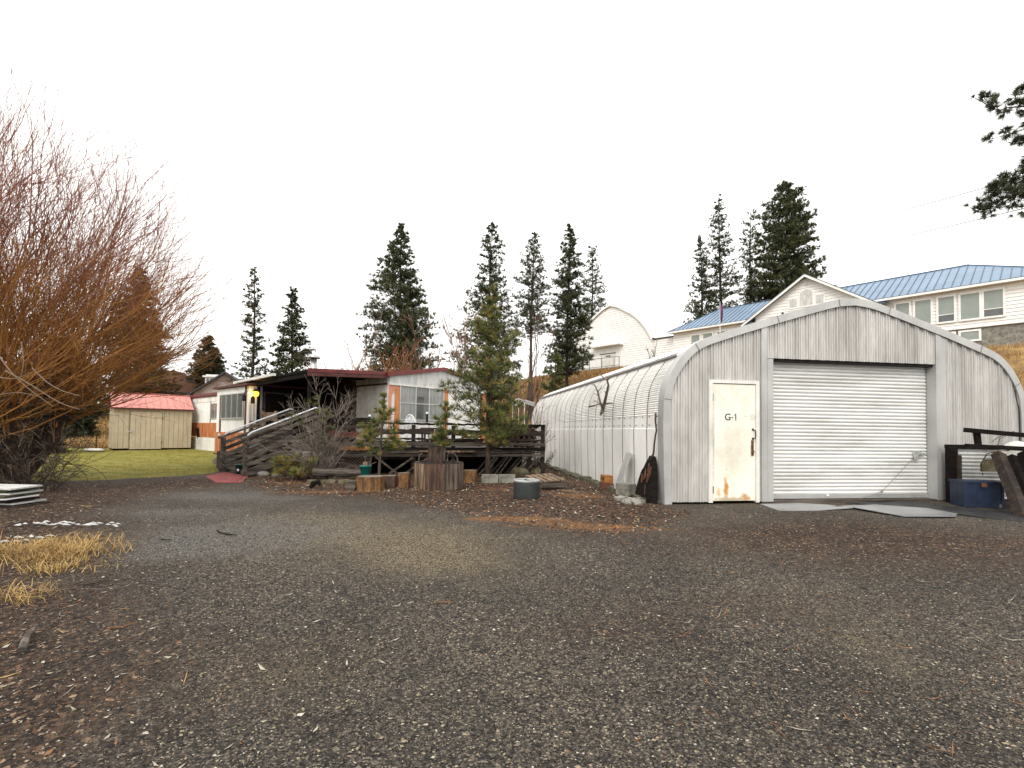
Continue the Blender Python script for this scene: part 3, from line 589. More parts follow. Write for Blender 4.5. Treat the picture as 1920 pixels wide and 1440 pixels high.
# ------------------------------------------------------------------ school building and gym on the hill
def school():
    R0 = (35.5, 34.0); zb = 8.4; rz = math.atan2(.745, -.67); LEN = 26.6; HT = 3.9
    S = thing('school_building', 'long white clapboard building with blue metal hip roof on the hillside', 'building', (R0[0], R0[1], zb), rz)
    # local: x along the wall (far left), y towards the camera
    def clap(mb, x0, x1, z0, z1, y, pitch=.26, topfn=None):
        z = z0
        while z < z1-1e-3:
            zt = min(z+pitch, z1)
            if topfn:
                a, b = topfn(z)
                if b-a < .05: break
                xa, xb = a, b; xa2, xb2 = topfn(zt); xa2 = max(xa, min(xa2, xb2)); xb2 = max(xb2, xa2)
            else: xa, xb, xa2, xb2 = x0, x1, x0, x1
            mb.add([(xa,y+.05,z),(xb,y+.05,z),(xb2,y,zt),(xa2,y,zt),(xa,y-.01,z),(xb,y-.01,z)], [(0,1,2,3)[::-1],(4,5,1,0)[::-1]]); z = zt
    mb = MB(); mb.box(-2, LEN, -10, -.02, .9, HT); mb.build('wall_core', M['siding_white'], S)
    mb = MB(); clap(mb, -2, LEN, .9, HT-.1, 0); mb.build('siding', M['siding_white'], S)
    mb = MB(); mb.box(-2, LEN, -9.9, -.1, -3.5, .9); mb.build('foundation', M['concrete'], S)
    mb = MB(); mb.box(-2.02, LEN+.02, -10.02, .05, .84, .93); mb.build('water_table', M['white_paint'], S)
    # hip roof with standing seams
    e = .55; x0, x1, y0, y1 = -2-e, LEN+e, e, -10-e; zr = HT+2.95; ze = HT; xa, xb, ym = 3.1, 23.9, -5.0
    mb = MB(); mb.add([(x0,y0,ze),(x1,y0,ze),(x1,y1,ze),(x0,y1,ze),(xa,ym,zr),(xb,ym,zr)], [(0,4,5,1),(1,5,2),(2,5,4,3),(3,4,0),(0,1,2,3)]); rf = mb.build('roof', M['blue_roof'], S)
    mb = MB(); x = x0+.45
    while x < x1:
        if x < xa: t = (x-x0)/(xa-x0)
        elif x > xb: t = (x1-x)/(x1-xb)
        else: t = 1
        p = V(x, y0, ze+.02); q = V(x, y0+(ym-y0)*t, ze+(zr-ze)*t+.02); mb.beam(p, q, .045, .05); x += .52
    mb.beam((x0,y0,ze+.02),(xa,ym,zr+.02),.12,.06); mb.beam((x1,y0,ze+.02),(xb,ym,zr+.02),.12,.06); mb.beam((xa,ym,zr+.03),(xb,ym,zr+.03),.12,.06); mb.beam((x0,y0+.01,ze+.03),(x1,y0+.01,ze+.03),.03,.05)
    mb.build('roof_seams', M['blue_seam'], rf)
    mb = MB(); mb.box(x0, x1, y0-.03, y0+.06, ze-.17, ze-.002); mb.box(x0, x1, .0, y0-.03, ze-.12, ze-.09); mb.build('eave_fascia', M['white_paint'], S)
    def win(xc, zc, wd, ht, low_dark, y=0.06, nm='window'):
        f_ = MB(); t = .13
        f_.box(xc-wd/2-t, xc-wd/2, y-.08, y+.07, zc-ht/2-t, zc+ht/2+t); f_.box(xc+wd/2, xc+wd/2+t, y-.02, y+.07, zc-ht/2-t, zc+ht/2+t)
        f_.box(xc-wd/2, xc+wd/2, y-.02, y+.07, zc+ht/2, zc+ht/2+t); f_.box(xc-wd/2, xc+wd/2, y-.02, y+.09, zc-ht/2-t, zc-ht/2)
        if low_dark: f_.box(xc-wd/2, xc+wd/2, y-.02, y+.055, zc-ht/2+ht*low_dark, zc-ht/2+ht*low_dark+.05)
        wo = f_.build(nm, M['white_paint'], S)
        g = MB(); g.box(xc-wd/2, xc+wd/2, y-.02, y+.03, zc-ht/2+(ht*low_dark+.05 if low_dark else 0), zc+ht/2); g.build('blind', M['school_shade'], wo)
        if low_dark: g = MB(); g.box(xc-wd/2, xc+wd/2, y-.02, y+.028, zc-ht/2, zc-ht/2+ht*low_dark); g.build('pane', M['school_dark'], wo)
    def tx(px):                      # x along the wall seen at picture column px
        k = (px-960+ (800-720)*.013)/F; return (35.5-k*34)/(.67+.745*k)
    for (pa, pb, ld) in ((1846,1884,.27),(1802,1839,0),(1760,1791,.27),(1716,1747,0),(1680,1706,.33)):
        a, b = tx(pb+1), tx(pa+1); win((a+b)/2, 2.45, (b-a)*.95, 1.86, ld)
    for (pa, pb, ld) in ((1390,1411,0),(1366,1385,.0),(1344,1359,.0),(1317,1335,.55),(1295,1311,.55)):
        a, b = tx(pb), tx(pa); win((a+b)/2, 2.35, (b-a)*.95, 1.75, ld)
    for (pa, pb) in ((1802,1838),(1762,1790)):
        a, b = tx(pb), tx(pa); win((a+b)/2, .28, (b-a)*.95, .62, 0, y=-.06, nm='basement_window')
    # gabled wing
    xc, hw, yy = 13.0, 4.3, 1.5; za = HT+2.85
    mb = MB(); mb.prism([(xc-hw,-.5),(xc+hw,-.5),(xc+hw,HT),(xc,za-.1),(xc-hw,HT)], -.3, yy-.03, lambda a, b, d: (a, d, b)); mb.build('wing', M['siding_white'], S)
    mb = MB()
    def tf(z):
        if z < HT: return xc-hw, xc+hw
        k = (za-z)/(za-HT); return xc-hw*k, xc+hw*k
    clap(mb, 0, 0, .5, za-.15, yy, topfn=tf); mb.build('siding', M['siding_white'], S)
    mb = MB(); ov = 1.1; zl = HT-ov*2.85/4.3
    for sg in (-1, 1):
        a = V(xc+sg*(hw+ov), 0, zl); b = V(xc, 0, za+.06)
        pts = [V(a.x, yy+.5, a.z), V(b.x, yy+.5, b.z), V(b.x, -5, b.z), V(a.x, -5, a.z)]
        mb.add(pts+[p-V(0,0,.12) for p in pts], [(0,1,2,3),(7,6,5,4),(0,4,5,1),(3,7,4,0)])
    wr = mb.build('wing_roof', M['blue_roof'], S)
    mb = MB()
    for sg in (-1, 1): mb.beam((xc+sg*(hw+ov), yy+.52, zl-.10), (xc, yy+.52, za-.04), .05, .2)
    mb.build('bargeboard', M['white_paint'], wr)
    mb = MB()
    for sg in (-1, 1): mb.beam((xc+sg*(hw+ov), yy+.53, zl+.03), (xc, yy+.53, za+.09), .07, .05)
    mb.build('roof_edge', M['blue_seam'], wr)
    for sg in (-1, 1):
        mb = MB(); x = xc+sg*(hw+.15); mb.add([(x,yy+.35,HT-.55),(x+sg*1.2,yy+.35,HT-.55),(x+sg*1.2,yy-1.4,HT-.25),(x,yy-1.4,HT-.25)], [(0,1,2,3)]); mb.box(min(x,x+sg*1.2), max(x,x+sg*1.2), yy+.33, yy+.42, HT-.68, HT-.56); mb.build('eave_return', M['blue_seam'], S)
    # palladian window
    zc = HT+1.05-.25
    pf = MB(); n = 14
    arch = [(xc-.50, zc-.55), (xc+.50, zc-.55)]+[(xc+.5*math.cos(math.pi*k/n), zc+.35+.5*math.sin(math.pi*k/n)) for k in range(n+1)]
    archo = [(xc-.62, zc-.68), (xc+.62, zc-.68)]+[(xc+.62*math.cos(math.pi*k/n), zc+.35+.62*math.sin(math.pi*k/n)) for k in range(n+1)]
    pf.prism(archo, yy+.03, yy+.08, lambda a, b, d: (a, d, b)); pf.box(xc-1.45, xc-.63, yy+.03, yy+.078, zc-.68, zc+.32); pf.box(xc+.63, xc+1.45, yy+.03, yy+.078, zc-.68, zc+.32)
    po = pf.build('arched_window', M['white_paint'], S)
    g = MB(); g.prism(arch, yy+.05, yy+.09, lambda a, b, d: (a, d, b)); g.box(xc-1.33, xc-.75, yy+.05, yy+.09, zc-.55, zc+.2); g.box(xc+.75, xc+1.33, yy+.05, yy+.09, zc-.55, zc+.2); g.build('louvre', M['grey_fascia'], po)
    mb = MB(); mb.obox((xc, yy+.08, zc+1.35), (.12,.12,.2)); mb.build('gable_lamp', M['aluminium'], S)
    for xx in (xc-.05, xc+1.9): 
        mb = MB(); mb.obox((xx, yy+.1, zc-.95), (.14,.16,.14)); mb.build('flood_lamp', M['iron'], S)

    # gym: arched hall on the left
    g0 = V(R0[0]-.67*35.05, R0[1]+.745*35.05, zb)
    Gm = thing('gymnasium', 'white clapboard hall with a pointed arch roof and lean-to', 'hall', g0, rz)
    hw = 5.85; zs, za = 3.5, 8.45; n = 16
    curve = []
    for k in range(n+1):
        t = k/n; x = -hw+hw*t; zz = zs+(za-zs)*float(np.interp(t, [0,.06,.127,.25,.38,.52,.67,.81,1], [0,.13,.27,.45,.61,.725,.83,.925,1])); curve.append((x, zz))
    curve += [(-x, z) for x, z in curve[::-1][1:]]
    cx_ = [c[0] for c in curve]; cz_ = [c[1] for c in curve]
    half_z = cz_[:n+1]; half_x = cx_[:n+1]
    poly = [(-hw, -4), (hw, -4)]+curve[::-1]
    mb = MB(); mb.prism(poly, -4.2, -.02, lambda a, b, d: (a, d, b)); mb.build('hall', M['siding_white'], Gm)
    def tf2(z):
        if z < zs: return -hw, hw
        x = float(np.interp(z, half_z, half_x)); return x, -x
    mb = MB(); clap(mb, 0, 0, .1, za-.1, 0, pitch=.26, topfn=tf2); mb.build('siding', M['siding_white'], Gm)
    mb = MB(); out = [(x*1.03, z+.14) for x, z in curve]; m_ = len(curve)
    vs = [(x, .25, z) for x, z in out]+[(x, -4.4, z) for x, z in out]+[(x, .25, z-.1) for x, z in curve]
    mb.add(vs, [(k, k+1, m_+k+1, m_+k) for k in range(m_-1)]+[(k+1, k, 2*m_+k, 2*m_+k+1) for k in range(m_-1)]); mb.build('arched_roof', M['white_paint'], Gm)
    mb = MB(); mb.box(-hw-6.2, -hw, -9, -.3, -3, 3.5); mb.box(hw, hw+1.35, -9, -.1, -4, 3.35); mb.build('lean_to', M['siding_white'], Gm)
    mb = MB(); clap(mb, -hw-6.2, -hw, .1, 3.4, -.28); mb.build('siding', M['siding_white'], Gm)
    mb = MB(); clap(mb, hw, hw+1.35, .1, 3.3, -.08); mb.build('siding', M['siding_white'], Gm)
    mb = MB(); mb.box(-hw-6.2, -hw+.02, -9.1, -.15, 3.5, 3.6); mb.box(hw-.05, hw+1.5, -9.1, .05, 3.35, 3.43); mb.build('flat_roof', M['iron'], Gm)
    mb = MB(); mb.box(-1.6, 2.3, .0, .12, -.5, 3.35); mb.build('entry_bay', M['siding_white'], Gm)
    mb = MB(); mb.box(-1.9, 2.6, .0, 1.0, 3.35, 3.5); mb.build('canopy', M['white_paint'], Gm)
    mb = MB(); mb.box(-.9, 1.4, .12, .17, -.5, 2.45); dr = mb.build('double_door', M['aged_white'], Gm)
    mb = MB(); mb.box(-.9, 1.5, .17, .2, 2.45, 2.54); mb.box(-.15, .55, .17, .2, 2.12, 2.25); mb.build('door_header', M['iron'], dr)
    mb = MB(); mb.box(-hw-4.6,-hw-3.6,-.28,-.2,.6,2.6); mb.build('side_door', M['aged_white'], Gm)
    mb = MB(); mb.box(2.6, 3.4, -3.8, -3.0, 6.0, 8.3); ch = mb.build('chimney', M['brick'], Gm)
    # railing and landing in front of the gym
    g1 = Gm.matrix_world
    T = thing('landing', 'concrete landing with black pipe railing in front of the arched hall', 'railing', g0, rz)
    mb = MB(); mb.box(-3.5, 3.4, 1.0, 3.0, -1.5, .35); mb.build('slab', M['concrete'], T)
    mb = MB()
    for x in (-3.4, -2.7, -.9, .9, 2.0, 3.1): mb.tube([(x, 2.9, .3), (x, 2.9, 1.5)], .035, 5)
    for z in (.5, 1.5): mb.tube([(-3.4, 2.9, z), (3.1, 2.9, z)], .03, 5)
    for k in range(44): mb.tube([(-3.3+k*.145, 2.9, .5), (-3.3+k*.145, 2.9, 1.5)], .006, 3)
    mb.tube([(3.5,2.9,.0),(3.5,2.9,1.6)],.10,6); mb.build('railing', M['iron'], T)
    F_ = thing('chain_link_fence', 'thin grey pipe fence on the slope beside the arched hall', 'fence', g0, rz)
    mb = MB()
    for x in (4.2, 5.6, 7.0, 8.4): mb.tube([(x, 3.0, -1.2), (x, 3.0, 1.2)], .03, 5)
    mb.tube([(4.2, 3.0, 1.2), (8.4, 3.0, 1.0)], .025, 5); mb.build('posts', M['galv_trim'], F_)
school()

# ------------------------------------------------------------------ mobile home with porch
TX, TY, TRZ = -3.8, 15.0, math.atan2(.656, -.754)
def tw(x, y, z=0): return V(TX-.754*x-.656*y, TY+.656*x-.754*y, z)      # local -> world (x far-left, y towards the camera-left)
def trailer():
    T = thing('mobile_home', 'white single-wide mobile home with orange trim and dark red roof edge', 'mobile home', (TX, TY, 0), TRZ)
    L_, W_ = 18.3, 4.27; zf, ze, zp = .85, 2.88, 3.26
    def ribbed(x0, x1, y, z0, z1, name, mt, axis='x', pitch=.11, d=.012, sgn=1):
        mb = MB(); a = x0; vs = []; xs = []
        while a < x1:
            for u, o in ((0,0),(.02,d),(.045,d),(.065,0)):
                if a+u <= x1: xs.append((a+u, o))
            a += pitch
        xs.append((x1, 0)); fs = []
        for i, (a, o) in enumerate(xs):
            p = (a, y+o*sgn) if axis == 'x' else (y+o*sgn, a)
            vs += [(p[0], p[1], z0), (p[0], p[1], z1)]
            if i: fs.append((2*i-2, 2*i, 2*i+1, 2*i-1))
        mb.add(vs, fs); return mb.build(name, mt, T)
    mb = MB(); mb.box(.03, L_, -W_+.02, -.02, zf, ze-.02); mb.build('body', M['aged_white'], T)
    # end wall (x = 0), visible face looks towards the camera
    W1 = M['white_paint']
    ribbed(-W_, 0, 0, zf, 2.62, 'end_wall', W1, axis='y', pitch=.13, sgn=-1)
    mb = MB(); mb.prism([(0,2.60),(-W_,2.60),(-W_,ze+.06),(-W_/2,zp+.06),(0,ze+.06)], -.05, .02, lambda a, b, d: (d, a, b)); mb.build('gable_fascia', M['grey_fascia'], T)
    mb = MB(); mb.box(-.075, -.05, -W_, 0, 2.575, 2.615); mb.build('gable_drip_rail', M['aged_white'], T)
    # roof with red edge
    mb = MB(); e = .12
    P = [(e,ze+.06),(-W_/2,zp+.07),(-W_-e,ze+.06)]
    vs = [(x, a, b) for x in (-.14, L_+.1) for a, b in P]+[(x, a, b-.13) for x in (-.14, L_+.1) for a, b in P]
    mb.add(vs, [(0,1,4,3)[::-1],(1,2,5,4)[::-1],(0,6,7,1)[::-1],(1,7,8,2)[::-1],(0,3,9,6)[::-1],(2,5,11,8)[::-1]]); mb.build('roof', M['red_roof'], T)
    # window of the end wall
    def pane(f_, name, mt, *b): g = MB(); g.box(*b); g.build(name, mt, f_)
    y0, y1, z0, z1 = -2.17, -.43, 1.53, 2.57
    f_ = MB(); fr = .035
    f_.box(-.06,-.0, y0, y1, z1, z1+fr); f_.box(-.06,-.0, y0, y1, z0-fr, z0); f_.box(-.06,0,y0-fr,y0,z0-fr,z1+fr); f_.box(-.06,0,y1,y1+fr,z0-fr,z1+fr)
    for yy in (y0+(y1-y0)*.345, y0+(y1-y0)*.66): f_.box(-.05,-.01, yy-.02, yy+.02, z0, z1)
    f_.box(-.045,-.012, y0, y1, z0+.50, z0+.525)
    wo = f_.build('window', M['aluminium'], T)
    t1, t2 = y0+(y1-y0)*.345, y0+(y1-y0)*.66
    pane(wo, 'pane', M['bright_glass'], -.03,-.005, y0, t1-.02, z0, z1); pane(wo, 'pane', M['curtain_glass'], -.03,-.005, t1+.02, t2-.02, z0, z1); pane(wo, 'pane', M['bright_glass'], -.03,-.005, t2+.02, y1, z0, z1)
    g = MB(); g.box(-.034,-.0301, t1+.22, t2-.05, z0+.02, z1-.3); g.build('dark_opening', M['glass'], wo)
    mb = MB(); mb.box(-.035,-.013, -.40,-.22, zf, 2.56); mb.build('trim_board', M['orange_trim'], T)
    mb = MB(); mb.box(-.035,-.013, -2.40,-2.21, zf, 2.56); mb.build('trim_board', M['orange_trim'], T)
    mb = MB(); mb.box(-.035,-.013, -W_,-W_+.28, zf, 2.56); mb.build('trim_board', M['orange_trim'], T)
    n = 8; poly = [(0,.85),(-.09,.85),(-.09,2.1)]+[(-.09-.20*(1-math.cos(math.pi/2*k/n)), 2.1+.36*math.sin(math.pi/2*k/n)) for k in range(1, n+1)]+[(-.42,2.47),(-.42,2.56),(0,2.56)]
    mb = MB(); mb.prism(poly, -.040, -.014, lambda a, b, d: (d, a, b)); mb.build('arched_corner_trim', M['salmon_trim'], T)
    # side wall near the corner (under the porch roof)
    ribbed(0, 1.78, 0, zf, 2.62, 'side_wall', M['aged_white'], pitch=.13)
    mb = MB(); mb.box(0, 1.78, -.02, .03, 2.62, 2.88); mb.build('side_fascia', M['grey_fascia'], T)
    mb = MB(); mb.box(0, 1.75, .03, .05, 2.58, 2.63); mb.build('side_drip_rail', M['maroon'], T)
    mb = MB(); mb.box(1.78, 1.90, -.01, .09, zf, 2.75); mb.build('porch_post', M['wood_grey'], T)
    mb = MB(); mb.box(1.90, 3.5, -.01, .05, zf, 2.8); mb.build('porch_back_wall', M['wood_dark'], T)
    # far section of the long wall
    mb = MB(); mb.box(6.25, L_, -.01, .03, 1.42, 2.50); mb.build('side_wall', M['white_paint'], T)
    mb = MB(); mb.box(6.25, L_+.02, -.01, .05, 2.50, 2.82); mb.build('frieze_board', M['aged_white'], T)
    mb = MB(); mb.box(6.25, L_+.03, .05, .10, 2.76, 2.86); mb.build('eave_strip', M['maroon'], T)
    mb = MB(); mb.box(6.25, L_+.02, -.01, .07, .70, 1.42); mb.build('lower_panel', M['ply_orange'], T)
    mb = MB()
    for x in (16.4,): mb.box(x-.02, x+.02, .071, .078, .72, 1.40)
    mb.build('panel_joint', M['maroon'], T)
    mb = MB(); mb.box(6.25, L_+.05, -.02, .12, -.05, .66)
    for k in range(4): mb.box(6.25, L_+.055, .12, .128, -.02+k*.17, .10+k*.17)
    mb.build('skirting', M['aged_white'], T)
    mb = MB(); mb.box(15.35, 15.42, .03, .05, 1.42, 2.5); mb.build('trim_strip', M['maroon'], T)
    f_ = MB(); f_.box(14.1,15.32,.02,.07,2.36,2.42); f_.box(14.1,15.32,.02,.07,1.62,1.67); f_.box(15.27,15.32,.02,.07,1.67,2.36); f_.box(14.65,14.69,.02,.065,1.67,2.36)
    wo = f_.build('window', M['aluminium'], T); pane(wo, 'pane', M['curtain_glass'], 14.1, 15.27, .03, .045, 1.67, 2.36)
    # rear and right skirts
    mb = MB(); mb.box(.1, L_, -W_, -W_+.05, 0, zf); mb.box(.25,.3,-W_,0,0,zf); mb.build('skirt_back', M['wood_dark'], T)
    # bay (added room)
    B = thing('room_addition', 'boxy white added room with sliding windows and orange plywood base beside the stairs', 'room addition', (TX, TY, 0), TRZ)
    bx0, bx1, by = 3.5, 6.25, 2.7
    mb = MB(); mb.box(bx0+.03, bx1, 0.05, by-.03, .3, 2.52); mb.build('core', M['aged_white'], B)
    mb = MB(); mb.box(bx0, bx1, by-.03, by, 1.02, 2.50); mb.build('front_wall', M['white_paint'], B)
    mb = MB(); mb.box(bx0-.02, bx1+.02, by-.03, by+.03, .30, 1.04); mb.build('plywood_base', M['ply_orange'], B)
    mb = MB()
    for x in (4.1, 4.75, 5.3, 5.8): mb.box(x-.008, x+.008, by+.03, by+.034, .32, 1.03)
    mb.build('plywood_joint', M['maroon'], B)
    mb = MB(); mb.box(bx0+.02, bx1-.02, .1, by-.06, -.05, .30); mb.build('base', M['aged_white'], B)
    mb = MB(); mb.box(bx0-.02, bx1+.03, by-.04, by+.06, .27, .31); mb.build('ledge', M['iron'], B)
    mb = MB(); mb.box(bx0-.10, bx1+.15, -.1, by+.10, 2.52, 2.585); mb.build('roof', M['maroon'], B)
    for x in (5.82, 3.66):
        mb = MB(); mb.box(x, x+.10, by, by+.025, 1.04, 2.30 if x > 5 else 2.5); mb.build('trim_board', M['rust'], B)
    f_ = MB(); a, b, z0, z1 = 3.86, 5.76, 1.52, 2.28
    f_.box(a,b,by,by+.04,z1,z1+.035); f_.box(a,b,by,by+.05,z0-.04,z0)
    for x in (a, a+.46, a+.95, a+1.42, b-.03): f_.box(x, x+.035, by, by+.038, z0, z1)
    wo = f_.build('window', M['aluminium'], B); pane(wo, 'pane', M['curtain_glass'], a, b, by, by+.02, z0, z1)
    # bay side wall (faces the stairs)
    mb = MB(); xs = []; y = by; vs = []; fs = []; i = 0
    while y > 2.3:
        for u, o in ((0,0),(.02,.012),(.05,.012),(.07,0)): vs += [(bx0-o, y-u, .9), (bx0-o, y-u, 2.5)]
        y -= .1
    for i in range(1, len(vs)//2): fs.append((2*i-2, 2*i, 2*i+1, 2*i-1))
    mb.add(vs, fs); mb.build('ribbed_side_wall', M['aged_white'], B)
    mb = MB(); mb.box(bx0-.02, bx0+.03, 0, 2.28, .85, 2.7); mb.build('dark_side_wall', M['wood_black'], B)
    mb = MB(); mb.box(bx0-.05, bx0-.02, 2.22, 2.27, .85, 2.3); mb.box(bx0-.05, bx0-.02, 1.45, 1.50, .85, 2.3); mb.box(bx0-.05, bx0-.02, 1.45, 2.27, 2.3, 2.35); fr = mb.build('door_frame', M['wood_grey'], B)
    mb = MB(); mb.box(bx0-.04, bx0-.021, 1.5, 2.22, .85, 2.3); mb.build('door', M['wood_black'], B)
    # porch roof
    PR = thing('porch_roof', 'low dark porch roof with red fascia and white gutter over the stairs', 'porch roof', (TX, TY, 0), TRZ)
    mb = MB(); x0, x1, yo = -.02, 4.85, 2.55; zo, zi = 2.78, 2.93; drop = .10
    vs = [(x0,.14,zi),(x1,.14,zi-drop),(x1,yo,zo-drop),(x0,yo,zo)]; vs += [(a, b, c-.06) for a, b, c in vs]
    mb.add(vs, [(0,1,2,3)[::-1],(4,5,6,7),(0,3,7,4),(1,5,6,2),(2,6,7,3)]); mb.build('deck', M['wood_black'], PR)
    mb = MB(); mb.beam((x0-.02,.1,zi-.02),(x0-.02,yo+.02,zo-.02),.03,.10); mb.build('red_fascia', M['red_roof'], PR)
    mb = MB(); mb.beam((x0-.01,.1,zi-.125),(x0-.01,yo+.02,zo-.125),.03,.10); mb.build('lower_fascia', M['maroon'], PR)
    mb = MB(); mb.beam((1.9,yo+.07,zo-.02),(x1+.10,yo+.07,zo-.10),.09,.075); mb.build('gutter', M['white_paint'], PR)
    mb = MB(); mb.beam((x0,yo-.05,zo-.12),(x1,yo-.05,zo-.22),.05,.14); mb.build('edge_beam', M['wood_black'], PR)
    for x in (.1, 3.4):
        mb = MB(); mb.box(x, x+.07, yo-.15, yo-.08, .8, zo-.18 if x < 1 else 2.5); mb.build('post', M['wood_black'], PR)
    for k in range(4):
        mb = MB(); mb.beam((.3+k*.8,.15,zi-.12),(.3+k*.8,yo-.08,zo-.16),.04,.10); mb.build('rafter', M['wood_black'], PR)
    # stove pipe
    sp = pt(588, 690, 16.0)
    mb = MB(); mb.lathe([(.10,-.3),(.10,.50)], n=18); P = thing('stove_pipe', 'shiny metal stove pipe with round cap on the porch roof', 'stove pipe', (sp.x, sp.y, 2.95)); mb.build('pipe', M['steel_pipe'], P, True)
    mb = MB(); mb.lathe([(.10,.50),(.10,.54),(.19,.54),(.20,.57),(.17,.63),(.06,.67)], n=18); mb.build('cap', M['steel_pipe'], P, True)
    # lamp, lanterns
    lp = tw(bx0-.10, 2.52, 0); lp.z = 2.27
    A = thing('porch_lamp', 'lit amber wall lamp beside the porch door', 'lamp', lp)
    mb = MB(); mb.lathe([(.04,-.09),(.07,-.05),(.075,.03),(.05,.06)], n=14); mb.build('shade', M['lamp_glow'], A, True)
    mb = MB(); mb.lathe([(.12,.07),(.05,.15),(.01,.16)], n=12); mb.obox((.04,.06,.08),(.03,.14,.03)); mb.build('cap', M['iron'], A)
    ll = bpy.data.lights.new('porch_bulb', 'POINT'); ll.energy = 2.5; ll.color = (1,.6,.15); ll.shadow_soft_size = .08
    lo = bpy.data.objects.new('porch_bulb', ll); COL.objects.link(lo); lo.parent = A; lo.location = (-.1,-.15,0)
    for k, (px, py, Y, lb) in enumerate(((458,745,14.6,'black hanging lantern in front of the white addition wall, clear of the door'),(474,750,15.0,'black hanging lantern right below the lit amber porch lamp'))):
        q = pt(px, py, Y); Q = thing('lantern', lb, 'lantern', q, group='black lanterns hanging by the porch')
        mb = MB(); mb.lathe([(.05,-.11),(.06,-.09),(.06,.07),(.02,.12)], n=8); mb.build('body', M['iron'], Q)
        mb = MB(); mb.tube([(0,0,.11),(0,0,.16),(.10,.05,.20)], .008, 5); mb.build('hook', M['iron'], Q)
trailer()

# stairs
def stairs():
    S = thing('porch_stairs', 'weathered wooden stairs with slab railings climbing to the porch', 'stairs', (TX, TY, 0), TRZ)
    rnd = random.Random(8); yb, yt, zt = 4.02, 2.35, .80
    mb = MB(); n = 5
    for k in range(n):
        t = (k+.5)/n; mb.box(.0, 1.42, yb-(yb-yt)*t-.16, yb-(yb-yt)*t+.14, zt*(k+1)/(n+.5)-.04, zt*(k+1)/(n+.5))
    mb.build('treads', M['wood_grey'], S)
    for x in (-.04, 1.46):
        mb = MB(); mb.beam((x,yb+.12,.05),(x,yt,zt-.08),.05,.17); mb.build('stringer', M['wood_greyy'], S)
        R_ = MB(); R_.box(x-.05,x+.05,yb+.0,yb+.10,-.1,.93); pt_ = R_.build('newel_post', M['wood_grey'], S)
        R_ = MB(); R_.box(x-.05,x+.05,yt-.05,yt+.05,.4,1.60); R_.build('newel_post', M['wood_dark'], S)
        for k, (o, h, mt) in enumerate(((.80,.085,'wood_greyy'),(.64,.085,'wood_darky'),(.47,.10,'wood_greyy'),(.28,.085,'wood_greyy'))):
            mb = MB(); mb.beam((x-.06,yb+.04,o),(x-.06,yt-.05,zt+o-.06),.03,h); mb.build('side_board', M[mt], S)
        mb = MB(); mb.beam((x,yb+.16,.92),(x,yt-.1,1.69),.13,.045); mb.build('handrail', M['wood_greyy'], S)
        mb = MB(); a = V(x,yb+.02,.96); mb.tube([a, a+V(0,-.02,.07), a+V(0,-.10,.13), V(x,yt-.02,1.76), V(x,yt-.1,1.74)], .022, 6); mb.build('pipe_rail', M['white_plastic'], S, True)
    mb = MB(); mb.lathe([(.0,.0),(.04,.02),(.04,.06),(0,.09)], (1.46,yb+.16,.95), 8); mb.build('finial', M['white_plastic'], S, True)
    mb = MB(); mb.box(1.9, 3.35, 2.72, 3.6, -.02, .50); o = mb.build('lower_cabinet', M['wood_dark'], None); o.location = (TX, TY, 0); o.rotation_euler = (0,0,TRZ)
    tag(o, 'dark weathered plywood box standing left of the stairs against the addition', 'box'); o.name = 'plywood_box'
    P = [gp(x, y, .01) for x, y in ((384,894),(420,886),(466,893),(452,906),(405,906))]; c = P[0]; mb = MB(); mb.prism([(p.x-c.x, p.y-c.y) for p in P][::-1], -.02, .03, lambda a, b, d: (a, b, d))
    one('door_mat', mb, M['red_mat'], 'dull red mat lying at the foot of the wooden stairs', 'mat', (c.x, c.y, 0))
stairs()

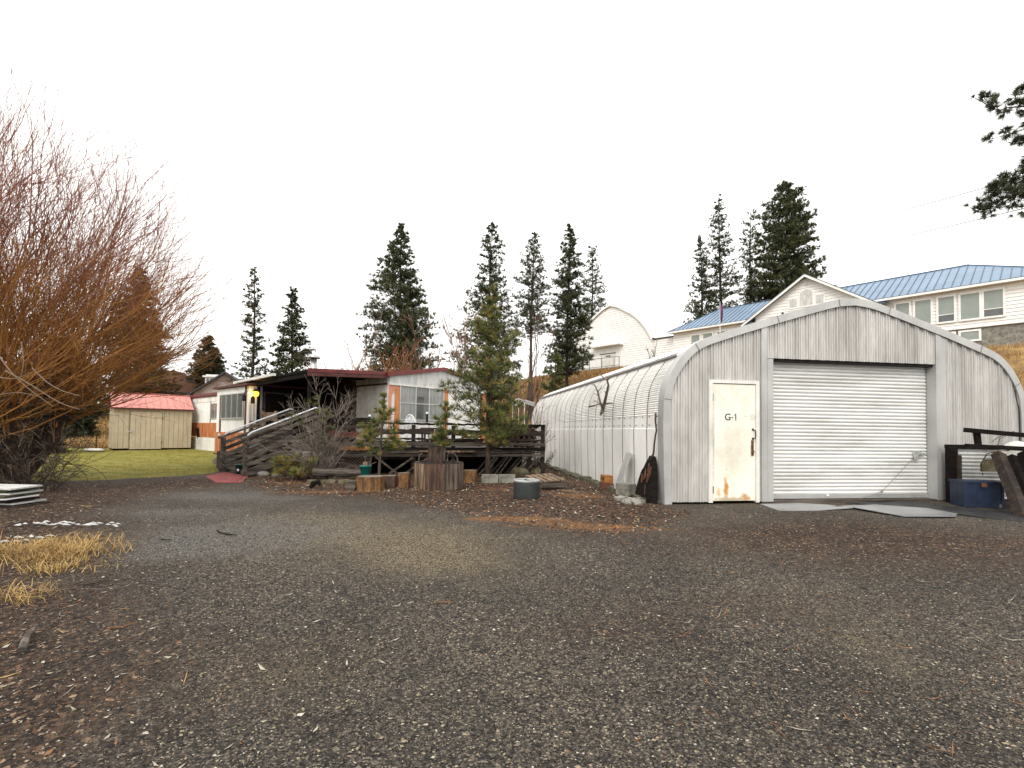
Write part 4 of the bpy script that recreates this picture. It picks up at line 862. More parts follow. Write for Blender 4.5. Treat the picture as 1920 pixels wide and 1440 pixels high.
# front deck with rough slab railing
def deck():
    A0 = pt(612, 850, 12.4); A0 = V(A0.x, A0.y, 0); rz = math.atan2(1.25, 5.5); L_ = 5.75
    D = thing('wooden_deck', 'raised weathered deck with rough slab railing in front of the mobile home', 'deck', A0, rz)
    rnd = random.Random(21); zd = .74
    # floor polygon in world, converted to local
    def lw(p): dx, dy = p.x-A0.x, p.y-A0.y; c, s = math.cos(rz), math.sin(rz); return (c*dx+s*dy, -s*dx+c*dy)
    P = [(0,0),(L_,0),(L_+.2,2.5),lw(tw(-.05,-4.2)),lw(tw(-.05,0)),lw(tw(3.4,0.05)),lw(tw(3.4,2.35)),lw(tw(-.2,2.35))]
    mb = MB(); mb.prism(P, zd-.09, zd, lambda a, b, d: (a, b, d)); mb.build('floor', M['wood_grey'], D)
    # railing slabs
    rows = [(1.33,1.385,'wood_black',0,L_,.016),(1.07,1.22,'wood_dark',1.05,L_,.022),(.925,.985,'wood_dark',1.05,L_,.014),(.785,.885,'wood_grey',0,L_,.014),(.68,.745,'wood_black',0,L_,.012),(.59,.64,'wood_grey',0,L_,.008),(.50,.57,'wood_dark',0,L_,.008)]
    for z0, z1, mt, a, b, rg in rows:
        x = a
        while x < b-.2:
            l = min(rnd.uniform(1.2, 2.6), b-x); mb = MB(); mb.slab(x, x+l-.01, z0+rnd.uniform(-.008,.008), z1, -.03+rnd.uniform(-.004,.004), .045, rnd, rg); mb.build('rail_slab', M[mt if rnd.random() < .8 else rnd.choice(['wood_dark','wood_grey'])], D); x += l
    for z0, z1, mt, a, b, rg in [(1.36,1.48,'wood_black',.35,1.12,.025),(1.22,1.30,'wood_dark',.30,1.1,.02),(.98,1.14,'wood_red',.05,1.0,.02),(.66,.76,'wood_orange',.30,1.05,.016),(.90,1.02,'wood_orange',4.0,4.6,.016),(.62,.66,'wood_tanz',2.3,3.75,.006),(1.0,1.06,'wood_red',3.4,3.95,.015)]:
        mb = MB(); mb.slab(a, b, z0, z1, -.085, .045, rnd, rg); mb.build('rail_slab', M[mt], D)
    for x in (.05, 1.05, 2.15, 3.2, 4.25, 5.3, L_-.05):
        mb = MB(); mb.box(x-.05, x+.05, .02, .11, -.05, 1.33); mb.build('post', M['wood_dark'], D)
    for x, l in ((1.15,.0),(2.05,.3)):
        pass
    # X braces under the deck
    for (xa, xb) in ((1.2,1.75),(2.55,1.95),(2.15,1.55)):
        mb = MB(); mb.beam((xa,-.05,.50 if xa < xb else .48),(xb,-.05,.02) if False else (xb,-.02,.06),.04,.05); mb.build('brace', M['wood_grey'], D)
    mb = MB(); mb.box(1.10,1.50,.10,.14,.42,.46); mb.box(1.0,2.9,.3,.34,.40,.48); mb.build('under_beam', M['wood_dark'], D)
    mb = MB(); mb.box(-.2, L_, 2.6, 2.65, -.02, zd-.1); mb.build('back_skirt', M['wood_black'], D)
    # lattice on the left
    mb = MB(); x0, x1, z0, z1 = -1.05, 1.0, .04, .50; s = .075
    k = x0-(z1-z0)
    while k < x1:
        for sg in (1, -1):
            a, b = (k, z0), (k+(z1-z0), z1)
            if sg < 0: a, b = (k, z1), (k+(z1-z0), z0)
            ca, cb = max(a[0], x0), min(b[0], x1)
            if cb > ca+.01:
                fz = lambda x: a[1]+(b[1]-a[1])*(x-a[0])/(b[0]-a[0]); mb.beam((ca, .13+.012*sg, fz(ca)), (cb, .13+.012*sg, fz(cb)), .010, .026)
        k += s
    mb.build('lattice', M['wood_brownz'], D)
    mb = MB(); mb.box(-1.0, 1.0, .6, .62, .0, .6); mb.build('lattice_backing', M['grey_fascia'], D)
    # rail posts caps with white solar lamps
    for px, py in ((693,780),(801,775)):
        q = pt(px, py, 12.6+(px-693)*.003); Q = thing('solar_lamp', 'white globe solar lamp on a black post of the deck rail, '+('above the small pine' if px < 750 else 'beside the white chair'), 'lamp', q, group='globe solar lamps on the deck rail')
        mb = MB(); mb.lathe([(0,-.035),(.03,-.02),(.04,0),(.03,.025),(0,.038)], n=12); mb.build('globe', M['white_plastic'], Q, True)
        mb = MB(); mb.lathe([(.03,-.24),(.03,-.05),(.045,-.03)], n=8); mb.build('stem', M['iron'], Q)
    return D, A0, rz
DECK, DA0, DRZ = deck()
def dloc(x, y, z=0):
    c, s = math.cos(DRZ), math.sin(DRZ); return V(DA0.x+c*x-s*y, DA0.y+s*x+c*y, z)

# things on the deck and porch
def deck_things():
    rnd = random.Random(4)
    # white plastic chair
    q = pt(783, 800, 14.0); Cc = thing('patio_chair', 'white plastic patio chair on the deck in front of the window', 'chair', (q.x, q.y, .74), math.radians(-35))
    mb = MB()
    pts = []; n = 12
    for k in range(n+1):
        a = math.pi*k/n; pts.append((-.24*math.cos(a), -.25-.06*math.sin(a), .46+.42*math.sin(a)))
    mb.tube(pts, .02, 6)
    for k in range(1, 7): x = -.2+.4*k/7; mb.tube([(x,-.25,.44),(x*1.0,-.30,.46+.42*math.sqrt(max(0,1-(x/.24)**2)))], .013, 5)
    mb.build('backrest', M['white_plastic'], Cc, True)
    mb = MB(); mb.obox((0,0,.42),(.46,.46,.035)); mb.build('seat', M['white_plastic'], Cc)
    for sx in (-1, 1):
        mb = MB(); mb.tube([(sx*.25,-.27,.62),(sx*.27,0,.64),(sx*.26,.2,.62),(sx*.24,.23,.42)], .022, 6); mb.build('armrest', M['white_plastic'], Cc, True)
        for sy in (-1, 1):
            mb = MB(); mb.tube([(sx*.22,sy*.21,.41),(sx*.26,sy*.25,0)], [.028,.018], 6); mb.build('leg', M['white_plastic'], Cc, True)
    # log chair on the porch
    q = pt(494, 800, 14.9); Lc = thing('log_chair', 'rustic wooden chair with thick log posts on the porch', 'chair', (q.x, q.y, .80), math.radians(-20))
    for sx in (-1, 1):
        for sy in (-1, 1):
            mb = MB(); mb.tube([(sx*.25,sy*.22,0),(sx*.25,sy*.22,.92 if sy > 0 else .60)], .05, 8); mb.build('leg', M['wood_tanz'] if sx > 0 else M['rust'], Lc, True)
    mb = MB(); mb.obox((0,0,.42),(.55,.5,.06)); mb.build('seat', M['wood_tanz'], Lc); mb = MB(); mb.obox((0,.22,.75),(.42,.05,.26)); mb.build('backrest', M['wood_tanz'], Lc)
    # arched trellis
    q = pt(972, 800, 14.2); T = thing('garden_trellis', 'white metal arched garden trellis standing behind the young pine', 'trellis', (q.x, q.y, .74), math.radians(10))
    mb = MB(); r0 = .175; zz = 1.22
    mb.tube([(-r0,0,0),(-r0,0,zz)], .011, 5); mb.tube([(r0,0,0),(r0,0,zz)], .011, 5)
    mb.tube([(r0*math.cos(math.pi*k/12),0,zz+r0*math.sin(math.pi*k/12)) for k in range(13)], .011, 5)
    mb.tube([(.09*math.cos(math.pi*k/12),0,zz-.03+.09*math.sin(math.pi*k/12)) for k in range(13)], .008, 5)
    mb.tube([(0,0,0),(0,0,zz+r0)], .008, 5); mb.tube([(-r0,0,zz),(r0,0,zz)], .008, 5)
    for a in (55, 125): mb.tube([(0,0,zz),(r0*math.cos(math.radians(a)),0,zz+r0*math.sin(math.radians(a)))], .007, 5)
    mb.tube([(-r0,0,.4),(r0,0,.4)], .008, 5)
    mb.build('frame', M['white_paint'], T)
    # firewood stacked at the right end of the deck
    g = 0
    for lay in range(6):
        for k in range(6):
            x = 4.62+k*.165+(.08 if lay % 2 else 0); 
            if x > 5.75: continue
            z = .81+lay*.105; r = rnd.uniform(.045,.062); q = dloc(x+rnd.uniform(-.01,.01), .18, z)
            mb = MB(); mb.lathe([(r*.97,-.19),(r,-.18),(r,.18),(r*.97,.19)], n=8, wob=.12, rnd=rnd)
            mb.v = [(a, c, b) for a, b, c in mb.v]; mb.f = [f[::-1] for f in mb.f]
            one('firewood_log', mb, [M['bark_red'], M['stump_top']], 'split bark-covered log in the firewood stack at the right end of the deck', 'log', q, DRZ+rnd.uniform(-.12,.12), 'firewood logs stacked at the right end of the deck')
    # black covered grill behind left rail
    # patio table in front of the window
    q = pt(812, 800, 13.7); Tt = thing('patio_table', 'low brown wooden table on the deck beside the white chair', 'table', (q.x, q.y, .74))
    mb = MB(); mb.obox((0,0,.50),(.62,.5,.05)); mb.build('tabletop', M['wood_brownz'], Tt)
    for sx in (-1,1):
        for sy in (-1,1): mb = MB(); mb.obox((sx*.26,sy*.2,.24),(.05,.05,.48)); mb.build('leg', M['wood_brownz'], Tt)
deck_things()

# leaning poles and gutter at the right of the deck
def leaning():
    rnd = random.Random(14)
    for k in range(11):
        x = 3.75+k*.135+rnd.uniform(-.03,.03); a = dloc(x, -.12-rnd.uniform(0,.04), .02); b = dloc(x+.42+rnd.uniform(-.05,.08), -.06, .50+rnd.uniform(-.03,.03))
        mb = MB(); c = (a+b)/2; mb.beam(a-c, b-c, .03, rnd.uniform(.03,.05)); one('leaning_pole', mb, M['wood_grey' if k % 3 else 'wood_dark'], 'grey wooden pole leaning against the deck front beside the young pine trunk', 'pole', c, 0, 'grey poles leaning against the deck front')
    # raised dark gutter piece behind the trellis
    q = pt(983, 752, 16.0); mb = MB(); mb.beam((.0,0,.03),(.34,0,-.07),.10,.04); mb.beam((.02,0,-.03),(.33,0,-.13),.02,.08); one('awning', mb, M['galv_trim'], 'small sloping metal awning behind the trellis', 'awning', q)
leaning()

# ------------------------------------------------------------------ shed
def shed():
    F0 = gp(210, 845, 0); F1 = gp(357, 843, 0); d = (F1-F0); L_ = d.length; rz = math.atan2(d.y, d.x)
    S = thing('garden_shed', 'tan wooden storage shed with faded red metal roof on the lawn', 'shed', (F0.x, F0.y, 0), rz)
    D_, he = 2.4, 2.15
    mb = MB(); mb.box(0, L_, 0, D_, .10, he); mb.prism([(0,he),(D_,he),(D_/2,he+.72)], .0, L_, lambda a, b, d: (d, a, b)); mb.build('walls', M['tan_siding'], S)
    mb = MB(); x = .2
    while x < L_:
        if not (.62 < x < 1.98): mb.box(x-.006, x+.006, -.004, .0, .12, he-.02)
        x += .205
    y = .2
    while y < D_: mb.box(-.004, 0, y-.006, y+.006, .12, he); y += .205
    mb.build('siding_grooves', M['tan_line'], S)
    mb = MB(); mb.box(-.012,.05,-.012,.03,.1,he); mb.box(L_-.05,L_+.012,-.012,.03,.1,he); mb.build('corner_trim', M['tan_siding'], S)
    mb = MB(); e = .09; zr = he+.74
    for sg, ya, yb in ((0,-.14,D_/2),(1,D_+.14,D_/2)):
        vs = [(-e,ya,he-.04),(L_+e,ya,he-.04),(L_+e,yb,zr),(-e,yb,zr)]; mb.add(vs+[(a,b,c-.05) for a,b,c in vs], [(0,1,2,3),(7,6,5,4),(0,4,5,1),(1,5,6,2),(3,7,4,0)])
    rf = mb.build('roof', M['red_pink'], S)
    mb = MB(); x = .1
    while x < L_: mb.beam((x,-.135,he-.02),(x,D_/2,zr+.02),.022,.02); x += .3
    mb.beam((-e,D_/2,zr+.02),(L_+e,D_/2,zr+.02),.12,.03); mb.build('roof_ribs', M['red_pink'], rf)
    mb = MB(); mb.box(-e,L_+e,-.15,-.12,he-.12,he-.045); mb.build('eave_trim', M['maroon'], rf)
    mb = MB(); mb.prism([(.02,he),(D_-.02,he),(D_/2,he+.66)], -.02, -.001, lambda a, b, d: (d, a, b)); mb.build('gable_infill', M['maroon'], S)
    mb = MB(); mb.box(.66, 1.94, -.03, 0, .06, 1.93); dr = mb.build('door', M['tan_siding'], S)
    mb = MB(); mb.box(.635,.66,-.02,0,.02,1.95); mb.box(1.94,1.955,-.02,0,.1,1.95); mb.box(.66,1.94,-.02,0,1.93,1.95)
    for x in (.87,1.075,1.28,1.485,1.69): mb.box(x-.005,x+.005,-.034,-.03,.1,1.9)
    mb.build('door_gap', M['tan_line'], dr)
    mb = MB(); mb.obox((.72,-.05,.98),(.05,.03,.14)); mb.obox((.64,-.05,.93),(.10,.03,.04)); mb.build('latch', M['aluminium'], dr)
    for z in (.4, 1.6): mb = MB(); mb.obox((1.95,-.035,z),(.03,.012,.12)); mb.build('hinge', M['tan_line'], dr)
    mb = MB(); mb.box(.05, L_-.05, .05, D_-.05, -.05, .10); mb.build('skids', M['wood_black'], S)
    # boards leaning at the right end
    q = V(F1.x+.35, F1.y, 0); mb = MB(); mb.beam((.25,0,0),(-.12,.1,1.15),.04,.18); one('leaning_board', mb, M['wood_black'], 'black board leaning on the right end of the tan shed', 'board', q)
shed()

# ------------------------------------------------------------------ houses and structures far left
def far_structures():
    # house with dark roof and cupola behind the mobile home
    c = pt(422, 740, 36.0); H0 = thing('gabled_house', 'old house with black gable roof, cupola and stained pinkish stucco behind the mobile home', 'house', (c.x, c.y, 0), math.radians(20))
    hw, ze, za = 2.0, 3.75, 5.25; dpt = 5
    mb = MB(); mb.prism([(-hw,0),(hw,0),(hw,ze),(0,za),(-hw,ze)], 0, dpt, lambda a, b, d: (a, d, b)); mb.build('walls', M['pink_stucco'], H0)
    mb = MB()
    for sg in (-1, 1):
        vs = [(sg*(hw+.45),-.35,ze-.32),(0,-.35,za+.05),(0,dpt+.3,za+.05),(sg*(hw+.45),dpt+.3,ze-.32)]; mb.add(vs+[(a,b,c_-.14) for a,b,c_ in vs], [(0,1,2,3),(7,6,5,4),(0,4,5,1),(3,7,4,0)])
    rf = mb.build('roof', M['dark_roof'], H0)
    mb = MB(); mb.box(-3.3,-hw-.0,.8,dpt,0,2.9); mb.build('side_wing', M['brick'], H0)
    mb = MB(); vs = [(-4.0,.4,2.75),(-1.2,.4,4.25),(-1.2,dpt,4.25),(-4.0,dpt,2.75)]; mb.add(vs+[(a,b,c_-.12) for a,b,c_ in vs], [(0,1,2,3)[::-1],(7,6,5,4)[::-1],(0,4,5,1),(3,7,4,0)]); mb.build('wing_roof', M['dark_roof'], H0)
    mb = MB(); mb.box(-1.95,-.85,3.0,3.9,4.3,5.1); cu = mb.build('cupola', M['white_paint'], rf)
    mb = MB(); mb.box(-2.1,-.70,2.85,4.05,5.1,5.22); mb.box(-1.9,-.9,2.95,3.95,5.22,5.32)
    mb.build('cupola_cap', M['aged_white'], rf)
    mb = MB()
    for k in range(4): mb.box(-1.85+k*.26,-1.70+k*.26,2.98,2.999,4.55,5.0)
    mb.build('cupola_louvre', M['glass'], rf)
    # brick house behind the shed
    c = pt(270, 735, 48.0); B = thing('brick_house', 'flat brown brick building seen through the willow above the shed roof', 'house', (c.x, c.y, 1.8), math.radians(8))
    mb = MB(); mb.box(-2.6,2.4,0,6,0,4.2); mb.box(1.2,2.8,-.3,2,3.6,4.9); mb.build('walls', M['brick'], B)
    mb = MB(); mb.box(-2.7,2.5,-.1,6.1,4.2,4.35); mb.build('roof', M['dark_roof'], B)
    for x in (-1.6, -.2): mb = MB(); mb.box(x,x+.7,-.04,0,2.6,3.5); mb.build('window', M['glass'], B)
    c = pt(338, 745, 42.0); B = thing('grey_house', 'low grey house with small dark windows between the shed and the mobile home', 'house', (c.x, c.y, 1.0), math.radians(10))
    mb = MB(); mb.box(-1.8,1.6,0,4,0,3.0); mb.build('walls', M['grey_house'], B); mb = MB(); mb.box(-2.0,1.8,-.3,4.2,3.0,3.15); mb.build('roof', M['dark_roof'], B)
    mb = MB(); mb.box(.0,.8,-.04,0,1.9,2.7); mb.build('window', M['glass'], B)
    mb = MB(); mb.box(1.2,1.55,-.05,-.01,.2,2.8); mb.build('brick_strip', M['brick'], B)
    # yellow green outbuilding
    c = pt(137, 782, 60.0); zb = 1.7; B = thing('yellow_outbuilding', 'small yellow-green outbuilding with pale low roof beyond the dry grass', 'outbuilding', (c.x, c.y, zb), math.radians(-6))
    mb = MB(); mb.box(-1.45,1.45,0,4,0,1.75); mb.prism([(-1.45,1.75),(1.45,1.75),(0,2.15)],0,4,lambda a,b,d:(a,d,b)); mb.build('walls', M['yellow_green'], B)
    mb = MB()
    for sg in (-1,1):
        vs = [(sg*1.9,-.3,1.68),(0,-.3,2.28),(0,4.3,2.28),(sg*1.9,4.3,1.68)]; mb.add(vs+[(a,b,c_-.08) for a,b,c_ in vs], [(0,1,2,3),(7,6,5,4),(0,4,5,1),(3,7,4,0)])
    mb.build('roof', M['aged_white'], B)
    mb = MB(); mb.box(1.2,1.42,-.03,0,0,1.4); mb.build('dark_doorway', M['dark_gap'], B)
    # utility pole
    c = pt(187, 775, 75.0); U = thing('utility_pole', 'thin utility pole beyond the dry grass left of the shed', 'pole', (c.x, c.y, 1.5))
    mb = MB(); mb.tube([(0,0,0),(0,0,6.2)], [.14,.10], 6); mb.build('pole', M['wood_greyz'], U); mb = MB(); mb.obox((0,0,5.7),(1.4,.1,.1)); mb.build('crossarm', M['wood_greyz'], U)
    mb = MB(); mb.lathe([(.2,2.9),(.2,3.6)], n=8, c=(.25,0,0)); mb.build('transformer', M['iron'], U)
    # steel T-posts
    for px, py0, py1, Y, lb in ((103,808,843,24.0,'left'),(180,806,843,24.5,'right')):
        c = pt(px, py1, Y); h = (py1-py0)*Y/F; mb = MB(); mb.obox((0,0,h/2),(.05,.012,h)); mb.obox((0,-.02,h/2),(.012,.04,h))
        one('fence_post', mb, M['rust'], 'rusty steel fence post in the dry grass, '+('nearer the willow' if lb == 'left' else 'nearer the tan shed'), 'fence post', (c.x, c.y, max(0,hz(c.x,c.y)-.05)), group='rusty steel fence posts')
    a = pt(60, 820, 24.0); b = pt(196, 818, 24.6); mb = MB()
    for dz in (0,.25,.5): mb.tube([(0,0,-dz),(b.x-a.x,b.y-a.y,-dz)], .004, 3)
    one('fence_wire', mb, M['wire'], 'sagging fence wires strung between the rusty steel posts', 'fence wire', a)
    # black pile and white thing at lawn edge
    c = gp(97, 850, 0); mb = MB(); r = random.Random(6)
    for k in range(7): mb.obox((r.uniform(-.35,.35),r.uniform(-.2,.2),.06+k*.055),(r.uniform(.5,.9),.3,.05),(r.uniform(-.08,.08),r.uniform(-.12,.12),r.uniform(-.3,.3)))
    one('scrap_pile', mb, M['wood_black'], 'low pile of black scrap boards at the edge of the lawn', 'scrap pile', (c.x,c.y,0))
    c = gp(176, 846, 0); mb = MB(); mb.lathe([(0,.14),(.3,.12),(.42,.06),(.40,.02)], n=12); one('upturned_basin', mb, M['aged_white'], 'pale upturned basin lying at the lawn edge near the shed', 'basin', (c.x,c.y,0), smooth=True)
    # little evergreen is built with the trees
far_structures()

# flagpole by the school
def flagpole():
    c = pt(1350, 640, 30.0); z0 = hz(c.x, c.y); P = thing('flagpole', 'slender flagpole with a limp flag in front of the blue roof', 'flagpole', (c.x, c.y, z0))
    tp = pt(1353, 566, 30.0); mb = MB(); mb.tube([(0,0,0),(0,0,tp.z-z0)], [.035,.02], 6); mb.build('pole', M['aluminium'], P, True)
    mb = MB(); zt = pt(1353, 571, 30).z-z0; zb_ = pt(1353, 607, 30).z-z0; n = 8
    r = random.Random(2); hh = zt-zb_
    for i in range(6):
        x = .04+i*.022; mb.tube([(x, .02*math.sin(i*2), zt-i*.02),(x+.02,.03*math.cos(i),zt-hh*.5),(x*.9,.02,zb_+i*.04)], [.02,.025,.02], 5, mi=(0 if i == 2 else 1))
    mb.build('flag', [M['flag_red'], M['flag_blue']], P, True)
flagpole()

# power lines
def wires():
    for a, b, lb in (((1500,437,60),(1990,311,22),'upper'),((1500,478,60),(1990,374,22),'lower')):
        p, q = pt(*a), pt(*b); mb = MB(); n = 14; pts = []
        for k in range(n+1):
            t = k/n; v = p.lerp(q, t)-p; v.z -= .5*math.sin(math.pi*t)*.6; pts.append(v)
        mb.tube(pts, .026, 4); one('power_line', mb, M['wire'], lb+' of the two thin overhead wires crossing the sky at right', 'power line', p, group='overhead wires at right')
wires()

# ------------------------------------------------------------------ vegetation builders
def limb_arrays():
    return {'v': [], 'f': [], 'm': []}
def add_tube_np(A, path, rad, n=3, mi=0):
    # light tube with n sides, path Nx3
    path = np.asarray(path, float); N = len(path); T = np.gradient(path, axis=0); T /= (np.linalg.norm(T, axis=1)[:, None]+1e-9)
    ref = np.array([0.31, 0.62, .72]); a = np.cross(T, ref); a /= (np.linalg.norm(a, axis=1)[:, None]+1e-9); b = np.cross(T, a)
    an = 2*np.pi*np.arange(n)/n; rad = np.asarray(rad).reshape(-1, 1, 1)
    ring = path[:, None, :] + rad*(a[:, None, :]*np.cos(an)[None, :, None] + b[:, None, :]*np.sin(an)[None, :, None])
    o = A.setdefault('n', 0); A['v'].append(ring.reshape(-1, 3))
    i = np.arange(N-1)[:, None]*n; k = np.arange(n)[None, :]; k2 = (k+1) % n
    f = np.stack([i+k, i+k2, i+n+k2, i+n+k], -1).reshape(-1, 4)+o; A['f'].append(f); A['m'].append(np.full(len(f), mi)); A['n'] = o+N*n
def build_limbs(A, name, mats, parent, loc):
    v = np.concatenate(A['v']); f = np.concatenate(A['f']); m = np.concatenate(A['m'])
    return npmesh(name, v, f, mats, m, parent, loc)
def tufts(centers, dirs, length, width, per, rng, mats_n, weights, spread=1.0, curve=.15, scl=None):
    """needle tufts: per thin triangles radiating around dirs"""
    C = np.repeat(centers, per, 0); D = np.repeat(dirs, per, 0); n = len(C)
    R = rng.normal(size=(n, 3)); R /= np.linalg.norm(R, axis=1)[:, None]
    d = D+R*spread; d /= np.linalg.norm(d, axis=1)[:, None]
    Ln = length*rng.uniform(.6, 1.15, (n, 1))*(1 if scl is None else np.repeat(scl, per)[:, None]); s = np.cross(d, rng.normal(size=(n, 3))); s /= (np.linalg.norm(s, axis=1)[:, None]+1e-9)
    a = C-s*width*.5; b = C+s*width*.5; t = C+d*Ln; t[:, 2] -= curve*Ln[:, 0]*rng.uniform(-.3, 1, n)
    v = np.stack([a, b, t], 1).reshape(-1, 3); f = np.arange(n*3).reshape(-1, 3)
    mi = np.repeat(rng.choice(mats_n, len(centers), p=weights), per)
    return v, f, mi
def prof_fn(prof):
    fs = [p[0] for p in prof]; ls = [p[1] for p in prof]; rs = [p[2] for p in prof]
    return lambda f: (np.interp(f, fs, ls), np.interp(f, fs, rs))
def pine(px, ytop, Z, prof, bare, label, seed, nl=70, tuft=.34, tw=.05, per=14, nt=9, mats=('pine_dark','pine_mid','pine_grey'), wts=(.5,.3,.2), pybase=None, zbase=None, trunk_mat='bark', group='tall pines behind the buildings', name='pine_tree', lean=0, cat='tree', r0=None, ang=(-.35,.25), up=.25, limb_mat='bark', lr=.02, spread=.8, dens=3.0, tk=.84, side=.36):
    """prof: (fraction from top, half width left px, half width right px)"""
    rng = np.random.RandomState(seed); tp = pt(px, ytop, Z)
    if zbase is None:
        zb = hz(tp.x, tp.y)-.1
    else: zb = zbase
    base = V(tp.x+lean, tp.y, zb); Ht = tp.z-zb; sc = Z/F
    root = thing(name, label, cat, base, 0, group)
    pf = prof_fn(prof)
    # trunk
    n = 9; path = []; rr = r0 or max(.05, Ht*.0105)
    for k in range(n+1):
        t = k/n; path.append((base.x+(tp.x-base.x)*t+.03*Ht*.2*math.sin(t*5+seed), base.y+.02*math.cos(t*4+seed), zb+Ht*t))
    path = np.array(path); rad = rr*(1-np.linspace(0, 1, n+1))**.8+.012
    A = limb_arrays(); add_tube_np(A, path, rad, 8); build_limbs(A, 'trunk', M[trunk_mat], root, base)
    A = limb_arrays(); Cs = []; Ds = []; Ss = []
    nl = int(nl*dens)
    for i in range(nl):
        f = bare*(i+rng.uniform(0,1))/nl; f = f**.9*bare**.1 if f > 0 else 0
        az = rng.uniform(0, 2*np.pi); wl, wr = pf(f); cx = math.cos(az)
        w_ = (wl*(1-cx)/2+wr*(1+cx)/2)*sc; l = w_*rng.uniform(.75, 1.3)+.05
        z = zb+Ht*(1-f); bx = np.interp(z, path[:,2], path[:,0]); by = np.interp(z, path[:,2], path[:,1])
        el0 = rng.uniform(*ang)+.7*max(0, .25-f); m_ = 5; P = [np.array([bx, by, z])]; d = np.array([cx*math.cos(el0), math.sin(az)*math.cos(el0), math.sin(el0)])
        for k in range(m_):
            d = d+np.array([rng.uniform(-.15,.15), rng.uniform(-.15,.15), up*rng.uniform(0,.8)]); d /= np.linalg.norm(d); P.append(P[-1]+d*l/m_)
        P = np.array(P); tgt = w_*rng.uniform(.80, 1.28)*(1 if rng.rand() < .9 else .5); rch = math.hypot(P[-1][0]-P[0][0], P[-1][1]-P[0][1])+1e-6; kk = tgt/rch; P[:,:2] = P[0,:2]+(P[:,:2]-P[0,:2])*kk; P[:,2] = P[0,2]+(P[:,2]-P[0,2])*min(1.1, max(.5, kk)); add_tube_np(A, P, np.linspace(lr*Ht/12*(.5+f*.8)+.004, .005, m_+1), 3)
        nn = max(2, int(nt*(.35+l/(1e-6+max(pf(.7))*sc))*rng.uniform(.7,1.2)))
        for q in range(nn):
            t = rng.uniform(.18, 1.0)**.85*m_; k = min(int(t), m_-1); c = P[k]+(P[k+1]-P[k])*(t-k)
            sd_ = rng.normal(size=3); sd_[2] = abs(sd_[2])*.6+.1; sd_ /= np.linalg.norm(sd_); sd_[2] *= .8; sl_ = rng.uniform(.03, side)*min(l, 2.4)*(1.15-t/m_*.6)
            e = c+sd_*sl_
            if sl_ > .12: add_tube_np(A, np.array([c, e]), [.006, .004], 3)
            dd = d*.5+sd_*.5+np.array([0,0,.35]); Cs.append(e); Ds.append(dd/np.linalg.norm(dd)); Ss.append(rng.uniform(.75,1.2)*(.55+.45*min(1, w_/(40*sc))))
        Cs.append(P[-1]); Ds.append(d); Ss.append(.8*(.55+.45*min(1, w_/(40*sc))))
    for k in range(5): Cs.append(path[-1]-np.array([0,0,.08*k*Ht/10])); Ds.append(np.array([0,0,1.])); Ss.append(.55)
    # dead bare stubs beneath the crown
    if bare < .9:
        for i in range(8):
            f = rng.uniform(bare, min(1,bare+.25)); az = rng.uniform(0, 6.28); z = zb+Ht*(1-f); bx = np.interp(z, path[:,2], path[:,0]); l = rng.uniform(.2,.7)*Ht/12
            P = np.array([[bx, base.y, z],[bx+math.cos(az)*l, base.y+math.sin(az)*l, z+rng.uniform(-.2,.1)*l]]); add_tube_np(A, P, [.012,.005], 3)
    v, f, mi = tufts(np.array(Cs), np.array(Ds), tuft*(tk if tuft > .2 else 1), tw*(.8 if tuft > .2 else 1), per if tuft < .2 else int(per*.75), rng, len(mats), list(wts), spread, scl=np.array(Ss))
    crown = npmesh('crown', v, f, [M[m] for m in mats], mi, root, base)
    build_limbs(A, 'limbs', M[limb_mat], crown, (0,0,0)).location = (0,0,0)
    # limbs were given in world space: shift relative to the base
    lb = [c for c in crown.children][0]; me = lb.data; co_ = np.empty(len(me.vertices)*3, np.float32); me.vertices.foreach_get('co', co_); co_ = co_.reshape(-1,3)-np.array(base, np.float32); me.vertices.foreach_set('co', co_.ravel()); me.update()
    return root

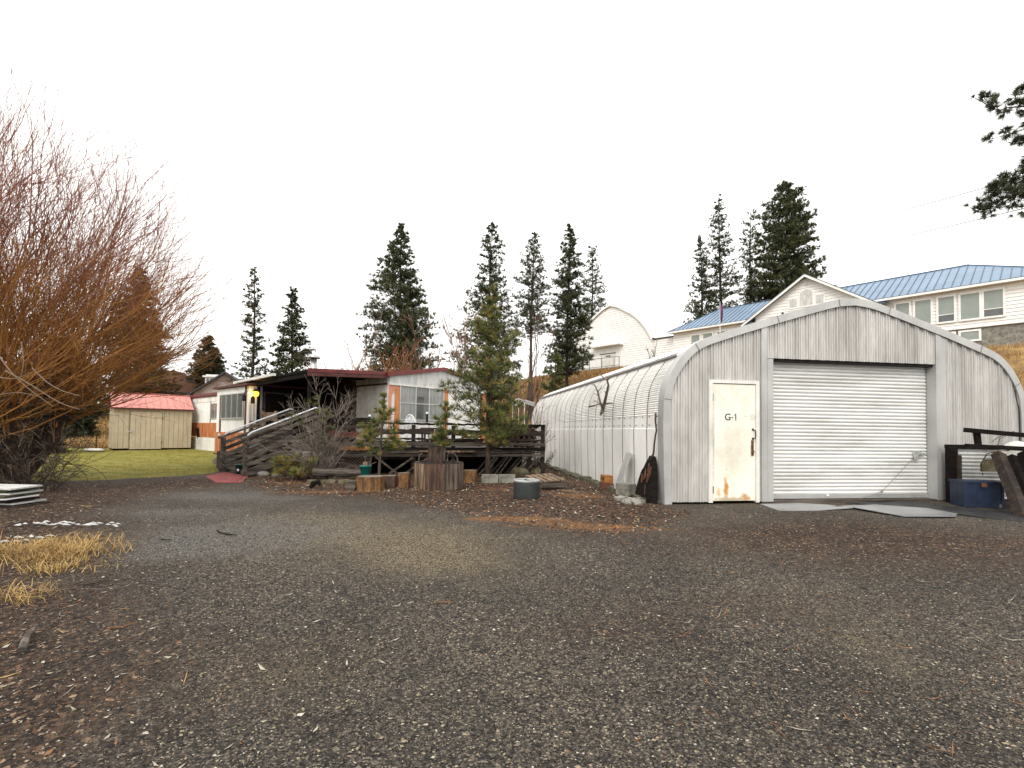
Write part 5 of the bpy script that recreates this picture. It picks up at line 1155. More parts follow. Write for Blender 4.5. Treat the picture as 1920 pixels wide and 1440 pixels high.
def all_pines():
    slim = [(0,3,3),(.15,14,14),(.3,18,18),(.5,24,22),(.75,34,28),(1,30,28)]
    pine(478,503,34,slim,.97,'slender tall pine with a visible dark trunk, left of the bushier one behind the porch',11,nl=64,nt=9,tuft=.36,tw=.055)
    pine(550,543,36,[(0,4,6),(.12,12,14),(.3,24,24),(.5,36,34),(.75,40,34),(1,40,34)],1,'bushy dark pine just right of the slender pine behind the porch roof',12,nl=90,nt=12,tuft=.38,tw=.065,per=16)
    pine(755,421,33,[(0,3,3),(.08,14,12),(.2,32,24),(.35,52,40),(.55,66,60),(.8,84,74),(1,84,74)],.98,'large broad conical pine with grey-green needles behind the mobile home roof',13,nl=150,nt=15,tuft=.42,tw=.06,per=16,wts=(.4,.25,.35))
    pine(922,420,42,[(0,4,4),(.1,17,22),(.25,20,20),(.38,34,36),(.5,54,44),(.7,68,50),(.9,60,40),(1,50,40)],.9,'tall dark pine directly behind the young pine, widening from a narrow top',14,nl=105,nt=12,tuft=.44,tw=.065,per=16,wts=(.62,.13,.25))
    pine(1000,436,40,[(0,3,4),(.12,16,16),(.25,27,26),(.5,38,34),(.7,42,34),(1,34,30)],.55,'tall pine with a long bare reddish trunk below its crown',15,nl=62,nt=10,tuft=.38,tw=.055,trunk_mat='bark_red',wts=(.55,.1,.35))
    pine(1067,422,46,[(0,3,3),(.12,14,14),(.3,24,24),(.45,30,32),(.65,36,40),(.9,36,36),(1,30,30)],.9,'tall narrow-topped pine left of the white arched hall',16,nl=100,nt=12,tuft=.46,tw=.07,per=16,wts=(.65,.15,.2))
    pine(1110,465,72,[(0,6,8),(.12,12,10),(.3,16,18),(.5,22,34),(.7,34,40),(1,34,34)],.85,'shorter sparse pine leaning over the top of the white arched hall',17,nl=74,nt=9,tuft=.6,tw=.09,wts=(.6,.1,.3))
    # right group behind the school
    pine(1315,443,72,[(0,3,3),(.15,12,12),(.35,20,20),(.6,28,26),(.85,36,30),(1,40,34)],.97,'leftmost and lowest pine of the group behind the blue roof',18,nl=96,nt=10,tuft=.62,tw=.10,per=14,wts=(.5,.15,.35))
    pine(1350,370,74,[(0,4,6),(.1,12,12),(.25,22,20),(.45,20,32),(.7,24,36),(.9,26,36),(1,20,30)],.92,'tallest slim pine rising straight above the flagpole',19,nl=100,nt=10,tuft=.62,tw=.10,wts=(.6,.1,.3))
    pine(1408,398,76,[(0,6,6),(.12,16,14),(.35,22,22),(.6,26,24),(.85,22,22),(1,20,20)],.9,'thin-crowned pine squeezed beside the big dense pine above the blue roof',20,nl=76,nt=8,tuft=.6,tw=.09,wts=(.65,.05,.3))
    pine(1475,343,72,[(0,5,5),(.08,26,20),(.2,42,36),(.4,58,50),(.6,62,62),(.85,62,64),(1,56,50)],.92,'biggest dense pine behind the white gabled wing',21,nl=190,nt=17,tuft=.70,tw=.12,per=17,wts=(.5,.35,.15),group='tall pines behind the buildings')
    # behind the willow and shed
    pine(262,505,40,[(0,8,6),(.1,16,14),(.3,36,30),(.5,46,46),(.7,50,60),(.9,70,50),(1,60,50)],.97,'brownish spreading conifer seen through the willow above the shed',22,nl=120,nt=12,tuft=.5,tw=.09,per=14,mats=('pine_brown','pine_mid','spruce'),wts=(.38,.37,.25),ang=(-.5,.05),up=.12)
    pine(392,632,55,[(0,3,3),(.15,14,12),(.35,24,24),(.6,32,30),(.85,30,28),(1,44,26)],1,'small dense conical spruce behind the black-roofed house',23,nl=120,nt=13,tuft=.55,tw=.13,per=13,mats=('spruce','pine_dark','pine_brown'),wts=(.45,.4,.15),ang=(-.3,.2),name='spruce_tree',group='spruces at left')
    pine(128,640,30,[(0,10,10),(.3,44,26),(.6,60,34),(.85,60,36),(1,50,26)],1,'dark bushy evergreen behind the willow, left of the yellow outbuilding',24,nl=170,nt=13,tuft=.5,tw=.10,per=14,mats=('spruce','pine_dark','pine_mid'),wts=(.5,.35,.15),ang=(-.5,.1),name='spruce_tree',group='spruces at left')
    pine(20,690,20,[(0,12,12),(.3,60,44),(.7,80,60),(1,80,70)],1,'dark evergreen mass at the left edge behind the willow stems',25,nl=150,nt=12,tuft=.4,tw=.07,per=14,mats=('spruce','pine_dark'),wts=(.5,.5),ang=(-.6,.1),name='spruce_tree',group='spruces at left')
    # small pine on the hillside above the garage
    pine(1043,655,24,[(0,4,4),(.2,20,14),(.5,26,22),(.8,30,30),(1,26,26)],.8,'small olive pine on the dry slope just above the far end of the garage',26,nl=42,nt=9,tuft=.24,tw=.035,per=16,mats=('pine_mid','young_green','young_deep'),wts=(.4,.3,.3),group='young pines',zbase=None,pybase=715)
    # big young pine in front of the deck
    g = gp(917, 905, 0)
    pine(925,543,12.0,[(0,6,6),(.08,12,12),(.2,26,24),(.32,40,44),(.45,36,52),(.58,72,60),(.7,78,50),(.82,48,66),(.93,60,82),(1,66,88)],.86,'young olive-green pine standing in front of the deck, tallest of the young pines',27,nl=92,nt=12,dens=1.25,tuft=.20,tw=.011,per=28,mats=('young_green','young_deep','young_yellow','pine_mid'),wts=(.42,.28,.12,.18),group='young pines',zbase=0,trunk_mat='bark',r0=.055,lean=-.10,ang=(-.15,.45),up=.3,lr=.012,spread=.9)
    pine(720,741,11.0,[(0,2,2),(.1,8,8),(.25,22,18),(.4,20,30),(.6,40,36),(.8,36,26),(1,20,18)],.76,'seedling pine rising before the deck rail, left of the wooden planter',28,nl=21,nt=7,dens=1,tuft=.19,tw=.0095,per=34,mats=('young_green','young_deep','young_yellow'),wts=(.55,.25,.2),group='young pines',zbase=0,r0=.022,lean=-.07,ang=(.1,.6),up=.3,lr=.012,trunk_mat='bark_grey')
    pine(835,757,10.9,[(0,6,6),(.2,14,14),(.4,26,16),(.6,26,20),(1,16,12)],.62,'thin seedling pine beside the right end of the picture window',29,nl=14,nt=6,dens=1,tuft=.18,tw=.0095,per=34,mats=('young_green','young_deep','young_yellow'),wts=(.55,.3,.15),group='young pines',zbase=0,r0=.018,ang=(.2,.7),up=.3,lr=.012,trunk_mat='bark_grey')
    pine(598,745,12.2,[(0,4,4),(.3,32,18),(.6,46,26),(1,40,20)],.85,'straggly pine tangled inside the bare grey bush by the stairs',30,nl=18,nt=5,dens=1,tuft=.18,tw=.009,per=30,mats=('young_deep','young_green','pine_mid'),wts=(.4,.35,.25),group='young pines',zbase=0,r0=.03,ang=(-.1,.5),up=.2,lr=.012,trunk_mat='bark_grey')
    pine(560,862,11.6,[(0,8,8),(.4,36,34),(.8,44,30),(1,40,20)],1,'low sprawling yellow-green pine bough on the ground right of the stairs',31,nl=18,nt=7,dens=1,tuft=.19,tw=.010,per=34,mats=('young_green','young_yellow','young_deep'),wts=(.5,.35,.15),group='young pines',zbase=0,r0=.02,ang=(-.1,.4),up=.2,lr=.012)
all_pines()

def overhang_pine():
    # pine standing just outside the right edge, its limbs reach into the frame
    rng = np.random.RandomState(77); Z = 12.0; base = V(14.3, Z, hz(14.3, Z)-.1); root = thing('overhanging_pine', 'pine outside the right edge whose needled boughs hang into the sky at upper right', 'tree', base)
    A = limb_arrays(); add_tube_np(A, np.array([[base.x, base.y, base.z+k*1.5] for k in range(9)]), np.linspace(.22,.05,9), 9); build_limbs(A, 'trunk', M['bark'], root, base)
    A = limb_arrays(); Cs = []; Ds = []
    def bough(pts, n_side, seed, r=.025, sl=.5):
        P = np.array([np.array(pt(x, y, z)) for x, y, z in pts]); 
        # resample
        d = np.r_[0, np.cumsum(np.linalg.norm(np.diff(P, axis=0), axis=1))]; s = np.linspace(0, d[-1], 16); Q = np.stack([np.interp(s, d, P[:,i]) for i in range(3)], 1); Q += rng.normal(size=Q.shape)*.015
        add_tube_np(A, Q, np.linspace(r, .007, 16), 4)
        for k in range(n_side):
            t = rng.uniform(.22, 1); i = min(int(t*15), 14); c = Q[i]; ax = Q[i+1]-Q[i]; ax /= np.linalg.norm(ax)
            sd_ = ax*.8+rng.normal(size=3)*.6; sd_[2] += .25; sd_ /= np.linalg.norm(sd_); l = sl*rng.uniform(.3,1)*(1.15-.6*t); e = c+sd_*l; mid = (c+e)/2+np.array([0,0,-.03])
            add_tube_np(A, np.array([c, mid, e]), [.008,.006,.005], 3)
            Cs.append(e); Ds.append(sd_)
            for _ in range(3):
                u = rng.uniform(.4,.9); s2 = sd_*.5+rng.normal(size=3)*.7; s2[2] += .2; s2 /= np.linalg.norm(s2); l2 = l*rng.uniform(.2,.5); e2 = c+(e-c)*u+s2*l2; add_tube_np(A, np.array([c+(e-c)*u, e2]), [.005,.004], 3); Cs.append(e2); Ds.append(s2)
        Cs.append(Q[-1]); Ds.append(Q[-1]-Q[-2])
    Ds_fix = None
    bough([(2060,190,12.2),(1960,196,12),(1905,202,11.9),(1870,206,11.8),(1845,193,11.7),(1826,183,11.7)], 28, 1, .035, .45)
    bough([(2060,215,12.5),(1960,225,12.2),(1905,248,12),(1880,256,11.9),(1850,262,11.8)], 20, 2, .03, .4)
    bough([(2060,140,12.3),(1960,160,12),(1915,176,11.9),(1890,186,11.8)], 15, 3, .03, .35)
    bough([(2060,250,12.5),(1970,245,12.4),(1925,262,12.3),(1895,272,12.2)], 15, 4, .025, .3)
    bough([(2070,300,12.5),(1990,330,12.2),(1930,348,12),(1895,370,11.9),(1860,395,11.8),(1830,398,11.7),(1816,388,11.7)], 40, 5, .05, .55)
    bough([(2060,270,12.3),(1990,310,12),(1930,335,11.8),(1900,345,11.8),(1870,340,11.8)], 38, 6, .04, .5)
    bough([(2060,310,12.1),(1985,345,11.9),(1930,366,11.7),(1890,362,11.6),(1850,360,11.6)], 38, 7, .04, .45)
    bough([(2050,400,12.1),(1985,395,11.9),(1930,396,11.7),(1900,402,11.6)], 14, 8, .03, .35)
    bough([(2050,250,12.1),(1985,290,11.9),(1935,305,11.7),(1915,312,11.6)], 16, 9, .03, .4)
    # limbs connecting to the trunk
    for z in (pt(2060,190,12.2), pt(2060,290,12.3), pt(2060,400,12.1)): add_tube_np(A, np.array([[base.x, base.y, z.z-.3],[z.x, z.y, z.z]]), [.07,.045], 5)
    for k in range(40):
        z = rng.uniform(6.8, 12.5); az = rng.uniform(-1.5,1.5); l = rng.uniform(1,2.2); c = np.array([base.x, base.y, z]); d = np.array([math.cos(az), math.sin(az), .1]); add_tube_np(A, np.array([c, c+d*l]), [.03,.01], 3)
        for q in range(8): t = rng.uniform(.4,1); Cs.append(c+d*l*t+rng.normal(size=3)*.2); Ds.append(d)
    Cs = np.array(Cs); Ds = np.array([d/np.linalg.norm(d) for d in Ds])
    v, f, mi = tufts(Cs, Ds, .18, .012, 42, rng, 2, [.7,.3], .85)
    cr = npmesh('crown', v, f, [M['pine_dark'], M['pine_grey']], mi, root, base); v = np.concatenate(A['v'])-np.array(base); npmesh('limbs', v, np.concatenate(A['f']), M['bark'], None, cr)
overhang_pine()

def branch_path(rng, p, d, l, n, up, wig):
    P = [np.array(p, float)]; d = np.array(d, float); d /= np.linalg.norm(d); s = l/n; dirs = [d]
    for k in range(n):
        d = d+rng.normal(size=3)*wig; d[2] += up; d /= np.linalg.norm(d); P.append(P[-1]+d*s); dirs.append(d)
    return np.array(P), dirs
def willow():
    rng = np.random.RandomState(9); base = V(-10.6, 9.7, -.05)
    W = thing('willow_tree', 'huge bare willow with dense orange-brown stems and mauve twigs filling the left edge', 'tree', base)
    A1 = limb_arrays(); A2 = limb_arrays(); A3 = limb_arrays()
    tops = []
    for k in range(11):
        a = 2*math.pi*k/11; p0 = np.array([base.x+.6*math.cos(a), base.y+.5*math.sin(a), -.05]); P, D_ = branch_path(rng, p0, (math.cos(a)*.5, math.sin(a)*.5, 1), rng.uniform(1.3,2.3), 5, .02, .1)
        add_tube_np(A1, P, np.linspace(.17,.09,6), 7); tops.append(P)
    build_limbs(A1, 'trunk', M['bark'], W, base)
    def env(P):          # crown envelope: a broad dome
        x = (P[:,0]-base.x)/np.where(P[:,0] > base.x, 4.95, 5.0); y = (P[:,1]-base.y)/3.6; z = (P[:,2]-1.5)/6.6
        return x*x+y*y+np.where(z > 0, z*z, (z*9)**2)
    def clip(P, lim):
        e = env(P); k = np.argmax(e > lim) if (e > lim).any() else len(P)
        return P[:max(k, 2)]
    for k in range(350):
        t0 = tops[rng.randint(11)]; p0 = t0[rng.randint(2, 6)]+rng.normal(size=3)*.08
        el = math.radians(rng.choice([rng.uniform(12,30), rng.uniform(30,58), rng.uniform(52,88)], p=[.25,.42,.33])); az = rng.uniform(-math.pi, math.pi)
        if rng.rand() < .60: az = rng.normal()*.85
        d0 = (math.cos(az)*math.cos(el), math.sin(az)*math.cos(el), math.sin(el)); n = 13; l = rng.uniform(4.2, 8.4)
        P, D_ = branch_path(rng, p0, d0, l, n, .045*(1.35-math.sin(el)), .075); P = clip(P, rng.uniform(.62,1.0)); n = len(P)-1
        if n < 4: continue
        rr_ = np.linspace(.021,.004,n+1)*rng.uniform(.45,1.2); ks = int(np.argmax(P[:,2] > 3.9+rng.normal()*.8)) if (P[:,2] > 4.6).any() else n
        ks = min(max(ks, 2), n)
        add_tube_np(A2, P[:ks+1], rr_[:ks+1], 4, 0)
        if n-ks >= 1: add_tube_np(A2, P[ks:], rr_[ks:], 4, 1)
        for j in range(int(n*1.05)):
            i = rng.randint(2, n); d = D_[i]+rng.normal(size=3)*.27; l1 = rng.uniform(.8,1.9); P1, D1 = branch_path(rng, P[i], d, l1, 5, .055, .10); P1 = clip(P1, 1.12)
            hi_ = P[i][2] > 3.7+rng.normal()*.8
            add_tube_np(A2, P1, np.linspace(.0072,.003,len(P1)), 3, 1 if hi_ else 0)
            for q in range(6):
                i2 = rng.randint(1, len(P1)); d2 = D1[i2]+rng.normal(size=3)*.42; P2, _ = branch_path(rng, P1[i2], d2, rng.uniform(.25,.9), 3, .06, .12)
                add_tube_np(A3, P2, np.linspace(.0036,.0016,4), 3, (2 if rng.rand() < .65 else 1) if hi_ else (0 if rng.rand() < .7 else 1))
    build_limbs(A2, 'stems', [M['twig_orange'], M['twig_red']], W, base); build_limbs(A3, 'twigs', [M['twig_orange'], M['twig_red'], M['twig_mauve']], W, base)
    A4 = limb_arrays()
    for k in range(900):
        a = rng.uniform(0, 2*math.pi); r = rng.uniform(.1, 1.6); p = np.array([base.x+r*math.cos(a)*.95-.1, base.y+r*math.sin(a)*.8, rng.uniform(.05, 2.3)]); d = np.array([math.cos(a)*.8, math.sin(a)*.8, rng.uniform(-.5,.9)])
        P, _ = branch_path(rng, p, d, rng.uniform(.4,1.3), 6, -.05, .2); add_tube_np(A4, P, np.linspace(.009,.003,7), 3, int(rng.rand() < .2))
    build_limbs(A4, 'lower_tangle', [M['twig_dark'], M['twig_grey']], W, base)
    A5 = limb_arrays()
    for pts in ([(-20,640),(20,700),(60,735),(100,762)],[(0,708),(30,712),(55,700),(75,690)],[(40,640),(45,680),(38,710)],[(10,695),(60,722),(110,756),(150,768)],[(60,690),(90,720),(120,735),(150,742)],[(0,740),(35,735),(80,745)]):
        P = np.array([np.array(pt(x, y, 6.6)) for x, y in pts]); t = np.linspace(0, len(P)-1, 14); Q = np.stack([np.interp(t, range(len(P)), P[:,i]) for i in range(3)], 1)
        for _ in range(3): Q[1:-1] = (Q[:-2]+Q[1:-1]+Q[2:])/3
        add_tube_np(A5, Q, np.linspace(.009,.004,14), 5)
    build_limbs(A5, 'arching_shoots', M['twig_tan'], W, base)
willow()

def bare_bush(px, Z, ytop, wpx, label, seed, mats=('twig_tan','twig_red'), ns=40, zb=None, sub=7, r=.018, name='bare_shrub', up=.04, el=(35,85), cat='shrub', sub2=3, group='bare shrubs and trees behind the mobile home', rt=.006, wig=.07):
    rng = np.random.RandomState(seed); tp = pt(px, ytop, Z); zz = hz(tp.x, tp.y)-.05 if zb is None else zb; base = V(tp.x, tp.y, zz); Ht = tp.z-zz; hw = wpx*Z/F
    root = thing(name, label, cat, base, 0, group); A = limb_arrays(); B = limb_arrays()
    for k in range(ns):
        e = math.radians(rng.uniform(*el)); az = rng.uniform(0, 2*math.pi); l = min(Ht/max(.35, math.sin(e)), hw/max(.12, math.cos(e)))*rng.uniform(.75,1.05)
        P, D_ = branch_path(rng, np.array(base)+rng.normal(size=3)*np.array([.12,.12,0])*hw, (math.cos(az)*math.cos(e), math.sin(az)*math.cos(e), math.sin(e)), l, 7, up, wig)
        add_tube_np(A, P, np.linspace(r, r*.25, 8), 4)
        for j in range(sub):
            i = rng.randint(2, 7); d = D_[i]+rng.normal(size=3)*.4; P1, D1 = branch_path(rng, P[i], d, l*rng.uniform(.12,.34), 4, up, wig); add_tube_np(B, P1, np.linspace(rt*1.3, rt*.6, 5), 3, int(rng.rand() < .4))
            for q in range(sub2):
                i2 = rng.randint(1,4); P2, _ = branch_path(rng, P1[i2], D1[i2]+rng.normal(size=3)*.5, l*rng.uniform(.05,.14), 3, up, wig*1.3); add_tube_np(B, P2, np.linspace(rt*.8, rt*.5, 4), 3, int(rng.rand() < .5))
    build_limbs(A, 'stems', M[mats[0]], root, base); build_limbs(B, 'twigs', [M[m] for m in mats], root, base)
    return root
bare_bush(722, 24, 655, 60, 'dense red-stemmed bare shrub showing above the mobile home roof', 41, ('twig_red','twig_orange'), 110, sub=6, r=.02, rt=.012)
bare_bush(800, 27, 600, 46, 'tan bare tree right of the big conical pine', 42, ('twig_tan','twig_red'), 26, sub=9, r=.03, rt=.012, sub2=5, name='bare_tree', cat='tree')
bare_bush(880, 25, 588, 52, 'reddish bare tree tangled behind the young pine', 43, ('twig_tan','twig_red'), 34, sub=9, r=.03, rt=.011, sub2=5, name='bare_tree', cat='tree')
bare_bush(985, 26, 600, 58, 'tall spindly bare tree between the young pine and the garage', 44, ('bark_grey','twig_red'), 22, sub=8, r=.045, rt=.012, sub2=4, name='bare_tree', cat='tree')
bare_bush(640, 27, 618, 36, 'thin pale bare saplings beside the stove pipe', 45, ('twig_tan','twig_red'), 20, sub=6, r=.02, rt=.010, name='bare_tree', cat='tree', el=(60,88))
bare_bush(690, 26, 560, 40, 'thin bare branches left of the big conical pine', 46, ('twig_grey','twig_tan'), 12, sub=6, r=.025, rt=.010, name='bare_tree', cat='tree', el=(60,88))
bare_bush(1225, 45, 640, 22, 'small dark bare tree in front of the arched hall', 47, ('twig_dark','twig_dark'), 5, sub=5, r=.05, rt=.016, name='bare_tree', cat='tree', el=(45,85))
bare_bush(607, 12.0, 706, 62, 'tangled grey leafless vine bush in front of the porch', 48, ('twig_grey','twig_grey'), 56, zb=0, sub=8, r=.010, rt=.0042, sub2=3, group=None, up=-.02, el=(25,88), wig=.2, name='vine_bush')
bare_bush(1015, 14.5, 760, 40, 'low leafless bush at the far corner of the garage', 49, ('twig_dark','twig_red'), 24, zb=0, sub=8, r=.010, rt=.005, group=None, name='vine_bush')
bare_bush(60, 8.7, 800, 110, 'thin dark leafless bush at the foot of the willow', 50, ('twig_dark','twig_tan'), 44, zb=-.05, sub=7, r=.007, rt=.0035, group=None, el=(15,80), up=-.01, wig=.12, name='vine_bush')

# ------------------------------------------------------------------ objects on the ground
def stump(px, py, wpx, hpx, label, seed, grp='sawn stumps in front of the deck', side='stump_side', flare=1.12):
    rnd = random.Random(seed); g = gp(px, py, 0); s = g.y/F; r = wpx*s/2; h = hpx*s; g.y += r*.8
    S = thing('tree_stump', label, 'stump', (g.x, g.y, -.02), rnd.uniform(0,6), grp)
    mb = MB(); mb.lathe([(r*flare,0),(r*1.03,h*.2),(r,h*.6),(r*.99,h)], n=22, wob=.06, rnd=rnd); mb.f = mb.f[:-1]; mb.m = mb.m[:-1]; mb.build('trunk_side', M[side], S)
    rnd2 = random.Random(seed); _ = rnd2.uniform(0,6)
    n = 22; top = mb.v[-n:]; m2 = MB(); m2.add([(a,b,c+.003) for a,b,c in top], [tuple(range(n))]); m2.build('sawn_top', M['stump_top'], S)
    return g, r, h
stump(689, 923, 50, 30, 'widest sawn stump in front of the deck, right of the teal bucket', 1)
stump(728, 917, 26, 26, 'dark brown stump between the widest stump and the small golden one', 2, side='wood_brownz', flare=1.0)
stump(755, 916, 23, 30, 'small golden-brown stump touching the wooden planter', 3, flare=1.02)
stump(880, 905, 26, 24, 'rotten orange stump right of the wooden planter', 4)

def yard_objects():
    rnd = random.Random(31)
    # log resting left of the stump
    g = gp(630, 905, 0); mb = MB(); n = 9; mb.tube([(-.62+k*.15,.03*math.sin(k),.20+.01*math.cos(k*2)) for k in range(n)], [.085+.012*math.sin(k*1.7) for k in range(n)], 10)
    L_ = thing('fallen_log', 'long grey weathered log raised off the ground behind the teal bucket', 'log', (g.x, g.y+.25, 0)); mb.build('log', M['wood_grey'], L_)
    mb = MB(); mb.tube([(.45,.1,.0),(.45,.1,.13)], .1, 8); mb.tube([(-.4,.1,0),(-.4,.1,.13)], .1, 8); mb.build('support', M['wood_dark'], L_)
    g = gp(655, 922, 0); mb = MB(); mb.lathe([(.10,-.11),(.105,0),(.10,.11)], n=16); mb.v = [(a,c,b+.10) for a,b,c in mb.v]; mb.f = [f[::-1] for f in mb.f]; one('round_log', mb, M['wood_grey'], 'short round log lying end-on beside the widest stump', 'log', (g.x,g.y+.12,0), .1)
    g = gp(620, 905, 0); mb = MB()
    for k in range(5): mb.obox((-.4+k*.22,rnd.uniform(-.03,.03),.03),(.2,.14,.07),(rnd.uniform(-.1,.1),rnd.uniform(-.1,.1),rnd.uniform(-.3,.3)))
    one('edging_stones', mb, M['rock'], 'row of brown edging stones under the raised grey log', 'stones', (g.x,g.y+.02,0))
    g = gp(588, 915, 0); mb = MB(); mb.tube([(-.05,0,.0),(.0,0,.10),(.08,.02,.13),(.13,.02,.05)], [.05,.06,.05,.03], 7); one('wood_ornament', mb, M['wood_black'], 'black knobby wood piece left of the grey log', 'wood piece', (g.x,g.y,0))
    # boulders near stairs
    for px, py, rr, lb in ((520,893,.15,'round tan stone right of the stairs in front of the low pine bough'),(487,893,.17,'flat grey stone right beside the front stair post')):
        g = gp(px, py, 0); o = rock(g, rr, rnd, 'light_rock', lb)
    # teal bucket behind the stump, on an upturned thing
    g = gp(670, 912, 0); B = thing('bucket', 'bright teal plastic bucket with tools behind the widest stump', 'bucket', (g.x-.02, g.y+.62, .12))
    zz = pt(671, 891, g.y+.62).z; B.location.z = zz
    mb = MB(); mb.lathe([(.09,0),(.125,.20),(.135,.20),(.135,.215),(.118,.215),(.085,.01)], n=20); mb.build('pail', M['teal'], B, True)
    mb = MB(); mb.tube([(.03,0,.05),(.12,.02,.40)], .007, 5); mb.tube([(-.02,.02,.05),(.0,.0,.42)], .008, 5); mb.tube([(.02,.0,.2),(.24,.0,.30)], .006, 5); mb.obox((.0,0,.26),(.10,.08,.08)); mb.build('tools', M['twig_tan'], B)
    Sx = MB(); Sx.lathe([(.16,-zz),(.16,-.003)], n=14); o = Sx.build('stand_block', M['wood_dark'], None); o.location = B.location; tag(o, 'dark wooden block the teal bucket stands on', 'block')
    # teal pot under stairs
    g = gp(452, 893, 0); q = pt(452, 883, g.y+.3); B = thing('flower_pot', 'dark teal pot with a white spot under the stairs', 'pot', (q.x, q.y, 0)); mb = MB(); mb.lathe([(.10,.02),(.14,.25),(.15,.25),(.15,.28),(.12,.28)], n=16); mb.build('pot', M['teal_dark'], B, True)
    mb = MB(); mb.lathe([(.0,0),(.03,.0),(.03,.01),(0,.012)], n=10); mb.v = [(a,-.135-c,.14+b) for a,b,c in mb.v]; mb.build('reflector', M['white_plastic'], B)
    # wooden half barrel planter with log
    g = gp(815, 919, 0); sx = g.y/F; r = 46*sx; h = 50*sx; P = thing('wooden_planter', 'big polygonal planter of upright weathered boards topped by a bark log', 'planter', (g.x, g.y+r*.92, -.01), .15)
    n = 9
    for k in range(n):
        a = 2*math.pi*(k+.5)/n; wd = 2*r*math.tan(math.pi/n)*1.0; 
        mb = MB()
        for q in range(3):
            off = (q-1)*wd/3.0; c = V(math.cos(a)*r*.96, math.sin(a)*r*.96, h/2)+V(-math.sin(a)*off, math.cos(a)*off, 0); mb.obox(c, (.045, wd/3.05, h*rnd.uniform(.96,1.0)), (0,0,a))
        mb.build('stave_panel', M[['wood_greyz','wood_tanz','wood_brownz','wood_greyz'][k % 4]], P)
    mb = MB(); mb.lathe([(r*1.02,h-.03),(r*1.06,h-.03),(r*1.06,h+.012),(r*.85,h+.012),(r*.85,h-.03)], n=9); mb.build('top_rim', M['wood_dark'], P)
    mb = MB(); mb.lathe([(0,h-.06),(r*.9,h-.06)], n=9); mb.build('soil', M['wood_black'], P)
    q = pt(817, 868, g.y+r*.6); hh = 31*sx; B = thing('bark_log', 'upright log with flaking reddish bark standing on the wooden planter', 'log', (q.x, q.y, h-.03)); mb = MB(); mb.lathe([(.16,0),(.165,.1),(.155,.25),(.165,hh+.02)], n=20, wob=.08, rnd=rnd); mb.build('bark', M['bark'], B)
    mb = MB(); mb.lathe([(0,hh+.024),(.14,hh+.024)], n=16); mb.build('top', M['stump_top'], B)
    for k, (pp, lb) in enumerate((([(-.38,0,.0),(-.36,0,.13),(-.30,0,.16)],'short bent grey pipe on the planter left of the bark log'),([(.20,.05,.0),(.22,.05,.17),(.34,.05,.17),(.40,.05,.10),(.42,.05,0)],'hooped grey pipe on the planter right of the bark log'))):
        mb = MB(); mb.tube(pp, .014, 6); one('bent_pipe', mb, M['wood_grey'], lb, 'pipe', (g.x, g.y+r*.5, h+.02), group='bent pipes on the wooden planter')
    # concrete blocks in a row
    for k, px in enumerate((918, 950)):
        g = gp(px, 906, 0); mb = MB(); mb.obox((0,0,.09),(.38,.19,.19)); one('concrete_block', mb, M['concrete'], ('left' if k == 0 else 'right')+' of the two grey concrete blocks at the foot of the young pine', 'concrete block', (g.x, g.y+.12, 0), rnd.uniform(-.05,.05), 'concrete blocks by the young pine')
    g = gp(975, 893, 0); rock(g, .26, rnd, 'rock', 'brown mossy boulder behind the steel drum')
    g = gp(1003, 890, 0); rock(g, .22, rnd, 'rock', 'olive boulder behind the pallet boards')
    # fire drum
    g = gp(988, 939, 0); sx = g.y/F; r = 25.5*sx; h = 38*sx; D = thing('fire_drum', 'grey steel washer drum used as a fire ring on the ground', 'fire ring', (g.x, g.y+r, -.01))
    mb = MB(); mb.lathe([(r*.93,0),(r*.99,.025),(r,.05),(r,h-.05),(r*.985,h-.03),(r*.95,h-.03),(r*.94,.03),(0,.02)], n=40); mb.build('drum_wall', M['drum'], D, True)
    mb = MB(); mb.lathe([(r*.99,h-.035),(r*1.02,h-.02),(r*1.01,h),(r*.95,h+.006),(r*.90,h-.008),(r*.93,h-.035)], n=40); mb.build('rim', M['drum_rim'], D, True)
    mb = MB()
    for k in range(10): mb.obox((rnd.uniform(-.12,.12),rnd.uniform(-.12,.12),h-.07+rnd.uniform(0,.04)),(.22,.03,.03),(0,rnd.uniform(-.2,.2),rnd.uniform(0,3)))
    mb.lathe([(0,h-.10),(r*.93,h-.10)], n=20); mb.build('charred_wood', M['wood_black'], D)
    # broken pallet with boards
    g = gp(1020, 918, 0); P = thing('broken_pallet', 'broken wooden pallet with pale boards leaning behind the steel drum', 'pallet', (g.x+.05, g.y+.25, 0), .35)
    for k in range(5):
        mb = MB(); mb.obox((-.26+k*.13,.05,.20+.008*k),(.10,.75,.02),(.10,.0,.06*rnd.uniform(-1,1))); mb.build('deck_board', M['wood_tanz'], P)
    for k in range(3):
        mb = MB(); mb.obox((0,-.28+k*.3,.10+k*.03),(.72,.045,.10),(0,0,rnd.uniform(-.08,.08))); mb.build('stringer', M['wood_grey'], P)
    mb = MB(); mb.beam((.30,-.35,.015),(.75,-.75,.01),.03,.02); mb.beam((.2,-.45,.02),(.62,-.9,.01),.02,.015); one('loose_lath', mb, M['wood_tanz'], 'two thin pale laths lying on needles right of the drum', 'lath', P.location)
    # along the garage side
    # orange box on dark brick base
    q = gloc(-.28, 2.15); B = thing('orange_block', 'orange painted box on a dark brick at the foot of the garage side', 'box', (q.x, q.y, 0), GTH)
    mb = MB(); mb.obox((0,0,.22),(.17,.30,.15)); mb.build('box', M['wood_orange'], B); mb = MB(); mb.obox((-.086,-.04,.22),(.004,.10,.07)); mb.obox((-.086,.09,.22),(.004,.06,.05)); mb.build('face_pattern', M['maroon'], B)
    mb = MB(); mb.obox((0,0,.07),(.2,.34,.14)); mb.build('brick', M['rust'], B)
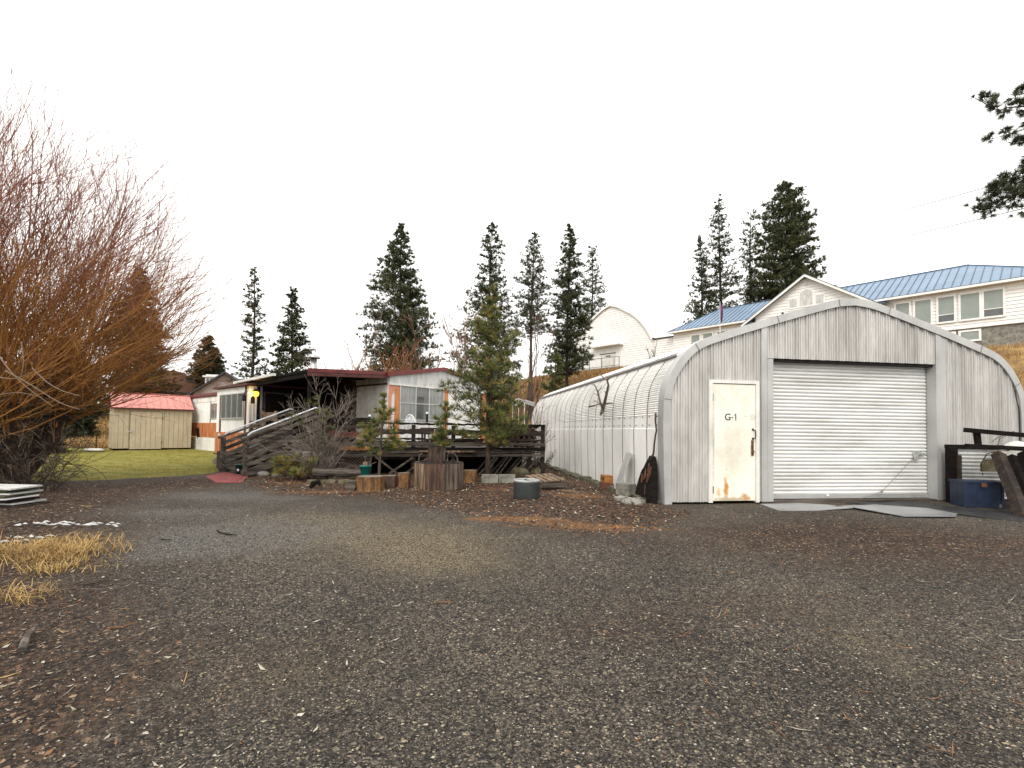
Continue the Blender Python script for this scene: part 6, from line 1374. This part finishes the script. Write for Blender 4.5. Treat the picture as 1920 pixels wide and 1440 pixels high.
    # galvanised sheet leaning
    q = gloc(-.25, 1.42); B = thing('leaning_metal_sheet', 'short folded galvanised sheet leaning on the garage side', 'metal sheet', (q.x, q.y, 0), GTH)
    mb = MB(); mb.beam((-.05,.16,.04),(.17,.05,.80),.02,.15,up=(0,1,0)); mb.beam((-.06,-.01,.04),(.16,-.10,.80),.03,.15,up=(.2,1,0)); mb.build('sheet', M['galv_trim'], B)
    # stacked grey blocks
    for k in range(2):
        q = gloc(-.33, .92); mb = MB(); mb.obox((0,0,.09+k*.105),(.22,.30,.10)); one('capping_block', mb, M['concrete'], ('lower' if k == 0 else 'upper')+' of two stacked grey blocks beside the charred slab', 'block', (q.x, q.y, 0), GTH+.5+k*.05, 'grey blocks stacked at the garage side')
    # charred slab with stick
    q = gloc(-.16, .16); B = thing('charred_slab', 'tall charred wood slab with a thin stick leaning on the garage corner', 'wood slab', (q.x, q.y, 0), GTH); B.scale = (.8, .8, .8)
    mb = MB(); poly = [(-.10,0),(.78,0),(.76,.25),(.70,.45),(.60,.66),(.52,.72),(.42,.86),(.36,.90),(.30,1.0),(.18,.98),(.06,.80),(0,.5)]
    rr = random.Random(3); n = len(poly)
    vs = [(.02-.16*b*0+.0-.14*(1-b), a-.1, b) for a, b in poly]+[(.12-.08*(1-b), a-.1, b) for a, b in poly]
    mb.add(vs, [tuple(range(n-1,-1,-1)), tuple(range(n,2*n))]+[(i,(i+1)%n,n+(i+1)%n,n+i) for i in range(n)]); mb.build('slab', M['wood_black'], B)
    mb = MB()
    for k in range(10):
        a = rr.uniform(.1,.55); b = rr.uniform(.15,.65); mb.beam((-.14*(1-b)+.012,a-.1,b),(-.14*(1-b-.2)+.012,a-.1+rr.uniform(-.03,.06),b+.2),.012,.05)
    mb.build('exposed_grain', M['rust'], B)
    mb = MB(); mb.tube([(.02,.13,.9),(.05,.05,1.05),(.07,.06,1.25),(.07,.0,1.45),(.06,-.07,1.55),(.05,-.04,1.75),(.05,-.05,1.93)], [.035,.022,.02,.018,.018,.02,.022], 6); mb.build('stick', M['wood_brownz'], B, True)
    mb = MB(); r2 = random.Random(8)
    for k in range(14): mb.obox((r2.uniform(-.5,-.15), r2.uniform(-.35,.5), .02),(r2.uniform(.06,.16),r2.uniform(.06,.18),r2.uniform(.05,.12)),(r2.uniform(-.4,.4),r2.uniform(-.4,.4),r2.uniform(0,3)))
    one('corner_rubble', mb, M['light_rock'], 'pale crumbled rubble at the front corner of the garage', 'rubble', (q.x, q.y, 0), GTH)
    # elk antlers mounted on the garage side
    q0 = np.array(gloc(-.05, 5.6, 1.62)); B = thing('antlers', 'bleached antlers with skull fixed to the side of the garage', 'antlers', tuple(q0), GTH)
    def L(px, py, d=0.0):
        # point on a plane parallel to the garage side, d metres out from it
        dd = ray(px, py); nx = V(math.cos(GTH), math.sin(GTH), 0); o = gloc(-.06-d, 0); t = (o-V(0,0,H)).dot(nx)/dd.dot(nx); P = V(0,0,H)+dd*t; w_ = P-V(*q0); c, s = math.cos(GTH), math.sin(GTH); return V(c*w_.x+s*w_.y, -s*w_.x+c*w_.y, w_.z)
    mb = MB()
    for pts, r in (([(1131,766,.08),(1136,745,.22),(1141,722,.36),(1138,712,.45)],.028),([(1138,712,.45),(1130,706,.5),(1123,702,.52)],.014),([(1138,712,.45),(1144,708,.46),(1149,704,.5)],.013),([(1137,742,.25),(1134,733,.30)],.012),
                   ([(1129,764,.08),(1125,752,.15),(1121,735,.22),(1117,725,.30),(1111,718,.36)],.02),([(1121,735,.22),(1127,727,.30),(1128,722,.3)],.010),([(1122,742,.2),(1113,737,.25)],.009),([(1127,758,.1),(1115,751,.2),(1113,755,.2)],.010),
                   ([(1132,757,.1),(1143,756,.15),(1152,757,.18)],.015),([(1130,757,.1),(1118,759,.15),(1104,763,.2),(1107,760,.2)],.015)):
        P = [L(*p) for p in pts]; mb.tube(P, [1.35*r*(1-.55*k/(len(P)-1)) for k in range(len(P))], 6)
    mb.build('antler_beams', M['bone'], B, True)
    mb = MB(); P = [L(1131,762,.05), L(1130,770,.07), L(1126,778,.10)]; mb.tube(P, [.045,.05,.025], 8); mb.build('skull', M['bone'], B, True)
    # sheets and threshold slab in front of the roller door
    for pts, lb in (([(1425,945),(1462,958),(1500,958),(1535,957),(1600,952),(1550,946),(1500,943)],'left of two wet grey sheets lying in front of the roller door'),([(1555,949),(1600,951),(1695,968),(1740,968),(1792,968),(1795,963),(1740,953),(1640,946)],'right of two wet grey sheets lying in front of the roller door')):
        P = [gp(x, y, .02) for x, y in pts]; c = P[0]; mb = MB(); mb.prism([(p.x-c.x, p.y-c.y) for p in P], .012, .022, lambda a, b, d: (a, b, d)); one('wet_sheet', mb, M['wet_sheet'], lb, 'sheet', (c.x, c.y, 0), group='wet grey sheets on the ground')
    P = [gp(x, y, 0) for x, y in ((1560,940),(1640,947),(1780,962),(1850,972),(1950,982),(2000,970),(1990,940),(1800,938))]; c = P[0]; mb = MB(); mb.prism([(p.x-c.x, p.y-c.y) for p in P], -.02, .008, lambda a, b, d: (a, b, d)); one('tarpaulin', mb, M['rubber'], 'black tarpaulin spread under the junk at the right end of the garage', 'tarpaulin', (c.x, c.y, 0))
def rock(g, r, rnd, mt, label):
    bm = bmesh.new(); bmesh.ops.create_icosphere(bm, subdivisions=3, radius=r)
    for v in bm.verts:
        k = 1+.22*mnoise.noise(v.co*4/r*.25+Vector((r*31, 1, 2)))*1.6; v.co *= k; v.co.z *= .62; v.co.z += r*.35
    me = bpy.data.meshes.new('boulder'); bm.to_mesh(me); bm.free(); me.materials.append(M[mt])
    for p in me.polygons: p.use_smooth = True
    o = bpy.data.objects.new('boulder', me); COL.objects.link(o); o.location = (g.x, g.y+r*.6, -.02); tag(o, label, 'boulder'); return o
yard_objects()

# junk at the right end of the garage
def right_junk():
    rnd = random.Random(17); Yb = 8.75
    def W(px, py, Y): return pt(px, py, Y)
    # corrugated metal fence panel with dark frame
    a = gp(1800, 945, 0); Y = 8.9; a = W(1795, 945, Y); b = W(1990, 958, Y)
    P = thing('corrugated_panel', 'stacked horizontal corrugated metal sheets in a black wooden frame right of the garage door', 'metal panel', (a.x, a.y, 0), 0)
    x1 = b.x-a.x; mb = MB(); zt = W(1800, 843, Y).z; vs = []; fs = []; z = .08; i = 0
    while z < zt:
        for u, o in ((0,.0),(.014,-.016),(.030,-.020),(.046,-.014),(.058,.004)):
            vs += [(0.0+rnd.uniform(-.012,.012), o, z+u), (x1, o, z+u-.012)]
            if i: fs.append((2*i-2, 2*i-1, 2*i+1, 2*i))
            i += 1
        z += .066
    mb.add(vs, fs); mb.build('metal_sheets', M['galv'], P)
    mb = MB(); mb.box(-.16, -.02, -.05, .06, 0, zt+.02); mb.build('frame_post', M['wood_black'], P)
    mb = MB(); mb.box(-.05, .02, -.08, -.05, 0, zt-.1); mb.build('bark_strip', M['bark'], P)
    mb = MB(); mb.box(-.17, x1, -.05, .06, zt+.02, zt+.09); mb.build('top_board', M['wood_black'], P)
    mb = MB(); mb.box(.05, .30, -.12, .0, .0, .06); mb.build('red_edge', M['red_mat'], P)
    # black rack of rails leaning above
    q = W(1808, 803, 8.4); P = thing('black_rack', 'black two-rail wooden rack resting on top of the corrugated sheets', 'rack', q)
    def R_(px, py, Y=8.4): return W(px, py, Y)-q
    mb = MB(); mb.beam(R_(1808,806), R_(2010,824,8.1), .05, .075); mb.build('rail', M['wood_black'], P)
    mb = MB(); mb.beam(R_(1810,836), R_(2010,846,8.1), .05, .075); mb.build('rail', M['wood_black'], P)
    mb = MB(); mb.beam(R_(1831,810), R_(1834,834), .05, .09); mb.build('crosspiece', M['wood_black'], P)
    # blue crate
    g = gp(1845, 954, 0); q = g; P = thing('blue_crate', 'scuffed dark blue wooden chest standing on the tarpaulin', 'chest', (g.x, g.y, 0), math.radians(-14))
    s = g.y/F; w_, h_, d_ = 62*s, 47*s, .38
    mb = MB(); mb.box(-w_/2, w_/2, 0, d_, .02, h_); mb.build('body', M['blue_paint'], P)
    mb = MB(); mb.box(-w_/2-.015, w_/2+.015, -.015, d_+.015, h_, h_+.035); mb.build('lid', M['blue_paint'], P)
    mb = MB(); mb.box(-.04,.04,-.022,-.015,h_-.06,h_+.01); mb.build('hasp', M['rust'], P)
    mb = MB(); mb.box(-w_/2,-w_/2+.03,-.012,0,.02,h_); mb.box(w_/2-.03,w_/2,-.012,0,.02,h_); mb.box(-w_/2+.03,w_/2-.03,-.012,0,.02,.06); mb.build('edge_batten', M['blue_paint'], P)
    # leaning charred beams
    for k, (a, b, mt) in enumerate((((1872,852),(1925,985),'wood_dark'),((1898,858),(1952,990),'wood_black'),((1922,850),(1980,985),'wood_black'))):
        p0, p1 = W(a[0], a[1], 8.2-.1*k), W(b[0], b[1], 7.35); c = (p0+p1)/2; mb = MB(); mb.beam(p0-c, p1-c, .15, .13, up=(0,1,0)); d_ = (p0-p1).normalized(); mb.beam(p0-c, p0-c+d_*.006, .148, .128, up=(0,1,0), mi=1); o = one('leaning_beam', mb, [M[mt], M['wood_orange' if k == 0 else 'wood_black']], ['reddish brown beam with orange sawn end leaning beside the blue chest','second dark beam leaning right of the reddish brown beam','outermost black beam leaning at the right edge'][k], 'beam', c, group='dark beams leaning at right')
    # tub / satellite dish
    q = W(1912, 860, 8.55); P = thing('wheelbarrow_tub', 'pale rounded metal tub upended behind the leaning beams', 'tub', q)
    mb = MB(); n = 24; vs = []; fs = []
    rings = [(.30,0,),(.29,.10),(.22,.16),(0,.18)]
    for r, d in rings:
        for k in range(n): a_ = 2*math.pi*k/n; vs.append((r*math.cos(a_), -d+.05, r*math.sin(a_)))
    for i in range(3):
        for k in range(n): fs.append((i*n+k, (i+1)*n+k, (i+1)*n+(k+1)%n, i*n+(k+1)%n))
    mb.add(vs, fs); mb.build('bowl', M['aged_white'], P, True)
    mb = MB(); mb.tube([(.30*math.cos(2*math.pi*k/n),.055,.30*math.sin(2*math.pi*k/n)) for k in range(n+1)], .014, 6); mb.build('rim', M['aluminium'], P, True)
    q = W(1857, 880, 8.5); mb = MB(); r = .2; n = 24
    mb.prism([(-.16,-.04),(.16,-.04),(.17,.08),(.12,.17),(-.10,.17),(-.16,.08)], -.02, .02, lambda a, b, d: (a, d, b)); one('stone_slab', mb, M['rock'], 'mossy tan stone slab behind the blue chest', 'slab', q)
    q = W(1860, 875, 8.45); mb = MB(); mb.tube([(-.18+.02,0,-.15),(-.19,0,.05),(-.08,0,.22),(.10,0,.27),(.3,0,.28)], .008, 5); mb.tube([(.0,0,.42),(.2,.1,.5),(.5,.1,.62)], .006, 5); mb.tube([(.1,0,.36),(.14,0,.48),(.4,.1,.56)], .005, 5)
    one('wire_loops', mb, M['iron'], 'loose black wire loops curling above the blue chest', 'wire', q)
    q = W(1858, 884, 8.3); mb = MB(); mb.beam((-.45,0,.0),(.35,0,-.04),.03,.02); one('bright_flashing', mb, M['aluminium'], 'bright narrow metal strip laid across behind the blue chest', 'metal strip', q)
    q = W(1935, 905, 8.3); mb = MB(); mb.obox((.0,.0,-.05),(.55,.3,.42)); one('black_box', mb, M['wood_black'], 'black wooden box hidden behind the blue chest and beams', 'box', q)
right_junk()

def left_junk():
    rnd = random.Random(19)
    c = gp(30, 950, 0); P0 = V(c.x-.32, c.y+.1, -.02)
    cols = ['wood_dark','galv','wood_black','white_paint','mossy','galv','young_deep','grey_fascia']
    for k in range(8):
        mb = MB(); mb.obox((rnd.uniform(-.08,.08), rnd.uniform(-.05,.05), .03+k*.038), (.85-k*.02, .5, .022), (0, rnd.uniform(-.02,.02), rnd.uniform(-.06,.06)))
        names = ['lowest','second from bottom','third from bottom','fourth from bottom','fifth from bottom','sixth from bottom','green seventh','grey topmost']
        one('stacked_sheet', mb, M[cols[k]], names[k]+' sheet in the low pile of panels at the foot of the willow', 'sheet', P0, group='sheets piled at the foot of the willow')
    C = thing('cart_frame', 'rusty red tubular cart frame leaning on the panel pile at far left', 'cart', (P0.x-.05, P0.y-.42, 0))
    mb = MB()
    for pts in ([(-.6,0,.0),(-.6,0,.42),(-.1,0,.40)],[(-.12,0,-.0),(-.12,0,.62)],[(-.6,0,.28),(-.12,0,.30)],[(.0,.0,.5),(.04,0,.02),(.25,0,.0)]): mb.tube(pts, .016, 6)
    mb.build('frame', M['rust'], C); mb = MB(); mb.tube([(-.5,-.05,.02),(-.1,-.06,.0),(.2,-.02,.01),(.32,0,.02),(.34,0,.0)], .012, 6); mb.build('lower_bar', M['iron'], C)
left_junk()

# ------------------------------------------------------------------ small stuff on the ground
def scatter_quads(n, xyfn, lw, hh, mats, wts, seed, name, label=None, cat=None, curl=.3):
    rng = np.random.RandomState(seed); X, Y = xyfn(rng, n); n = len(X); Z = terr(X, Y)+.012*np.sin(X*1.7+.6*np.sin(Y*1.1))+.012*np.sin(Y*2.3+X*.8)+.006
    a = rng.uniform(0, 2*np.pi, n); l = rng.uniform(*lw[0], n); w_ = l*rng.uniform(*lw[1], n); tl = rng.normal(size=n)*.25
    ux, uy = np.cos(a), np.sin(a); vx, vy = -uy, ux
    C = np.stack([X, Y, Z], 1); U = np.stack([ux, uy, tl], 1)*l[:,None]/2; Vv = np.stack([vx, vy, rng.normal(size=n)*.3], 1)*w_[:,None]/2
    up = np.zeros((n,3)); up[:,2] = np.abs(l*curl*rng.uniform(0,.6,n)); P = np.stack([C-U+up*.8, C-Vv, C+U+up, C+Vv], 1); P[:,:,2] = np.maximum(P[:,:,2], Z[:,None]-.002)
    v = P.reshape(-1,3); f = np.arange(n*4).reshape(-1,4); mi = rng.choice(len(mats), n, p=wts)
    o = npmesh(name, v, f, [M[m] for m in mats], mi); tag(o, label, cat, kind='stuff'); return o
def in_poly_sampler(poly, dens=None):
    P = np.array(poly); lo, hi = P.min(0), P.max(0)
    def fn(rng, n):
        X = rng.uniform(lo[0], hi[0], n*3); Y = rng.uniform(lo[1], hi[1], n*3); m = inpoly(X, Y, poly); 
        if dens is not None: m &= rng.rand(len(X)) < dens(X, Y)
        return X[m][:n], Y[m][:n]
    return fn
def near_sampler(ymin, ymax, pw=1.0):
    def fn(rng, n):
        Y = ymin*np.exp(rng.rand(n)**pw*math.log(ymax/ymin)); X = (rng.uniform(-1.15, 1.15, n))*Y; return X, Y
    return fn
def notin(fn, polys):
    def g(rng, n):
        X, Y = fn(rng, n); m = np.ones(len(X), bool)
        for p in polys: m &= ~inpoly(X, Y, p)
        # keep clear of the garage footprint
        gx = (X-G0.x)*math.cos(GTH)+(Y-G0.y)*math.sin(GTH); gy = -(X-G0.x)*math.sin(GTH)+(Y-G0.y)*math.cos(GTH); m &= ~((gx > -.05) & (gx < GW+.1) & (gy > -.02) & (gy < 13)); return X[m], Y[m]
    return g
scatter_quads(15000, notin(in_poly_sampler(LIT1), []), ((.025,.075),(.25,.6)), 0, ['leaf_brown','needle_rust','leaf_pale'], [.62,.27,.11], 1, 'leaf_litter', 'brown fallen leaves and needles covering the ground before the deck and garage', 'leaves')
scatter_quads(17000, in_poly_sampler(LIT2), ((.012,.05),(.15,.5)), 0, ['leaf_brown','needle_rust','leaf_pale'], [.72,.09,.19], 2, 'leaf_litter', 'brown leaf litter strewn over the left side of the yard', 'leaves')
scatter_quads(700, notin(near_sampler(1.6, 11), [LAWN]), ((.012,.04),(.2,.4)), 0, ['leaf_pale','needle_rust','leaf_brown'], [.35,.25,.40], 3, 'leaf_litter', 'scattered pale leaves on the open gravel', 'leaves')
scatter_quads(2600, notin(lambda r, n: (r.uniform(1, 13, n), r.uniform(2.2, 9.5, n)), []), ((.05,.16),(.03,.05)), 0, ['needle_rust','leaf_pale'], [.88,.12], 4, 'fallen_needles', 'rusty pine needles lying on the gravel before the roller door', 'needles')
scatter_quads(90, lambda r, n: (r.uniform(-5.0, -.6, n), r.uniform(1.7, 4.5, n)), ((.04,.075),(.18,.28)), 0, ['leaf_pale'], [1.0], 5, 'willow_leaves', 'long pale willow leaves in the near left foreground', 'leaves')

scatter_quads(1500, in_poly_sampler(LIT2), ((.06,.20),(.02,.05)), 0, ['leaf_brown','straw','twig_grey','twig_dark'], [.3,.22,.18,.30], 6, 'twig_litter', 'thin twigs and straw bits strewn over the leaf litter on the left', 'twigs', curl=.1)
scatter_quads(700, notin(in_poly_sampler(LIT1), []), ((.05,.16),(.02,.05)), 0, ['leaf_brown','needle_rust','twig_dark'], [.3,.4,.3], 7, 'twig_litter', 'thin twigs and needles on the litter in front of the deck', 'twigs', curl=.1)
def gravel_stones():
    rng = np.random.RandomState(12); n = 95000; Y = 1.55*np.exp(rng.rand(n)*math.log(7.5/1.55)); X = rng.uniform(-1.12, 1.12, n)*Y
    keep = ~((inpoly(X, Y, LIT2)) & (rng.rand(n) < .55)); gx = (X-G0.x)*math.cos(GTH)+(Y-G0.y)*math.sin(GTH); gy = -(X-G0.x)*math.sin(GTH)+(Y-G0.y)*math.cos(GTH); keep &= ~((gx > -.3) & (gy > -.05)); X, Y = X[keep], Y[keep]; n = len(X)
    Z = terr(X, Y)+.012*np.sin(X*1.7+.6*np.sin(Y*1.1))+.012*np.sin(Y*2.3+X*.8); r = rng.gamma(4, .0008, n)+.0018
    base = np.array([[1,0,0],[0,1,0],[-1,0,0],[0,-1,0],[0,0,1],[0,0,-1]], float); J = base[None]*(1+rng.uniform(-.45,.35,(n,6,1)))+rng.normal(size=(n,6,3))*.18
    a = rng.uniform(0,6.28,n); c, s = np.cos(a), np.sin(a); x = J[:,:,0]*c[:,None]-J[:,:,1]*s[:,None]; y = J[:,:,0]*s[:,None]+J[:,:,1]*c[:,None]; z = J[:,:,2]*.6
    V_ = np.stack([x*r[:,None]*1.25+X[:,None], y*r[:,None]+Y[:,None], z*r[:,None]+Z[:,None]+r[:,None]*.3], -1).reshape(-1,3)
    fb = np.array([[0,1,4],[1,2,4],[2,3,4],[3,0,4],[1,0,5],[2,1,5],[3,2,5],[0,3,5]]); f = (fb[None]+np.arange(n)[:,None,None]*6).reshape(-1,3)
    ms = [mat('stone_black',(.018,.016,.014),rough=.85), mat('stone_dark',(.052,.045,.039),rough=.9), mat('stone_mid',(.13,.11,.088),rough=.9), mat('stone_tan',(.26,.21,.14),rough=.9), mat('stone_pale',(.42,.39,.32),rough=.9)]
    mi = np.repeat(rng.choice(5, n, p=[.34,.30,.24,.10,.02]), 8); o = npmesh('gravel_stones', V_, f, ms, mi); tag(o, 'loose dark gravel stones covering the foreground yard', 'gravel', kind='stuff')
gravel_stones()

def blades(name, X, Y, h, w_, mats, wts, seed, label, cat, lean=.35, seg2=True, kind='stuff', zoff=0):
    rng = np.random.RandomState(seed); n = len(X); Z = terr(X, Y)-.01+zoff; hh = h*rng.uniform(.45,1.1,n); a = rng.uniform(0,6.28,n); ld = rng.normal(size=(n,2))*lean
    sx, sy = np.cos(a)*w_/2, np.sin(a)*w_/2; B = np.stack([X,Y,Z],1); S = np.stack([sx,sy,np.zeros(n)],1)
    Mi = B+np.stack([ld[:,0]*hh*.3, ld[:,1]*hh*.3, hh*.6],1); T = B+np.stack([ld[:,0]*hh, ld[:,1]*hh, hh*(1-.25*np.abs(ld).sum(1).clip(0,1.6))],1)
    P = np.stack([B-S,B+S,Mi+S*.8,Mi-S*.8,T],1).reshape(-1,3); i = np.arange(n)[:,None]*5
    f4 = np.concatenate([i+0,i+1,i+2,i+3],1); f3 = np.concatenate([i+3,i+2,i+4,i+4],1)
    f = np.concatenate([f4,f3]); mi = rng.choice(len(mats), n, p=wts); mi = np.concatenate([mi,mi])
    # write quads and triangles separately
    me = bpy.data.meshes.new(name); me.vertices.add(len(P)); me.vertices.foreach_set('co', P.astype(np.float32).ravel())
    tri = np.concatenate([i+3,i+2,i+4],1); loops = np.concatenate([f4.ravel(), tri.ravel()]); me.loops.add(len(loops)); me.loops.foreach_set('vertex_index', loops.astype(np.int32))
    st = np.concatenate([np.arange(n)*4, n*4+np.arange(n)*3]).astype(np.int32); me.polygons.add(2*n); me.polygons.foreach_set('loop_start', st); 
    for m in mats: me.materials.append(M[m])
    me.polygons.foreach_set('material_index', mi.astype(np.int32)); me.update(calc_edges=True); me.validate()
    o = bpy.data.objects.new(name, me); COL.objects.link(o); tag(o, label, cat, kind=kind); return o
def grass_all():
    rng = np.random.RandomState(3)
    X, Y = in_poly_sampler(LAWN)(rng, 60000); k = (X > -13) | (rng.rand(len(X)) < .9); blades('lawn_grass', X[k], Y[k], .055, .010, ['lawn_g','lawn_y'], [.52,.48], 4, 'short green and yellow lawn grass in front of the shed', 'grass')
    # dry slope at right and behind the garage
    n = 90000; X = rng.uniform(8, 42, n); Y = rng.uniform(8, 44, n); s = (X-35.5)*-.745+(Y-34)*-.67; m = (s > 1.2) & (s < 29.5) & (X/Y > .72) & (X/Y < 1.15); X, Y = X[m], Y[m]
    cl = np.array([mnoise.noise((x*.5, y*.5, 0)) for x, y in zip(X, Y)]); m = rng.rand(len(X)) < (.45+cl); X, Y, cl = X[m], Y[m], cl[m]
    blades('dry_grass', X, Y, .55, .022, ['straw','straw_dark','straw_rust'], [.42,.28,.30], 5, 'tall golden and rusty dry grass on the slope right of the garage', 'grass', lean=.3)
    n = 60000; t = rng.uniform(20, 60, n); s = rng.uniform(1, 28, n); X = 35.5-.67*t-.745*s; Y = 34+.745*t-.67*s; m = (X/Y < .30) & (X/Y > -.02); X, Y = X[m], Y[m]
    blades('dry_grass', X, Y, .5, .035, ['straw','straw_dark','straw_rust'], [.30,.35,.35], 6, 'dry grass on the bank behind the far end of the garage', 'grass', lean=.35)
    n = 42000; X = rng.uniform(-48, -17, n); Y = 26.2+22*rng.rand(n)**1.3; m = (X/Y > -1.0) & (X/Y < -.66); X, Y = X[m], Y[m]
    blades('dry_grass', X, Y, .5, .04, ['straw','straw_dark','straw_rust'], [.62,.30,.08], 7, 'golden dry grass bank left of the shed', 'grass', lean=.45)
    # near clump of straw on the left
    for k, (px, py, nn, rx, ry, hh, lb) in enumerate(((92,1038,2600,.52,.34,.17,'golden tussock of dry grass in the left foreground'),(15,1120,300,.3,.2,.12,'small dry grass tuft at the left edge below the golden tussock'),(110,1068,330,.36,.16,.11,'thin dry grass fringe in front of the golden tussock'),(935,903,260,.35,.15,.22,'dry grass tuft between the rotten stump and the concrete blocks'))):
        c = gp(px, py); X = c.x+rng.normal(size=nn)*rx*.55; Y = c.y+rng.normal(size=nn)*ry*.55; g_ = np.array([mnoise.noise((x*5, y*5, 3)) for x, y in zip(X, Y)]); q_ = rng.rand(nn) < .65+1.2*g_; X, Y = X[q_], Y[q_]; o = blades('grass_tussock', X, Y, hh, .006, ['straw','straw_dark'], [.7,.3], 20+k, lb, 'grass tuft', lean=1.05)
grass_all()

def small_marks():
    rnd = random.Random(44)
    # old snow patches at the left
    for k, (px, py, rx, ry, lb) in enumerate(((140,988,.62,.10,'thin patch of old snow behind the golden tussock'),(8,1020,.22,.28,'patch of old snow at the left edge beside the golden tussock'))):
        c = gp(px, py); mb = MB(); n = 36
        for q in range(34 if k == 0 else 20):
            ox, oy = rnd.uniform(-rx, rx), rnd.uniform(-ry, ry); r1, r2 = rnd.uniform(.015,.07), rnd.uniform(.005,.014)
            nn = 10; vs = [(ox+r1*math.cos(2*math.pi*i/nn)*rnd.uniform(.7,1.2), oy+r2*math.sin(2*math.pi*i/nn)*rnd.uniform(.7,1.2), .014+q*.0006) for i in range(nn)]+[(ox,oy,.03+q*.0006)]
            mb.add(vs, [(i,(i+1)%nn,nn) for i in range(nn)])
        one('snow_patch', mb, M['snow'], lb, 'snow', (c.x, c.y, hz(c.x, c.y)+.01))
    # curved black stick and twigs
    for k, (pts, r, mt, lb) in enumerate((([(407,998),(412,1002),(425,1005),(444,1007)],.009,'wood_black','curved black stick on the gravel'),([(302,1015),(322,1016)],.008,'wood_black','short black stick left of the curved one'),([(155,1102),(175,1098),(200,1092)],.008,'wood_dark','dark straight twig below the golden tussock'),([(815,1133),(838,1132),(852,1133)],.004,'needle_rust','forked rusty needle cluster lying on the open gravel'),([(40,1230),(50,1205),(68,1182)],.022,'wood_grey','grey bark strip in the near left corner'),([(200,1182),(230,1180),(252,1172)],.005,'needle_rust','rusty twig left of the white leaves'))):
        P = [gp(*p) for p in pts]; c = P[0]; mb = MB(); mb.tube([(p-c)+V(0,0,r+.012) for p in P], [r]*(len(P)-1)+[r*.5], 6); one('fallen_stick', mb, M[mt], lb, 'stick', c)
small_marks()
